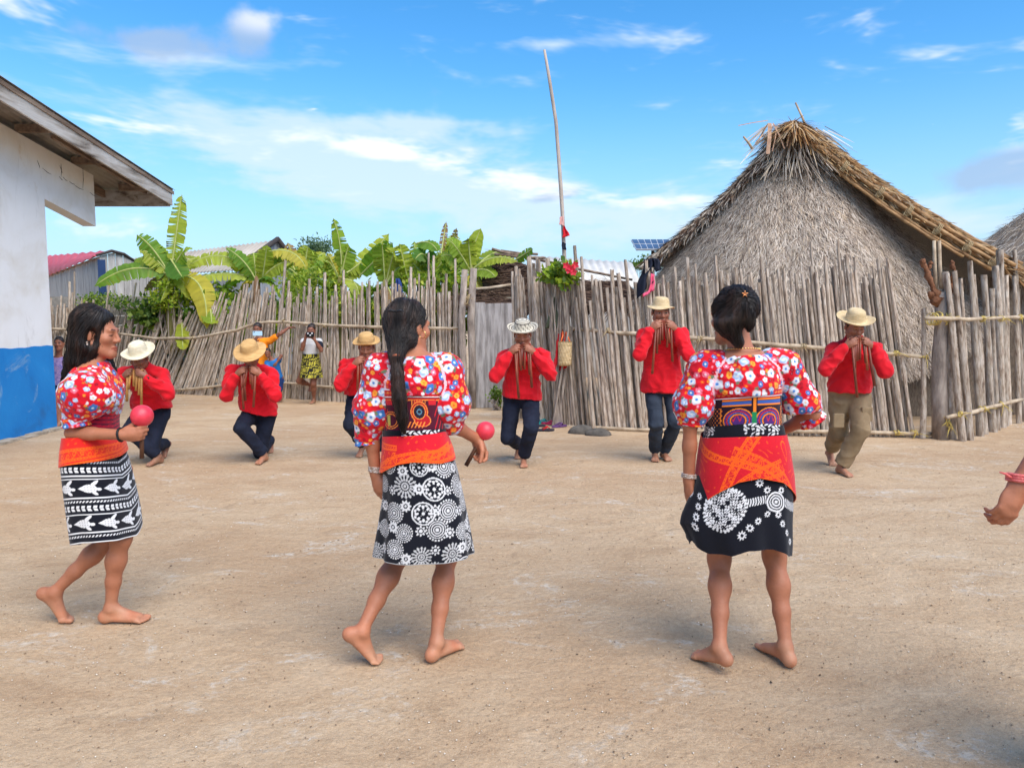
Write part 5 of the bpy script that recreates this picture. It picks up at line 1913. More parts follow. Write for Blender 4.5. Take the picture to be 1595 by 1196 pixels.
class Fig:
    """a posed figure: joints in world space; sides 'a' and 'b'"""
    def __init__(s, name, label, cat, base, J, scale=1.0, skin='b', group=None, fem=False):
        s.base = Vector(base)
        s.root = empty(name, s.base, label, cat, group)
        s.J = {k: (np.array(v, float) if not isinstance(v, (dict, int, float)) else v) for k, v in J.items()}
        s.sc, s.fem = scale, fem
        s.skin = SKIN[skin]
        J = s.J
        s.W = nrm(J['neck'] - J['pelvis'])
        u = J['shb'] - J['sha']
        s.U = nrm(u - s.W * (u @ s.W))
        s.Vf = np.cross(s.W, s.U)
        s.L = np.linalg.norm(J['neck'] - J['pelvis'])
        s.hB = frame3(J['hF'], J['hU'])

    def bounds(s, keys, m):
        p = np.array([s.J[k] for k in keys])
        return p.min(0) - m, p.max(0) + m

    def body(s, h, hands, feet, eyes=True, legr=1.0, extra=None):
        """hands: {'a': dict(d,n,w,curl)}, feet: {'a': (toe, fwd, pitch, inner)}"""
        J, k = s.J, s.sc
        ks = [q for q in ('neck', 'pelvis', 'sha', 'shb', 'ela', 'elb', 'wra', 'wrb', 'kna', 'knb', 'ana', 'anb', 'head') if q in J]
        pts = [J[q] for q in ks] + [J['head'] + np.array([0, 0, 0.14])] + [np.asarray(f[0]) for f in feet.values()]
        for sd, hd in hands.items():
            pts.append(J['wr' + sd] + nrm(hd['d']) * 0.12)
        pts = np.array(pts)
        S = Sdf(pts.min(0) - 0.12, pts.max(0) + 0.12, h)
        L = s.L
        f = 1.0 if not s.fem else 0.92
        S.loft(J['pelvis'], s.W, s.U, [(-0.11 * k, 0, 0, .10 * k, .08 * k), (-0.02, 0, 0, .142 * k, .10 * k), (.25 * L, 0, 0, .118 * k * f, .085 * k), (.5 * L, 0, 0, .125 * k * f, .095 * k),
                                       (.78 * L, 0, 0, .145 * k * f, .092 * k), (.94 * L, 0, 0, .10 * k, .065 * k), (L, 0, 0, .06 * k, .055 * k)], 0.01)
        # neck
        hb = J['head'] - s.hB[2] * 0.055 * k - s.hB[1] * 0.012 * k
        S.cone(J['neck'] - s.W * 0.03, hb, 0.055 * k * f, 0.05 * k * f, 0.03)
        head_sdf(S, J['head'], s.hB, k * (0.93 if s.fem else 1.0), s.fem)
        f = 1.0 if not s.fem else 0.79
        for q in 'ab':
            sh, el, wr = J['sh' + q], J['el' + q], J['wr' + q]
            S.cone(J['neck'] * 0.75 + sh * 0.25 - s.W * 0.02, sh, 0.045 * k, 0.048 * k * f, 0.04)
            S.cone(sh, el, 0.046 * k * f, 0.036 * k * f, 0.03)
            S.cone(el, el * 0.6 + wr * 0.4, 0.036 * k * f, 0.036 * k * f, 0.015)
            S.cone(el * 0.65 + wr * 0.35, wr, 0.036 * k * f, 0.0235 * k, 0.015)
            if q in hands:
                hd = hands[q]
                hand(S, wr, hd['d'], hd['n'], hd['w'], hd.get('curl', 0.5), k * hd.get('s', 0.97), thumb=hd.get('thumb', 0.4))
            hip, kn, an = J['hip' + q], J['kn' + q], J['an' + q]
            S.cone(hip, kn, 0.078 * k * legr, 0.052 * k * legr, 0.04)
            d = an - kn
            # calf bulges to the back of the leg
            bk = nrm(np.asarray(J['bk' + q], float)) if ('bk' + q) in J else -s.Vf
            c1 = kn + d * 0.32 + bk * 0.008 * k
            c2 = kn + d * 0.62 + bk * 0.006 * k
            S.cone(kn, c1, 0.0495 * k * legr, 0.0485 * k * legr, 0.04)
            S.cone(c1, c2, 0.0485 * k * legr, 0.040 * k * legr, 0.04)
            S.cone(c2, an, 0.040 * k * legr, 0.0275 * k * (legr + 1) / 2, 0.02)
            if q in feet:
                foot(S, *feet[q], s=k * 0.98)
        if extra:
            extra(S)
        V_, F = S.mesh()
        V_ = relax(V_, F, 1, 0.4)
        C = np.tile(s.skin, (len(V_), 1))
        C *= (1 + 0.07 * wav(V_, 14, 3) + 0.05 * wav(V_, 70, 6))[:, None]
        # palms / soles are paler
        N = normals(V_, F)
        sole = (V_[:, 2] < s.base.z + 0.055)
        C[sole] = C[sole] * np.array([1.1, 1.05, 1.02])
        dust = np.clip((.16 - (V_[:, 2] - s.base.z)) / .16, 0, 1) * np.clip(.55 + .6 * wav(V_, 60, 8), 0, 1) * .55
        C = C * (1 - dust[:, None]) + np.array(lin(186, 158, 128)) * dust[:, None]
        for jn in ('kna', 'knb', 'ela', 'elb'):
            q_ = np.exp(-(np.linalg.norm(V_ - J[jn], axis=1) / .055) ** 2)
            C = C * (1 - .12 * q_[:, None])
        hq = np.linalg.norm(V_ - J['head'], axis=1) < 0.17 * k
        if hq.any():
            Ch = C[hq].copy()
            paint_head(V_[hq], Ch, J['head'], s.hB, k * (0.93 if s.fem else 1.0), s.skin, eyes)
            C[hq] = Ch
        s.bodyV = V_
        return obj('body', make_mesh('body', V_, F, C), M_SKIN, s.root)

    def part(s, name, S, m, amp=0.0, freq=30, seed=1, it=1, col=None, stretch=(1, 1, 1), ridge=0.0):
        V_, F = S.mesh()
        V_ = relax(V_, F, it, 0.5)
        if amp:
            N = normals(V_, F)
            dsp = amp * wav(V_, freq, seed, stretch=stretch)
            if ridge:      # creased folds
                dsp = dsp + ridge * (1 - 2.6 * np.abs(wav(V_, freq * 1.5, seed + 7, 3))) * (0.5 + 0.5 * wav(V_, 9, seed + 3)) + ridge * .2 * (1 - 2.6 * np.abs(wav(V_, freq * 2.4, seed + 9, 3)))
            V_ = V_ + N * dsp[:, None]
        C = None
        if col is not None:
            C = col(V_, normals(V_, F)) if callable(col) else col
        return obj(name, make_mesh(name, V_, F, C), m, s.root)


# ------------------------------------------------------------------ hair strands combed over a hair volume
def strands(V_, N, flow, n, length, seed, rad=0.0016, steps=12, lift=0.002, sel=None):
    g = np.random.default_rng(seed)
    kd = kdtree.KDTree(len(V_))
    for i, v in enumerate(V_):
        kd.insert(v, i)
    kd.balance()
    cand = np.arange(len(V_)) if sel is None else np.flatnonzero(sel)
    mb = MB()
    for i in g.choice(cand, n):
        p = Vector(V_[i])
        pts = []
        L = length * g.uniform(0.5, 1.2)
        fly = g.random() < .93
        for j in range(steps):
            co, ix, ds = kd.find(p)
            nn = Vector(N[ix])
            p = Vector(co) + nn * (lift * (g.uniform(0.2, 1.3) if fly else g.uniform(1.0, 2.6)))
            pts.append(p.copy())
            fl = Vector(flow(np.array(p)))
            fl = fl - nn * fl.dot(nn)
            if fl.length < 1e-5:
                break
            p = p + fl.normalized() * (L / steps)
        if len(pts) > 2:
            m_ = len(pts)
            mb.tube(pts, [rad * (0.4 + 0.6 * math.sin(math.pi * (0.1 + 0.8 * t / m_))) for t in range(m_)], 3, cap=False)
    return mb


M_HAIR = mat('black_hair', [(0.33, (0.006, 0.0045, 0.004)), (0.50, (0.017, 0.011, 0.009)), (0.68, (0.065, 0.034, 0.024))], nscale=30, stretch=(1, 1, 0.12), rough=0.5, spec=0.4,
             bump=0.8, bscale=150, bstretch=(1, 1, 0.05), aniso=0.5, bdist=0.004)


def hair_obj(s, S, flow, n, length, seed, sel=None, amp=0.002):
    V_, F = S.mesh()
    V_ = relax(V_, F, 2, 0.5)
    N = normals(V_, F)
    V_ = V_ + N * (amp * wav(V_, 60, seed))[:, None]
    mb = strands(V_, N, flow, int(n * 3.6), length, seed, rad=.0015, lift=.0035, steps=9, sel=None if sel is None else sel(V_))
    q = [tuple(f) for f in F]
    b = len(V_)
    vs = np.concatenate([V_, np.array([tuple(v) for v in mb.v], np.float32).reshape(-1, 3)])
    fs = np.concatenate([F, np.array([[i + b for i in f] for f in mb.f], np.int32).reshape(-1, 4)])
    return obj('hair', make_mesh('hair', vs, fs), M_HAIR, s.root)


def short_hair(s, h=0.006, face=0.03, low=-0.035):
    """close-cropped hair under a hat or bare"""
    J, k = s.J, s.sc * (0.93 if s.fem else 1)
    c, B = J['head'], s.hB
    S = Sdf(c - 0.15, c + 0.15, h)
    S.ell(c + (B[1] * -0.018 + B[2] * 0.036) * k, np.array((0.078, 0.097, 0.089)) * k, B, 0.0)
    S.cut(c + B[1] * 0.03 * k + B[2] * 0.02 * k, nrm(B[1] * 1.0 - B[2] * 0.75))
    S.cut(c + B[2] * low * k, -B[2] + B[1] * 0.3)
    return s.part('hair', S, M_HAIR, 0.002, 90, 5)
# ================================================================== the dancing women
M_CLOTH = mat('printed_cotton', [(0.3, (0.90, 0.90, 0.90)), (0.7, (1.05, 1.05, 1.05))], nscale=9, rough=0.85, attr=True, spec=0.15, sheen=0.15, bump=0.3, bscale=220, bdist=0.003)
M_WRAP = mat('embroidered_wrap', [(0.3, (0.92, 0.92, 0.92)), (0.7, (1.05, 1.05, 1.05))], nscale=9, rough=0.8, attr=True, spec=0.2, sheen=0.15, bump=0.35, bscale=150, bdist=0.004)
C_RED = np.array(lin(205, 18, 36))
C_DEEP = np.array(lin(158, 10, 34))
C_NAVY = np.array(lin(16, 18, 28))
C_WHITE = np.array(lin(232, 230, 228))
C_PALE = np.array(lin(200, 218, 236))
C_BLUE = np.array(lin(62, 122, 190))
C_YEL = np.array(lin(238, 170, 60))
C_ORG = np.array(lin(245, 92, 18))
C_PINK = np.array(lin(240, 128, 150))
C_MAR = np.array(lin(70, 14, 34))


def paint_flowers(V_, N, n, seed, C):
    """roses, blossoms and small buds printed on the cloth, seated on the surface"""
    g = np.random.default_rng(seed)
    got = []
    for r, cnt in ((0.0225, n), (0.0145, int(n * 1.7)), (0.0085, int(n * 4))):
        c = 0
        for i in g.permutation(len(V_))[:5000]:
            p = V_[i]
            if all(np.linalg.norm(p - q) > (r + rq) * 0.80 for q, rq, *_ in got):
                got.append((p, r * g.uniform(0.8, 1.15), i, r))
                c += 1
                if c >= cnt:
                    break
    tone = 1 + .16 * wav(V_, 150, seed + 2)
    for (p, rr, i, r0) in got:
        d = V_ - p
        ii = np.flatnonzero((np.abs(d) < rr * 1.6).all(1))
        if not len(ii):
            continue
        nn = N[i]
        ii = ii[N[ii] @ nn > 0.2]
        t1 = nrm(np.cross(nn, (0.3, 0.2, 0.9)))
        t2 = np.cross(nn, t1)
        x, y = d[ii] @ t1, d[ii] @ t2
        x = x * g.uniform(.85, 1.2)
        r = np.hypot(x, y) / rr
        th = np.arctan2(y, x) + g.uniform(0, 6.3)
        m = g.integers(4, 7)
        if r0 > 0.02:
            kind = g.integers(0, 3)
            main, shade, mid = [(C_WHITE, C_PALE * .8, C_BLUE), (C_BLUE, C_BLUE * .55, C_PALE), (C_PALE, C_BLUE * .9, C_WHITE)][kind]
        elif r0 > 0.014:
            main, shade, mid = [(C_BLUE, C_BLUE * .6, C_WHITE), (C_WHITE, C_PALE, C_YEL), (C_YEL, C_ORG, C_ORG), (C_PALE, C_BLUE, C_WHITE), (C_PINK, C_RED, C_WHITE)][g.integers(0, 5)]
        else:
            main, shade, mid = [(C_YEL, C_ORG, C_ORG), (C_ORG, C_RED, C_YEL), (C_PINK, C_RED * 1.2, C_WHITE), (C_WHITE, C_PALE, C_YEL), (C_DEEP, C_DEEP * .7, C_RED), (C_DEEP * .8, C_DEEP * .6, C_PINK * .6)][g.integers(0, 6)]
        edge = 0.88 + 0.08 * np.cos(m * th + .6 * np.sin(th)) + .07 * np.sin(2 * th + 1)
        al = np.clip((edge - r) / .16, 0, 1)[:, None]
        sp = .5 + .5 * np.sin(m * th * .5 + 9 * r + 1.0)            # petal shading, spiral like a rose
        cc = main * (1 - .55 * sp[:, None]) + shade * .55 * sp[:, None]
        cm = np.clip((.30 - r) / .12, 0, 1)[:, None]
        cc = cc * (1 - cm) + mid * cm
        if r0 > 0.02:      # small leaves peeping out
            lf = np.clip((1.35 - r) / .2, 0, 1) * (np.cos(2 * th + 1) > .8) * (r > edge)
            C[ii] = C[ii] * (1 - lf[:, None]) + np.array(lin(96, 120, 90)) * lf[:, None]
        C[ii] = C[ii] * (1 - al) + cc * al
    C *= tone[:, None]
    return C


def ring_grid(keys, nc, nr, top, bot, fold=None, pw=2.3):
    """keys: (py, px_left, px_right, Y, half depth); top/bot: photo row of the edges as a function of angle.
    returns V (nr*nc,3), u metres round from the camera side, v metres below the top, angle"""
    kk = np.array(keys, float)
    th = np.linspace(0, 2 * np.pi, nc, endpoint=False) + np.pi / 2
    tt = np.linspace(0, 1, nr)
    T, B = top(th), bot(th)
    py = T[None, :] + (B - T)[None, :] * tt[:, None]
    f = [np.interp(py, kk[:, 0], kk[:, i]) for i in range(1, 5)]
    ray_b = (CY - py) / FPX
    Yc = f[2]
    dz_ = (-SP + ray_b * CP) / (CP + ray_b * SP)
    z = CAM_H + dz_ * (Yc - f[3] * np.abs(np.sin(th))[None, :])      # the row is read on the side towards the camera
    k = Yc / (CP + ray_b * SP) / FPX
    xl, xr = (f[0] - CX) * k, (f[1] - CX) * k
    cxx, a = (xl + xr) / 2, (xr - xl) / 2
    b = f[3]
    c, s_ = np.cos(th)[None, :], np.sin(th)[None, :]
    sc = (np.abs(c) ** pw + np.abs(s_) ** pw) ** (-1 / pw)
    rad = np.ones_like(py)
    if fold is not None:
        rad = rad + fold(th[None, :], tt[:, None])
    V_ = np.stack([cxx + a * c * sc * rad, Yc + b * s_ * sc * rad, z], -1)
    # arc length from the camera-facing column
    seg = np.linalg.norm(np.diff(V_, axis=1, append=V_[:, :1]), axis=2)
    cum = np.concatenate([np.zeros((nr, 1)), np.cumsum(seg, 1)[:, :-1]], 1)
    mid = np.argmin(np.abs(th - 1.5 * np.pi))
    u = cum - cum[:, mid:mid + 1]
    v = np.repeat((np.cumsum(np.linalg.norm(np.diff(V_[:, mid], axis=0, prepend=V_[:1, mid]), axis=1)))[:, None], nc, 1)
    return V_.reshape(-1, 3), u.ravel(), v.ravel(), np.repeat(th[None, :], nr, 0).ravel(), np.repeat(tt[:, None], nc, 1).ravel()


def garment(s, name, keys, nc, nr, top, bot, paint, m, fold=None, noise=(0.004, 30), thick=0.0025, pw=2.3):
    V_, u, v, th, t = ring_grid(keys, nc, nr, top, bot, fold, pw)
    F = rings_to_faces(nr, nc)[:, ::-1]
    N = normals(V_, F)
    ctr = V_.mean(0)
    if ((V_ - ctr) * N)[:, :2].sum() < 0:
        F = F[:, ::-1]
        N = -N
    V_ = V_ + N * (noise[0] * wav(V_, noise[1], 17 + len(name), stretch=(1, 1, 0.35)))[:, None]
    C = paint(u, v, th, t)
    # a real sheet: outer face, inner face, hems
    n = len(V_)
    Vi = V_ - N * thick
    V2 = np.concatenate([V_, Vi])
    top_r, bot_r = np.arange(nc), np.arange(nc) + (nr - 1) * nc
    nx = lambda a: np.roll(a, -1)
    rim = np.concatenate([np.stack([top_r, nx(top_r), nx(top_r) + n, top_r + n], 1), np.stack([bot_r, bot_r + n, nx(bot_r) + n, nx(bot_r)], 1)])
    F2 = np.concatenate([F, F[:, ::-1] + n, rim])
    return obj(name, make_mesh(name, V2, F2, np.concatenate([C, C * 0.8])), m, s.root)


def cst(y):
    return lambda th: np.full_like(th, float(y))


def cam_side(th):
    """signed angle from the camera-facing direction, + towards screen right"""
    return (th - 1.5 * np.pi + np.pi) % (2 * np.pi) - np.pi


def edge_px(pts):
    """edge row as a function of the angle: pts (angle from camera side in degrees, photo row)"""
    a = np.array(pts, float)
    return lambda th: np.interp(np.degrees(cam_side(th)), a[:, 0], a[:, 1])


# ---- prints
def mandala_print(u, v, th, t):
    C = np.tile(C_NAVY, (len(u), 1))
    g = np.random.default_rng(4)
    d = 0.116
    cells = []
    row = 0
    for zi in np.arange(-0.02, 0.62, d * 0.74):
        for ui in np.arange(-0.75, 0.75, d):
            cells.append((ui + (d / 2 if row % 2 else 0) + g.uniform(-.014, .014), zi + g.uniform(-.016, .016), 0.045 * g.uniform(0.82, 1.14), g.integers(0, 3)))
            cells.append((ui + (d / 2 if row % 2 else 0) + d * 0.5, zi + g.uniform(-.022, .022), 0.021 * g.uniform(0.9, 1.2), 3 + g.integers(0, 2)))
        row += 1
    for (cu, cz, r0, typ) in cells:
        x, y = u - cu, v - cz
        ok = (np.abs(x) < r0 * 1.1) & (np.abs(y) < r0 * 1.1)
        if not ok.any():
            continue
        x, y = x[ok], y[ok]
        r = np.hypot(x, y) / r0
        a = np.arctan2(y, x)
        if typ == 0:
            w_ = (r < 0.16) | ((r > 0.26) & (r < 0.36)) | ((r > 0.46) & (r < 0.56)) | ((r > 0.66) & (r < 0.74)) | ((r > 0.82) & (r < 0.98) & (np.cos(22 * a) > -0.2))
        elif typ == 1:
            w_ = (r < 0.12) | ((r > 0.2) & (r < 0.32)) | ((r > 0.4) & (r < 0.9 + 0.1 * np.cos(16 * a)) & (np.cos(16 * a) + 0.6 * np.sin(16 * r) > -0.25))
        elif typ == 2:
            w_ = ((r > 0.86) & (r < 0.98)) | (r < 0.14) | ((r > 0.26) & (r < 0.7) & (np.cos(8 * a) > 0.1) & (np.sin(14 * r) > -0.6)) | ((r > 0.62) & (r < 0.8) & (np.cos(8 * a) < -0.35))
        elif typ == 3:
            w_ = ((r < 0.85 + 0.15 * np.cos(9 * a)) & (r > 0.38)) | (r < 0.2)
        else:
            w_ = ((r < 0.8 + 0.2 * np.cos(8 * a)) & (r > 0.55)) | (r < 0.34)
        ii = np.flatnonzero(ok)[w_]
        C[ii] = C_WHITE * (0.80 if typ != 1 else 0.58)
    hem = t > 0.993
    C[hem] = C_WHITE * 0.5
    return C


def chain_print(u, v, th, t):
    C = np.tile(C_NAVY, (len(u), 1))
    W_ = C_WHITE * 0.95

    def fl(cu, cz, r0):
        x, y = u - cu, v - cz
        r = np.hypot(x, y) / r0
        a = np.arctan2(y, x)
        C[(r < 0.82 + 0.2 * np.cos(9 * a)) & (r > 0.36)] = W_
    # big lacy disc on the left, ringed medallion on the right, zigzag strip between
    x, y = u + 0.105, v - 0.235
    r = np.hypot(x, y)
    lace = (np.sin(u * 330 + 2 * np.sin(v * 210)) * np.sin(v * 340 + 2.2 * np.sin(u * 190)) > 0.05)
    C[(r < 0.082) & lace] = W_
    C[(r > 0.074) & (r < 0.086) & (np.cos(34 * np.arctan2(y, x)) > 0)] = W_
    x2, y2 = u - 0.095, v - 0.215
    r2 = np.hypot(x2, y2)
    for a_, b_ in ((0, .007), (.012, .018), (.023, .028), (.033, .040)):
        C[(r2 > a_) & (r2 < b_)] = W_
    strip = (np.abs(v - 0.215 + 0.01 * np.sin(u * 20)) < 0.016) & (u > -0.02) & (r2 > 0.044) & (np.sin(u * 620 + 160 * np.abs(v - 0.215)) > 0)
    C[strip] = W_
    for i in range(4):
        fl(0.088 - 0.034 * (i + 1), 0.215 - 0.045 - 0.028 * i, 0.015 + 0.0018 * i)
        fl(0.102 + 0.026 * (i + .5), 0.215 - 0.048 - 0.030 * i, 0.014)
        fl(0.088 - 0.034 * (i + .6), 0.215 + 0.050 + 0.026 * i, 0.013 + 0.0018 * i)
        fl(0.102 + 0.028 * (i + .4), 0.215 + 0.048 + 0.030 * i, 0.014)
        fl(-0.215, 0.20 + 0.038 * i, 0.013 + 0.0015 * i)
        fl(-0.265 - 0.03 * i, 0.20 + 0.01 * i, 0.014)
        fl(0.22 + 0.04 * i, 0.12 + 0.03 * i, 0.014)
    C[t > 0.99] = C_NAVY * 1.5
    return C


def turtle_print(u, v, th, t):
    C = np.tile(C_NAVY, (len(u), 1))
    W_ = C_WHITE * 0.92

    def stripe(z, hgt):
        C[np.abs(v - z) < hgt / 2] = W_

    def dashes(z, hgt, per):
        C[(np.abs(v - z) < hgt / 2) & (np.abs(((u + (v - z) * 0.9) / per) % 1 - 0.5) < 0.27)] = W_

    def leaves(z, per, flip):
        uu = ((u / per) % 1 - 0.5) * per
        vv = v - z
        for sg in (-1, 1):
            x = uu * 0.8 + sg * vv * 0.6 * flip
            y = vv - sg * 0.006
            C[(np.abs(y) < 0.0055) & (np.abs(uu - sg * flip * 0.35 * vv) < per * 0.3)] = W_

    def turtles(z, per, off):
        uu = (((u + off) / per) % 1 - 0.5) * per
        vv = v - z
        body = (uu / 0.030) ** 2 + (vv / 0.0185) ** 2 < 1
        tail = (np.abs(vv) < (uu + 0.046) * 0.5) & (uu > -0.046) & (uu < -0.02)
        headm = ((uu - 0.037) / 0.011) ** 2 + ((vv - 0.003) / 0.007) ** 2 < 1
        fin1 = (((uu - 0.020) * 0.6 + (vv + 0.022) * 0.8) / 0.007) ** 2 + (((uu - 0.020) * -0.8 + (vv + 0.022) * 0.6) / 0.024) ** 2 < 1
        fin2 = (((uu - 0.018) * 0.6 - (vv - 0.020) * 0.8) / 0.007) ** 2 + (((uu - 0.018) * 0.8 + (vv - 0.020) * 0.6) / 0.015) ** 2 < 1
        mm = body | tail | headm | fin1 | fin2
        C[mm] = W_
        C[body & (np.abs(np.sin(uu * 260) * np.sin(vv * 300)) > 0.72)] = W_ * 0.55
    z0 = 0.0
    for z, kind in ((0.012, 'd'), (0.045, 'l'), (0.072, 's'), (0.086, 's2'), (0.128, 't'), (0.170, 's2'), (0.186, 'd'), (0.216, 'l'), (0.243, 's2'), (0.285, 't2'), (0.325, 's'), (0.342, 'd'), (0.37, 's')):
        if kind == 's':
            stripe(z, 0.007)
        elif kind == 's2':
            stripe(z, 0.005)
        elif kind == 'd':
            dashes(z, 0.010, 0.014)
        elif kind == 'l':
            leaves(z, 0.024, 1)
        elif kind == 't':
            turtles(z, 0.105, 0.0)
        else:
            turtles(z, 0.105, 0.05)
    return C


def wrap_print(seed, bands, leaf=None, base=None):
    """red cloth with orange stitched bands: bands = (u0, v0, angle deg, half width)"""
    def f(u, v, th, t):
        C = np.tile(C_RED * 1.02 if base is None else base, (len(u), 1))
        for (u0, v0, ang, hw, lo, hi) in bands:
            c, s_ = math.cos(R(ang)), math.sin(R(ang))
            al = (u - u0) * c + (v - v0) * s_
            ac = -(u - u0) * s_ + (v - v0) * c
            ins = (np.abs(ac) < hw) & (al > lo) & (al < hi)
            edge = ins & ((np.abs(np.abs(ac) - hw * 0.94) < 0.0022) | (np.abs(np.abs(ac) - hw * 0.66) < 0.0018) | (np.abs(np.abs(ac) - hw * 0.58) < 0.0012))
            per = 0.030
            q = (al / per) % 1 - .5
            scroll = ins & (np.abs(ac) < hw * 0.5) & (np.abs(np.hypot(q * per * 1.3, ac + .25 * hw * np.sin(al * 60)) - .0085) < .0022)
            scroll |= ins & (np.abs(ac) < hw * 0.52) & (np.abs(ac - hw * .42 * np.sin(al * 2 * np.pi / per)) < .0018)
            dots = ins & (np.abs(np.abs(ac) - hw * 0.80) < 0.0024) & (np.sin(al * 520) > 0)
            C[ins] = C[ins] * 0.93 + C_ORG * 0.07
            C[edge | scroll | dots] = C_ORG
        fleck = (np.sin(u * 97 + 3 * np.sin(v * 61)) * np.sin(v * 113 + 2 * np.sin(u * 71)) > 0.86)
        C[fleck] = C[fleck] * 0.5 + C_ORG * 0.5
        if leaf:
            for (u0, v0, ang, a_, b_) in leaf:
                c, s_ = math.cos(R(ang)), math.sin(R(ang))
                x = ((u - u0) * c + (v - v0) * s_) / a_
                y = (-(u - u0) * s_ + (v - v0) * c) / b_
                r = np.sqrt(x * x + (y / np.clip(1 - 0.55 * x, 0.3, 2)) ** 2)
                C[(r > 0.82) & (r < 1.0)] = C_ORG
        C[t > 0.985] = C_ORG
        return C
    return f


def mola_a(u, v, th, t):
    """black panel with mirrored arches"""
    C = np.tile(np.array(lin(38, 14, 30)), (len(u), 1))
    RD, OR, BL, PU, GN = (np.array(lin(*q)) for q in ((196, 40, 50), (240, 132, 40), (52, 88, 160), (88, 44, 120), (30, 130, 80)))
    x = np.abs(u - 0.004)
    C[(np.abs(x - 0.003) < 0.003)] = OR
    # upper bars
    for y0, c_ in ((0.006, RD), (0.013, OR), (0.020, BL * 1.2), (0.027, BL), (0.034, OR)):
        C[(np.abs(v - y0) < 0.0032) & (x > 0.012) & (x < 0.125)] = c_
    # arches
    xx, yy = (x - 0.062), (v - 0.095)
    rr = np.sqrt((xx / 0.058) ** 2 + (yy / 0.050) ** 2)
    low = (v > 0.042)
    for a_, b_, c_ in ((.92, 1.0, OR), (.80, .90, PU), (.70, .78, RD), (.58, .68, BL), (.46, .55, OR), (.0, .42, PU * 0.8)):
        C[(rr > a_) & (rr < b_) & low] = c_
    z = low & (rr < 0.42) & (np.abs(np.sin(xx * 260) * 0.012 + yy + 0.012) < 0.0045)
    C[z] = RD
    C[low & (x > 0.122) & (np.sin(u * 320) * np.sin(v * 320) > 0.55)] = OR
    C[low & (np.abs(u - 0.004) < 0.01) & (v > 0.062)] = GN
    C[(x > 0.128) & (x < 0.132) & low] = OR
    return C


def mola_b(u, v, th, t):
    """maroon panel with an outlined figure"""
    C = np.tile(C_MAR * 1.3, (len(u), 1))
    OR, RD, YE, DK = (np.array(lin(*q)) for q in ((244, 138, 60), (205, 34, 44), (214, 196, 90), (40, 30, 46)))
    C[v < 0.014] = RD
    C[(v < 0.018) & (v > 0.014)] = OR
    tri = (v > 0.016) & (v < 0.034) & (np.abs(((u / 0.06) % 1) - 0.5) < 0.28)
    C[tri] = RD
    # bird like figure
    x, y = u - 0.036, v - 0.062
    r = np.sqrt((x / 0.03) ** 2 + (y / 0.036) ** 2)
    r2 = np.sqrt(((x - 0.012) / 0.03) ** 2 + ((y - 0.034) / 0.022) ** 2)
    C[(r < 1.15) | (r2 < 1.15)] = OR
    C[(r < 1.02) | (r2 < 1.02)] = RD * 0.75
    C[(r < 0.85)] = OR
    C[(r < 0.74)] = DK
    C[(r > 0.2) & (r < 0.34)] = np.array(lin(90, 130, 150))
    fan = (np.abs(y + 0.036) < 0.012) & (np.abs(x) < 0.03) & (np.sin(x * 600) > 0.5) & (r > 1.2)
    C[fan] = OR
    for i in range(5):
        xx, yy = u - (-0.005 + 0.014 * i), v - 0.113
        C[(np.abs(xx + yy * 0.5) < 0.0025) & (np.abs(yy) < 0.012)] = OR
    x, y = u + 0.085, v - 0.095
    for q in (0.04, 0.03):
        r = np.hypot(x, y * 1.2)
        C[np.abs(r - q) < 0.002] = OR
    C[(np.abs(x + 0.01) < 0.008) & (np.abs(y) < 0.02)] = YE * 0.7
    side = (np.abs(u) > 0.1) & (np.sin(u * 300 + v * 120) > 0.75)
    C[side] = RD
    return C


def mola_c(u, v, th, t):
    C = np.tile(np.array(lin(168, 22, 52)), (len(u), 1))
    st = np.sin(v * 330 + 0.6 * np.sin(u * 40)) > 0.72
    C[st] = C_MAR * 1.4
    C[(np.sin(v * 330) < -0.8) & (np.sin(u * 240) > 0.2)] = C_RED * 1.1
    return C


def band_print(u, v, th, t):
    C = np.tile(C_NAVY * 0.9, (len(u), 1))
    m = (np.sin(u * 190 + 2 * np.sin(v * 180)) * np.sin(v * 230 + 2 * np.sin(u * 95)) > 0.25) & (np.sin(u * 23 + 0.6) > -0.25)
    C[m] = C_WHITE * 0.9
    return C


def yoke_band(u, v, th, t):
    C = np.tile(np.array(lin(190, 30, 40)), (len(u), 1))
    C[(np.abs(np.sin(u * 150)) * 0.8 > np.abs(np.sin(v * 180 + 0.5)))] = np.array(lin(226, 120, 56))
    C[(t < 0.13) | (t > 0.87)] = C_WHITE * 0.95
    return C


def paint_blouse(seed, nflow, seam=None, hem=None):
    def f(V_, N):
        C = np.tile(C_RED * 1.02, (len(V_), 1))
        paint_flowers(V_, N, nflow, seed, C)
        if seam is not None:
            q = seam(V_)
            C[q] = np.array(lin(240, 190, 195))
        return C
    return f


def torus(mb, c, axis, R_, r_, n=24, m=8, col=None):
    ax = nrm(axis)
    u = nrm(np.cross(ax, (0.31, 0.2, 0.93)))
    v = np.cross(ax, u)
    pts = [np.asarray(c) + (u * math.cos(a) + v * math.sin(a)) * R_ for a in np.linspace(0, 2 * math.pi, n + 1)]
    mb.tube(pts, r_, m, col, cap=False)
    return mb


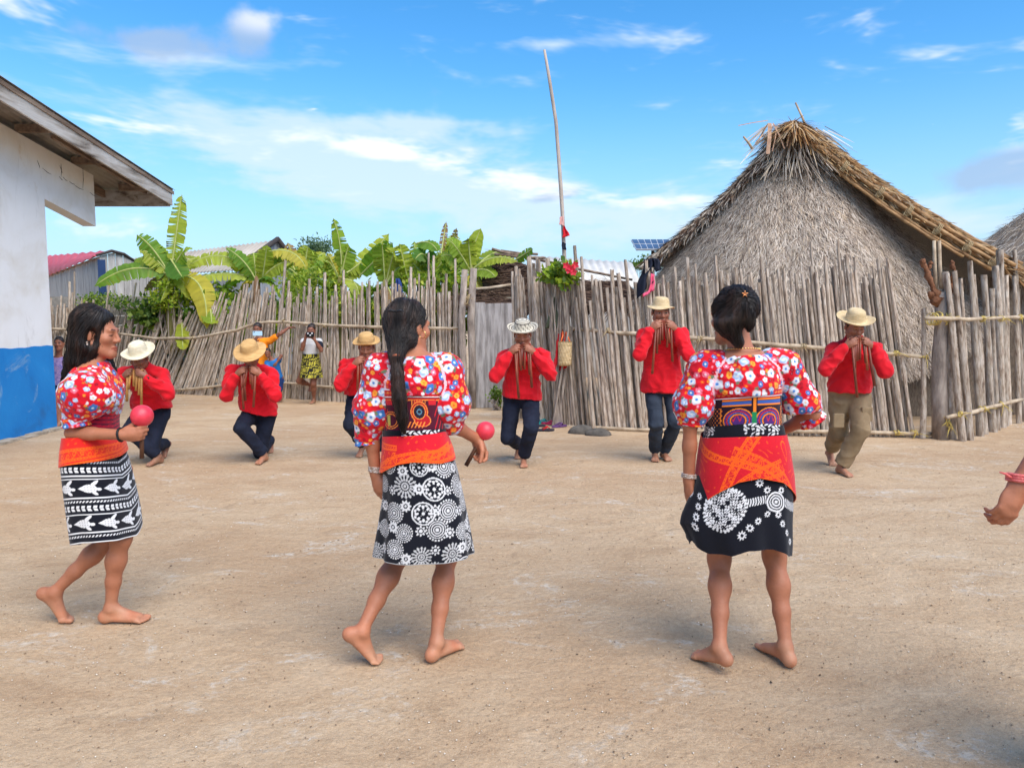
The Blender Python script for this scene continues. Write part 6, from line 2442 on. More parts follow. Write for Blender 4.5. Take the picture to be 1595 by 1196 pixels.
M_GOLD = flat('gold_metal', lin(226, 190, 120), rough=0.25, metal=1.0)
M_BEAD = mat('bead_strands', [(0.4, lin(214, 206, 196)), (0.6, lin(150, 120, 100))], nscale=160, rough=0.4)
M_BLACKBAND = flat('black_cord', (0.012, 0.012, 0.014), rough=0.6)
M_ORANGE_TIE = flat('orange_elastic', lin(220, 120, 80), rough=0.7)
M_STAR = flat('copper_clip', lin(210, 140, 90), rough=0.35, metal=0.6)
M_CORAL = mat('coral_beads', [(0.4, lin(240, 130, 120)), (0.6, lin(225, 96, 96))], nscale=220, rough=0.45, bump=0.6, bscale=260)
M_MARACA = mat('red_painted_gourd', [(0.3, lin(214, 44, 62)), (0.62, lin(226, 62, 78)), (0.75, lin(238, 120, 130))], nscale=26, detail=8, rough=0.42, spec=0.5, bump=0.08, bscale=60)
M_DARKWOOD = mat('dark_wood', [(0.3, lin(60, 36, 26)), (0.7, lin(104, 68, 46))], nscale=20, stretch=(1, 1, 0.2), rough=0.6)


def maraca(c, axis, r, label, L=0.16):
    c, axis = np.asarray(c, float), nrm(axis)
    e = empty('maraca', c, label, 'maraca')
    B = Vector(axis).to_track_quat('Z', 'Y').to_matrix().to_4x4()
    B.translation = Vector(c)
    mb = MB()
    prof = [(0.0005, r * 1.02)] + [(r * math.sin(a), r * 1.02 * math.cos(a)) for a in np.linspace(0.12, math.pi - 0.25, 22)] + [(0.011, -r * 1.05)]
    mb.lathe(prof, B, 36)
    mb.build('gourd', M_MARACA, e, True)
    mb = MB()
    mb.tube([c - axis * r * 0.9, c - axis * (r + L * 0.5), c - axis * (r + L)], [0.011, 0.0085, 0.0095], 10)
    mb.build('handle', M_DARKWOOD, e, True)
    mb = MB()
    torus(mb, c - axis * r * 1.0, axis, 0.012, 0.003)
    mb.build('collar', M_DARKWOOD, e, True)
    return e


def pole_knees(J, q, hip, ank, pole, l1=0.385, l2=0.37):
    J['kn' + q] = ik(hip, ank, l1, l2, pole)


def woman(name, label, spec):
    """joint pixels -> figure"""
    Y = spec['Y']
    J = {}
    for k, v in spec['px'].items():
        J[k] = np.array(P(v[0], v[1], Y + (v[2] if len(v) > 2 else 0.0)))
    J['hF'], J['hU'] = spec['hF'], spec.get('hU', (0, 0, 1))
    feet = {}
    for q in 'ab':
        toe, fwd, pitch, inner = spec['feet'][q]
        toe3 = np.array(G(*toe))
        ank = foot_frame(toe3, fwd, pitch, 0.96)[0]
        J['an' + q] = ank
        J['kn' + q] = ik(J['hip' + q], ank, 0.385 * spec.get('leg', 1), 0.365 * spec.get('leg', 1), J['pole' + q])
        J['bk' + q] = spec['back']
        feet[q] = (toe3, fwd, pitch, inner)
    base = (J['pelvis'][0], J['pelvis'][1], 0.0)
    return Fig(name, label, 'person', base, J, 0.96, spec.get('skin', 'a'), fem=True), feet


# ================================================================== dancer with the folded-up hair (right)
def fdir(h, t):
    a, b = G(*h), G(*t)
    return (b.x - a.x, b.y - a.y)


W3, ft = woman('person', 'dancer with pinned-up hair, black skirt and no rattle, seen from behind', dict(
    Y=2.95, hF=(-.62, .78, -.12), back=(0, -1, 0), skin='a',
    px=dict(pelvis=(1158, 730), neck=(1158, 552, -.02), head=(1142, 494, .02), sha=(1099, 574), shb=(1219, 572), ela=(1075, 662, -.03), wra=(1073, 748, -.0),
            elb=(1266, 646, 0.02), wrb=(1214, 672, .14), hipa=(1126, 745), hipb=(1192, 745), polea=(1113, 870, .5), poleb=(1205, 870, .5)),
    feet=dict(a=((1078, 1019), fdir((1108, 1036), (1078, 1019)), 12, (1, 0.3, 0)), b=((1184, 1006), fdir((1228, 1037), (1184, 1006)), 0, (-1, 0, 0)))))
J = W3.J
W3.body(0.0043, {'a': dict(d=(0.06, 0.12, -1), n=(1, 0.2, 0), w=(0.2, 1, 0), curl=0.35, thumb=0.3), 'b': dict(d=(-1, .4, 0.05), n=(0, -.7, 0), w=(0, 0, 1), curl=0.4)}, ft, legr=.86)

S = Sdf(J['neck'] - np.array([.42, .25, .40]), J['neck'] + np.array([.42, .25, .12]), 0.0037)
Lw = W3.L
S.loft(J['pelvis'], W3.W, W3.U, [(.60 * Lw, 0, 0, .138, .105), (.75 * Lw, 0, 0, .15, .112), (.9 * Lw, 0, 0, .135, .095), (.985 * Lw, 0, 0, .085, .075), (1.0 * Lw, 0, 0, .07, .066)], 0.0)
St = Sdf(J['neck'] - np.array([.42, .25, .40]), J['neck'] + np.array([.42, .25, .12]), 0.0037)
CUT = P(1158, 612, 2.95)
pa, pb = np.array(P(1081, 627, 2.94)), np.array(P(1244, 625, 2.98))
St.cone(J['sha'] + np.array([.05, 0, .012]), J['sha'], .062, .07, .03)
St.cone(J['sha'], pa, .066, .077, .03)
St.ell(pa + np.array([0, 0, -.015]), (.076, .08, .068), None, .03)
St.cone(pa, np.array(P(1077, 652, 2.93)), .075, .052, .02)
St.cone(J['shb'] + np.array([-.05, 0, .012]), J['shb'], .062, .07, .03)
St.cone(J['shb'], pb, .066, .078, .03)
St.ell(pb + np.array([.005, 0, -.01]), (.079, .082, .068), None, .03)
St.cone(pb, np.array(P(1258, 645, 3.0)), .075, .055, .02)
St.cut(P(1080, 660, 2.95), (0.1, 0, -1))
S.cut(CUT, (0, 0, -1))
dT, dS = S.d.copy(), St.d.copy()
hh = np.clip(0.5 + 0.5 * (dT - dS) / .012, 0, 1)
S.d = dT * (1 - hh) + dS * hh - .012 * hh * (1 - hh)
S.ell(J['neck'] + np.array([0, 0, .045]), (.068, .07, .05), None, 0.004, 's')
Tt = Sdf.__new__(Sdf)
Tt.o, Tt.h, Tt.d = S.o, S.h, dT - dS
W3.part('blouse', S, M_CLOTH, .0045, 46, 3, 1, paint_blouse(21, 86, lambda V_: np.abs(Tt.sample(V_)) < 0.0045), stretch=(1, 1, .45), ridge=.0045)
# gathered cuffs
for nm, c, ax, rr in (('cuff', P(1076, 657, 2.93), (.05, 0, 1), .054), ('cuff', P(1262, 650, 3.0), nrm(J['elb'] - J['shb']), .056)):
    Sc = Sdf(np.array(c) - .09, np.array(c) + .09, 0.0045)
    ax = nrm(ax)
    Sc.loft(c, ax, (1, .1, 0), [(-.014, 0, 0, rr, rr), (.0, 0, 0, rr - .004, rr - .004), (.022, 0, 0, rr + .004, rr + .004)], 0)
    W3.part(nm, Sc, M_CLOTH, .003, 90, 6, 1, paint_blouse(5, 6), stretch=(1, 1, .2))
Yw = 2.95
garment(W3, 'yoke_band', [(600, 1106, 1214, Yw, .112), (630, 1104, 1216, Yw, .112)], 260, 14, edge_px([(-180, 612), (-60, 610), (0, 607), (60, 603), (180, 612)]), edge_px([(-180, 626), (-60, 623), (0, 619), (60, 615), (180, 626)]), yoke_band, M_CLOTH, noise=(.001, 40))
garment(W3, 'mola_panel', [(612, 1106, 1214, Yw, .112), (640, 1105, 1215, Yw, .108), (668, 1104, 1216, Yw, .106)], 380, 60, edge_px([(-180, 622), (-60, 621), (0, 617), (60, 613), (180, 622)]), cst(666), mola_a, M_CLOTH, noise=(.0015, 40))
garment(W3, 'sash', [(655, 1102, 1216, Yw, .112), (684, 1096, 1222, Yw, .118)], 300, 24, edge_px([(-180, 660), (-70, 665), (0, 659), (60, 662), (180, 660)]), cst(686), band_print, M_CLOTH, noise=(.002, 50))
garment(W3, 'skirt', [(690, 1096, 1224, Yw, .12), (745, 1086, 1231, Yw, .135), (790, 1076, 1232, Yw, .145), (815, 1066, 1231, Yw, .15), (850, 1074, 1231, Yw, .15), (875, 1088, 1229, Yw, .15)], 520, 170, cst(695),
        edge_px([(-180, 856), (-100, 850), (-75, 842), (-50, 862), (-25, 866), (-5, 858), (25, 856), (50, 866), (90, 864), (180, 856)]), chain_print, M_CLOTH,
        fold=lambda th, t: (0.035 * np.sin(7 * th + 1.2) + 0.025 * np.sin(12 * th + .5)) * t ** 1.6 + 0.16 * np.exp(-((cam_side(th) + 1.45) / .33) ** 2) * np.exp(-((t - .66) / .22) ** 2), noise=(.003, 24))
garment(W3, 'wrap', [(676, 1094, 1221, Yw, .124), (700, 1090, 1227, Yw, .134), (740, 1085, 1233, Yw, .145), (795, 1082, 1236, Yw, .152)], 440, 110, edge_px([(-180, 680), (-60, 682), (0, 680), (70, 677), (180, 680)]),
        edge_px([(-180, 770), (-90, 792), (-70, 790), (-45, 770), (-20, 752), (5, 745), (35, 752), (60, 768), (88, 782), (120, 772), (180, 770)]),
        wrap_print(3, [(-.02, .03, -52, .022, -.2, .2), (-.03, .17, -24, .028, -.45, .16), (.06, .12, 26, .022, -.16, .5), (-.12, .07, 24, .012, -.2, .16)], [(.13, .05, 72, .036, .012)]), M_WRAP,
        fold=lambda th, t: 0.02 * np.sin(5 * th + 2 * t) * t, noise=(.004, 22))
# hair
c, B = J['head'], W3.hB
S = Sdf(c - .2, c + .17, 0.0046)
S.ell(c + B[1] * -.02 + B[2] * .036, (.0745, .093, .088), B, 0)
S.cut(c + B[1] * .035 + B[2] * .03, nrm(B[1] * 1 - B[2] * .55))
S.cut(c - B[2] * .07, -B[2] + B[1] * .4)
S.ell(np.array(P(1150, 480, 2.875)), (.050, .045, .078), None, .03)
S.ell(np.array(P(1167, 488, 2.865)), (.026, .040, .066), None, .006)
S.cone(np.array(P(1132, 500, 2.88)), np.array(P(1151, 533, 2.885)), .042, .017, .03)
S.cone(np.array(P(1126, 480, 2.92)), np.array(P(1131, 505, 2.90)), .042, .036, .03)
clipp = np.array(P(1160, 462, 2.84))
hair_obj(W3, S, lambda p: (tuple(clipp - p) if p[2] > c[2] - .01 else (.25 if p[0] < c[0] + .01 else -.1, -.1, -1)), 460, .12, 8)
mb = MB()
pc = np.array(P(1160, 458, 2.83))
for i in range(5):
    a = i * 2 * math.pi / 5 + .3
    mb.tube([pc, pc + np.array([math.cos(a) * .013, -.004, math.sin(a) * .013])], [.004, .0012], 5)
mb.build('hair_clip', M_STAR, W3.root, True)
mb = MB()
mb.lathe([(0.0003, .006), (.005, .004), (.006, 0), (.004, -.004), (.0003, -.006)], Matrix.Translation(Vector(c - B[0] * .078 * .97 + B[2] * -.032 + B[1] * -.004)), 10)
mb.build('earring', M_BEAD, W3.root, True)
mb = MB()
for k in range(3):
    torus(mb, J['wra'] + np.array([0, 0, .012 + .006 * k]), (0.1, .1, 1), .0285, .0032)
mb.build('bracelet', M_BEAD, W3.root, True)
mb = MB()
for a in np.linspace(0, 2 * math.pi, 40, endpoint=False):
    p_ = J['neck'] + np.array([math.cos(a) * .066, math.sin(a) * .062 + .008, .018 - .008 * math.sin(a)])
    mb.lathe([(0.0003, .004), (.0036, .0015), (.0036, -.0015), (.0003, -.004)], Matrix.Translation(Vector(p_)), 6)
mb.build('necklace', M_GOLD, W3.root, True)

# ================================================================== dancer with the ponytail (middle)
W2, ft = woman('person', 'dancer with long ponytail and round-patterned skirt, red rattle in her right hand', dict(
    Y=2.98, hF=(.66, .75, -.06), back=(-.2, -1, 0), skin='a',
    px=dict(pelvis=(655, 735), neck=(645, 554, -.02), head=(637, 511, .02), sha=(595, 578, -.02), shb=(694, 577, .02), ela=(577, 664, -.02), wra=(585, 738, 0.0),
            elb=(699, 657, 0.03), wrb=(741, 683, .15), hipa=(625, 748), hipb=(685, 748), polea=(660, 870, .45), poleb=(722, 870, .5)),
    feet=dict(a=((599, 1029), (.95, .35), 48, (.3, 1, 0)), b=((721, 1004), fdir((675, 1029), (721, 1004)), 0, (-.4, .8, 0)))))
J = W2.J
W2.body(0.0043, {'a': dict(d=(0.10, 0.1, -1), n=(.8, .6, 0), w=(.5, 1, 0), curl=0.55, thumb=0.5), 'b': dict(d=(.35, .2, -.85), n=(-.55, -.75, -.2), w=(.8, 0.1, .5), curl=.95, thumb=.9)}, ft, legr=.86)
lo, hi = J['neck'] - np.array([.36, .25, .42]), J['neck'] + np.array([.36, .25, .12])
S, St = Sdf(lo, hi, 0.0037), Sdf(lo, hi, 0.0037)
Lw = W2.L
S.loft(J['pelvis'], W2.W, W2.U, [(.45 * Lw, 0, 0, .118, .10), (.60 * Lw, 0, 0, .122, .105), (.78 * Lw, 0, 0, .132, .112), (.9 * Lw, 0, 0, .122, .095), (.985 * Lw, 0, 0, .085, .075), (1.0 * Lw, 0, 0, .07, .066)], 0.0)
CUT = P(645, 612, 2.98)
pa, pb = np.array(P(582, 632, 2.97)), np.array(P(697, 628, 3.0))
St.cone(J['sha'] + np.array([.045, 0, .012]), J['sha'], .06, .068, .03)
St.cone(J['sha'], pa, .068, .076, .03)
St.ell(pa + np.array([-.002, 0, -.03]), (.076, .085, .085), None, .03)
St.cone(pa, np.array(P(572, 680, 2.97)), .07, .048, .02)
St.cone(J['shb'] + np.array([-.045, 0, .012]), J['shb'], .06, .068, .03)
St.cone(J['shb'], pb, .068, .084, .03)
St.ell(pb + np.array([.01, 0, -.002]), (.084, .09, .078), None, .03)
St.cone(pb, np.array(P(701, 655, 3.02)), .078, .06, .02)
St.cut(P(572, 686, 2.97), (-.1, 0, -1))
S.cut(CUT, (0, 0, -1))
dT, dS = S.d.copy(), St.d.copy()
hh = np.clip(0.5 + 0.5 * (dT - dS) / .012, 0, 1)
S.d = dT * (1 - hh) + dS * hh - .012 * hh * (1 - hh)
S.ell(J['neck'] + np.array([0.005, 0, .045]), (.07, .07, .05), None, 0.004, 's')
Tt = Sdf.__new__(Sdf)
Tt.o, Tt.h, Tt.d = S.o, S.h, dT - dS
W2.part('blouse', S, M_CLOTH, .0045, 46, 9, 1, paint_blouse(33, 86, lambda V_: np.abs(Tt.sample(V_)) < 0.0045), stretch=(1, 1, .45), ridge=.0045)
for nm, c, ax, rr in (('cuff', P(571, 686, 2.97), (-.12, 0, 1), .049), ('cuff', P(700, 655, 3.03), (-.5, -.3, 1), .056)):
    Sc = Sdf(np.array(c) - .09, np.array(c) + .09, 0.0045)
    ax = nrm(ax)
    Sc.loft(c, ax, (1, .1, 0), [(-.016, 0, 0, rr + .003, rr + .003), (.0, 0, 0, rr - .005, rr - .005), (.022, 0, 0, rr + .004, rr + .004)], 0)
    W2.part(nm, Sc, M_CLOTH, .003, 90, 6, 1, paint_blouse(8, 6), stretch=(1, 1, .2))
Yw = 2.98
garment(W2, 'yoke_band', [(595, 594, 694, Yw, .115), (630, 594, 694, Yw, .115)], 260, 14, cst(606), cst(619), yoke_band, M_CLOTH, noise=(.001, 40))
garment(W2, 'mola_panel', [(612, 595, 693, Yw, .113), (640, 597, 692, Yw, .108), (680, 598, 694, Yw, .108)], 360, 64, cst(617), cst(676), mola_b, M_CLOTH, noise=(.0015, 40))
garment(W2, 'sash', [(660, 596, 694, Yw, .112), (690, 596, 698, Yw, .118)], 300, 20, edge_px([(-180, 668), (0, 671), (60, 668), (180, 668)]), cst(688), band_print, M_CLOTH, noise=(.002, 50))
garment(W2, 'skirt', [(690, 598, 700, Yw, .12), (735, 598, 712, Yw, .135), (775, 598, 721, Yw, .145), (820, 592, 730, Yw, .15), (860, 586, 736, Yw, .155), (885, 583, 738, Yw, .155)], 520, 190, cst(700),
        edge_px([(-180, 862), (-90, 862), (-60, 870), (-25, 879), (10, 880), (40, 874), (70, 866), (95, 860), (180, 862)]), mandala_print, M_CLOTH,
        fold=lambda th, t: (0.03 * np.sin(6 * th + .4) + 0.025 * np.sin(11 * th + 1.5)) * t ** 1.5 - 0.05 * np.exp(-((cam_side(th) + .95) / .16) ** 2) * t, noise=(.003, 24))
garment(W2, 'wrap', [(674, 596, 696, Yw, .124), (700, 595, 705, Yw, .136), (745, 592, 715, Yw, .148)], 420, 90, edge_px([(-180, 676), (-60, 680), (0, 679), (70, 672), (180, 676)]),
        edge_px([(-180, 728), (-90, 734), (-55, 736), (-25, 724), (0, 720), (40, 722), (75, 716), (100, 712), (180, 728)]),
        wrap_print(5, [(-.10, .07, 12, .045, -.3, .03), (0, .085, -4, .024, -.5, .5), (-.11, .12, -14, .014, -.2, .3)]), M_WRAP,
        fold=lambda th, t: 0.018 * np.sin(5 * th + 2 * t) * t, noise=(.005, 22))
c, B = J['head'], W2.hB
tie = np.array(P(617, 556, 2.87))
S = Sdf(np.minimum(c - .17, np.array(P(600, 690, 2.80)) - .03), c + .17, 0.0046)
S.ell(c + B[1] * -.018 + B[2] * .034, (.074, .091, .086), B, 0)
S.cut(c + B[1] * .02 + B[2] * .01, nrm(B[1] * 1 - B[2] * .5))
S.cut(c - B[2] * .075, -B[2] + B[1] * .5)
S.cone(c - B[1] * .045 + B[2] * .005, tie, .054, .017, .02)
S.cone(c + B[0] * -.015 - B[1] * .03 + B[2] * .01, tie, .050, .017, .03)
S.ell(np.array(P(629, 527, 2.935)), (.052, .045, .04), None, .02)
pt = [tie, np.array(P(619, 585, 2.845)), np.array(P(622, 620, 2.835)), np.array(P(627, 650, 2.835)), np.array(P(629, 674, 2.84))]
for a, b, r1, r2 in zip(pt[:-1], pt[1:], (.015, .020, .022, .017), (.020, .022, .017, .004)):
    S.cone(a, b, r1, r2, .008)
hair_obj(W2, S, lambda p: (tuple(tie - p) if p[2] > tie[2] + .02 else (.05, 0, -1)), 460, .16, 5)
mb = MB()
torus(mb, tie + np.array([0, -.004, .002]), nrm(pt[1] - tie), .018, .005)
mb.build('hair_tie', M_ORANGE_TIE, W2.root, True)
mb = MB()
bw = np.array(P(617, 486, 2.855))
for sg in (-1, 1):
    mb.tube([bw, bw + np.array([.018 * sg, -.008, .006]), bw + np.array([.03 * sg, -.004, .002])], [.004, .007, .002], 6)
mb.build('hair_clip', M_BLACKBAND, W2.root, True)
mb = MB()
ear = np.array(P(658, 521, 2.955))
torus(mb, ear, (.5, 1, 0.1), .0155, .0016, 28)
mb.build('earring', M_GOLD, W2.root, True)
mb = MB()
for k in range(4):
    torus(mb, J['wra'] + np.array([0, 0, .010 + .006 * k]), (0.1, .1, 1), .0275, .003)
mb.build('bracelet', M_BEAD, W2.root, True)
maraca(P(756, 671, 3.14), nrm((.45, .1, .8)), .040, 'red maraca held by the ponytailed dancer in round-patterned skirt', .13)

# ================================================================== dancer in profile (left)
W1, ft = woman('person', 'dancer with long loose hair and turtle-patterned skirt walking in profile', dict(
    Y=3.36, leg=.93, hF=(1, .06, -.08), back=(-1, 0, 0), skin='a',
    px=dict(pelvis=(150, 716), neck=(141, 563, .0), head=(152, 521, .0), sha=(135, 592, -.14), shb=(148, 592, .14), ela=(112, 674, -.17), wra=(190, 677, -.20),
            elb=(160, 670, .2), wrb=(190, 715, .17), hipa=(149, 722, -.045), hipb=(149, 722, .06), polea=(300, 860, -.05), poleb=(300, 860, .1)),
    feet=dict(a=((233, 967), (1, .10), 0, (.2, 1, 0)), b=((118, 967), (1, .1), 50, (.2, -1, 0)))))
J = W1.J
W1.body(0.0042, {'a': dict(d=(1, 0.05, 0.05), n=(.05, 1, .15), w=(0, .1, 1), curl=.98, thumb=.8), 'b': dict(d=(0.15, 0, -1), n=(0, -1, 0), w=(1, 0, 0), curl=.4)}, ft, eyes=False, legr=.82)
lo, hi = J['neck'] - np.array([.26, .34, .40]), J['neck'] + np.array([.24, .34, .10])
S = Sdf(lo, hi, 0.0038)
Lw = W1.L
S.loft(J['pelvis'], W1.W, W1.U, [(.42 * Lw, 0, 0, .14, .105), (.55 * Lw, 0, -.008, .145, .115), (.75 * Lw, 0, -.012, .15, .12), (.9 * Lw, 0, 0, .125, .095), (.985 * Lw, 0, 0, .082, .075), (1.0 * Lw, 0, 0, .07, .066)], 0.0)
S.ell(np.array(P(168, 622, 3.30)), (.06, .06, .055), None, .03)
S.ell(np.array(P(168, 622, 3.42)), (.06, .06, .055), None, .03)
pa = np.array(P(133, 612, 3.19))
S.cone(J['sha'] + np.array([0, .03, .0]), pa, .065, .105, .02)
S.ell(pa + np.array([.005, 0, -.012]), (.116, .09, .1), None, .02)
S.cone(pa, np.array(P(119, 652, 3.19)), .09, .052, .02)
S.cone(J['shb'] - np.array([0, .03, .0]), np.array(P(150, 625, 3.52)), .065, .1, .02)
S.ell(J['neck'] + np.array([0.012, 0, .045]), (.066, .066, .05), None, 0.004, 's')
S.cut(P(119, 658, 3.19), (0.15, 0, -1))
W1.part('blouse', S, M_CLOTH, .005, 44, 13, 1, paint_blouse(44, 78), stretch=(1, 1, .45), ridge=.005)
cf = np.array(P(118, 658, 3.19))
Sc = Sdf(cf - .1, cf + .1, 0.0045)
Sc.loft(cf, nrm((-.1, 0, 1)), (1, 0, 0), [(-.018, 0, 0, .064, .06), (.0, 0, 0, .054, .052), (.02, 0, 0, .06, .056)], 0)
W1.part('cuff', Sc, M_CLOTH, .004, 80, 6, 1, paint_blouse(12, 8), stretch=(1, 1, .2))
Yw = 3.325
garment(W1, 'mola_panel', [(630, 116, 180, Yw, .13), (660, 115, 177, Yw, .125), (690, 113, 179, Yw, .125)], 340, 56, cst(632), cst(690), mola_c, M_CLOTH, noise=(.002, 40))
garment(W1, 'skirt', [(700, 112, 178, Yw, .165), (728, 112, 187, Yw, .18), (770, 116, 198, Yw, .18), (810, 120, 208, Yw, .178), (848, 124, 214, Yw, .172)], 480, 170, cst(716),
        edge_px([(-180, 835), (-100, 848), (-60, 849), (0, 846), (50, 841), (90, 834), (180, 835)]), turtle_print, M_CLOTH,
        fold=lambda th, t: (0.02 * np.sin(5 * th + .4) + 0.015 * np.sin(9 * th + 1.5)) * t ** 1.5, noise=(.003, 22))
garment(W1, 'wrap', [(684, 112, 179, Yw, .165), (705, 111, 184, Yw, .18), (732, 110, 190, Yw, .19)], 400, 80, cst(682),
        edge_px([(-180, 718), (-90, 729), (-40, 728), (0, 724), (50, 718), (88, 711), (120, 714), (180, 718)]),
        wrap_print(9, [(0, .075, -4, .028, -.6, .6), (0, .128, -4, .018, -.6, .6)], base=np.array(lin(222, 34, 26))), M_WRAP,
        fold=lambda th, t: 0.015 * np.sin(5 * th + 2 * t) * t, noise=(.005, 22))
c, B = J['head'], W1.hB
S = Sdf(np.minimum(c - .2, np.array(P(85, 615, 3.12))), c + np.array([.17, .22, .17]), 0.0046)
S.ell(c + B[1] * -.02 + B[2] * .036, (.079, .098, .09), B, 0)
S.cut(c + B[1] * .022 + B[2] * .02, nrm(B[1] * 1 - B[2] * .62))
S.ell(c + B[1] * -.02 + B[2] * .036, (.084, .104, .094), B, 0) if False else None
chain = [(140, 500, .076), (134, 535, .066), (125, 562, .056), (114, 585, .040), (101, 604, .018)]
for (x1, y1, r1), (x2, y2, r2) in zip(chain[:-1], chain[1:]):
    S.cone(np.array(P(x1, y1, 3.34)), np.array(P(x2, y2, 3.32)), r1, r2, .02)
    S.cone(np.array(P(x1, y1, 3.40)), np.array(P(x2 + 2, y2, 3.40)), r1, r2, .02)
S.ell(c + B[0] * .083 + B[1] * .012 + B[2] * -.015, (.03, .026, .045), B, .012, 's')
S.cone(np.array(P(150, 540, 3.44)), np.array(P(172, 580, 3.46)), .045, .022, .02)
S.cone(np.array(P(172, 580, 3.46)), np.array(P(170, 596, 3.46)), .022, .01, .02)
hair_obj(W1, S, lambda p: (-.28 if p[2] < c[2] else -.75, 0, -1), 520, .2, 15)
mb = MB()
ear = c + B[0] * .082 * .97 + B[2] * -.034 + B[1] * -.004
for dz_ in (0, -.009):
    mb.lathe([(0.0003, .005), (.0045, .002), (.0045, -.002), (.0003, -.005)], Matrix.Translation(Vector(ear + np.array([0, -.004, dz_]))), 8)
mb.build('earring', M_BEAD, W1.root, True)
mb = MB()
torus(mb, J['wra'] - np.array([0.006, 0, 0]), (1, 0, .1), .028, .005)
mb.build('bracelet', M_BLACKBAND, W1.root, True)
hc = J['wra'] + np.array([.075, .03, .0])
maraca(hc + np.array([.0, -.0, .078]), nrm((.05, 0, 1)), .047, 'red maraca held upright by the dancer in turtle-patterned skirt', .14)
# ================================================================== the pan-pipe players
M_REDSHIRT = mat('red_shirt_cotton', [(0.3, lin(196, 16, 28)), (0.7, lin(216, 26, 40))], nscale=7, rough=.82, spec=.15, sheen=.1, bump=.28, bscale=34, bdist=.012, rnd=.07)
M_NAVYPANTS = mat('navy_trousers', [(0.3, lin(16, 20, 34)), (0.7, lin(30, 36, 54))], nscale=8, rough=.9, bump=.25, bscale=34, bdist=.012)
M_DENIM = mat('dark_denim', [(0.3, lin(28, 34, 44)), (0.6, lin(50, 58, 70)), (0.8, lin(72, 80, 92))], nscale=6, rough=.9, bump=.3, bscale=40, bdist=.012)
M_KHAKI = mat('khaki_trousers', [(0.3, lin(118, 98, 72)), (0.7, lin(148, 126, 96))], nscale=7, rough=.9, bump=.3, bscale=34, bdist=.012)
M_PIPE = mat('reddish_pipe_cane', [(0.3, lin(84, 34, 22)), (0.6, lin(128, 60, 38)), (0.8, lin(176, 104, 66))], nscale=12, stretch=(1, 1, .4), rough=.45, spec=.4, rnd=.2)
M_PIPE_Y = mat('golden_pipe_cane', [(0.3, lin(128, 84, 40)), (0.7, lin(180, 130, 70))], nscale=12, rough=.5, rnd=.2)
M_STRAW_Y = mat('yellow_straw', [(0.3, lin(186, 142, 86)), (0.7, lin(214, 174, 116))], nscale=16, stretch=(1, 1, 5), rough=.8, bump=.7, bscale=46, bstretch=(1, 1, 6), bdist=.01)
M_STRAW_P = mat('pale_straw', [(0.3, lin(206, 192, 160)), (0.7, lin(232, 222, 196))], nscale=16, stretch=(1, 1, 5), rough=.8, bump=.8, bscale=46, bstretch=(1, 1, 6), bdist=.01)
M_STRAW_C = mat('cream_straw', [(0.3, lin(196, 168, 122)), (0.7, lin(224, 200, 158))], nscale=16, stretch=(1, 1, 5), rough=.8, bump=.8, bscale=46, bstretch=(1, 1, 6), bdist=.01)
M_HATATTR = mat('striped_weave', [(0.3, (.94, .94, .94)), (0.7, (1.04, 1.04, 1.04))], nscale=30, attr=True, rough=.8, bump=.4, bscale=120)
M_BAND = flat('pipe_binding', lin(60, 44, 40), rough=.8)


def hat(F, crown_r, crown_h, brim, m, tilt=(0, 0), curl=.012, band=None, stripes=False, seed=1, drop=0.0, lift=.045):
    """woven hat set on the head: crown, brim, optional stripes"""
    B = F.hB
    up = nrm(B[2] + B[0] * tilt[0] + B[1] * tilt[1])
    fr = frame3(B[1], up)
    c = F.J['head'] + (fr[2] * lift - fr[1] * .012) * F.sc
    Mx = Matrix(((fr[0][0], fr[1][0], fr[2][0], c[0]), (fr[0][1], fr[1][1], fr[2][1], c[1]), (fr[0][2], fr[1][2], fr[2][2], c[2]), (0, 0, 0, 1)))
    S_ = Matrix.Diagonal((1, 1.16, 1, 1))
    r0 = crown_r
    prof = [(.001, crown_h)]
    for a in np.linspace(.15, 1.35, 9):
        prof.append((r0 * .86 * math.sin(a) ** .6 + .0, crown_h - (1 - math.cos(a)) * crown_h * .32))
    prof += [(r0 * .93, crown_h * .55), (r0 * .97, crown_h * .3), (r0, .004)]
    for f in np.linspace(.12, 1, 9):
        prof.append((r0 + brim * f, -drop * f + curl * (f ** 2)))
    n_top = len(prof)
    prof += [(r0 + brim * .99, -drop + curl - .006), (r0 + brim * .4, -drop * .4 - .006), (r0 - .004, -.004), (r0 * .9, crown_h * .5), (.001, crown_h * .92)]
    gg = random.Random(seed)
    ph = gg.uniform(0, 6)
    mb = MB()
    nseg = 48
    mb.lathe(prof, Mx @ S_, nseg, wob=lambda a, r: (.010 * math.sin(2 * a + ph) + .005 * math.sin(3 * a + 2 * ph)) * max(0, (r - r0) / brim))
    if stripes:
        C = []
        for j, (r, z) in enumerate(prof):
            for k in range(nseg):
                blk = (j % 3 == 0)
                if 10 <= j <= 12:
                    blk = (math.sin(k * 2 * math.pi / nseg * 12) * (1 if j == 11 else -1) > .2)
                C.append(lin(70, 64, 58) if blk and j < n_top else lin(206, 196, 176))
        mb.c = C
    o = mb.build('hat', m, F.root, True)
    if band:
        mb = MB()
        mb.lathe([(r0 * 1.012, .006), (r0 * 1.0, .03)], Mx @ S_, 40)
        mb.build('hat_band', band, o, True)
    return o


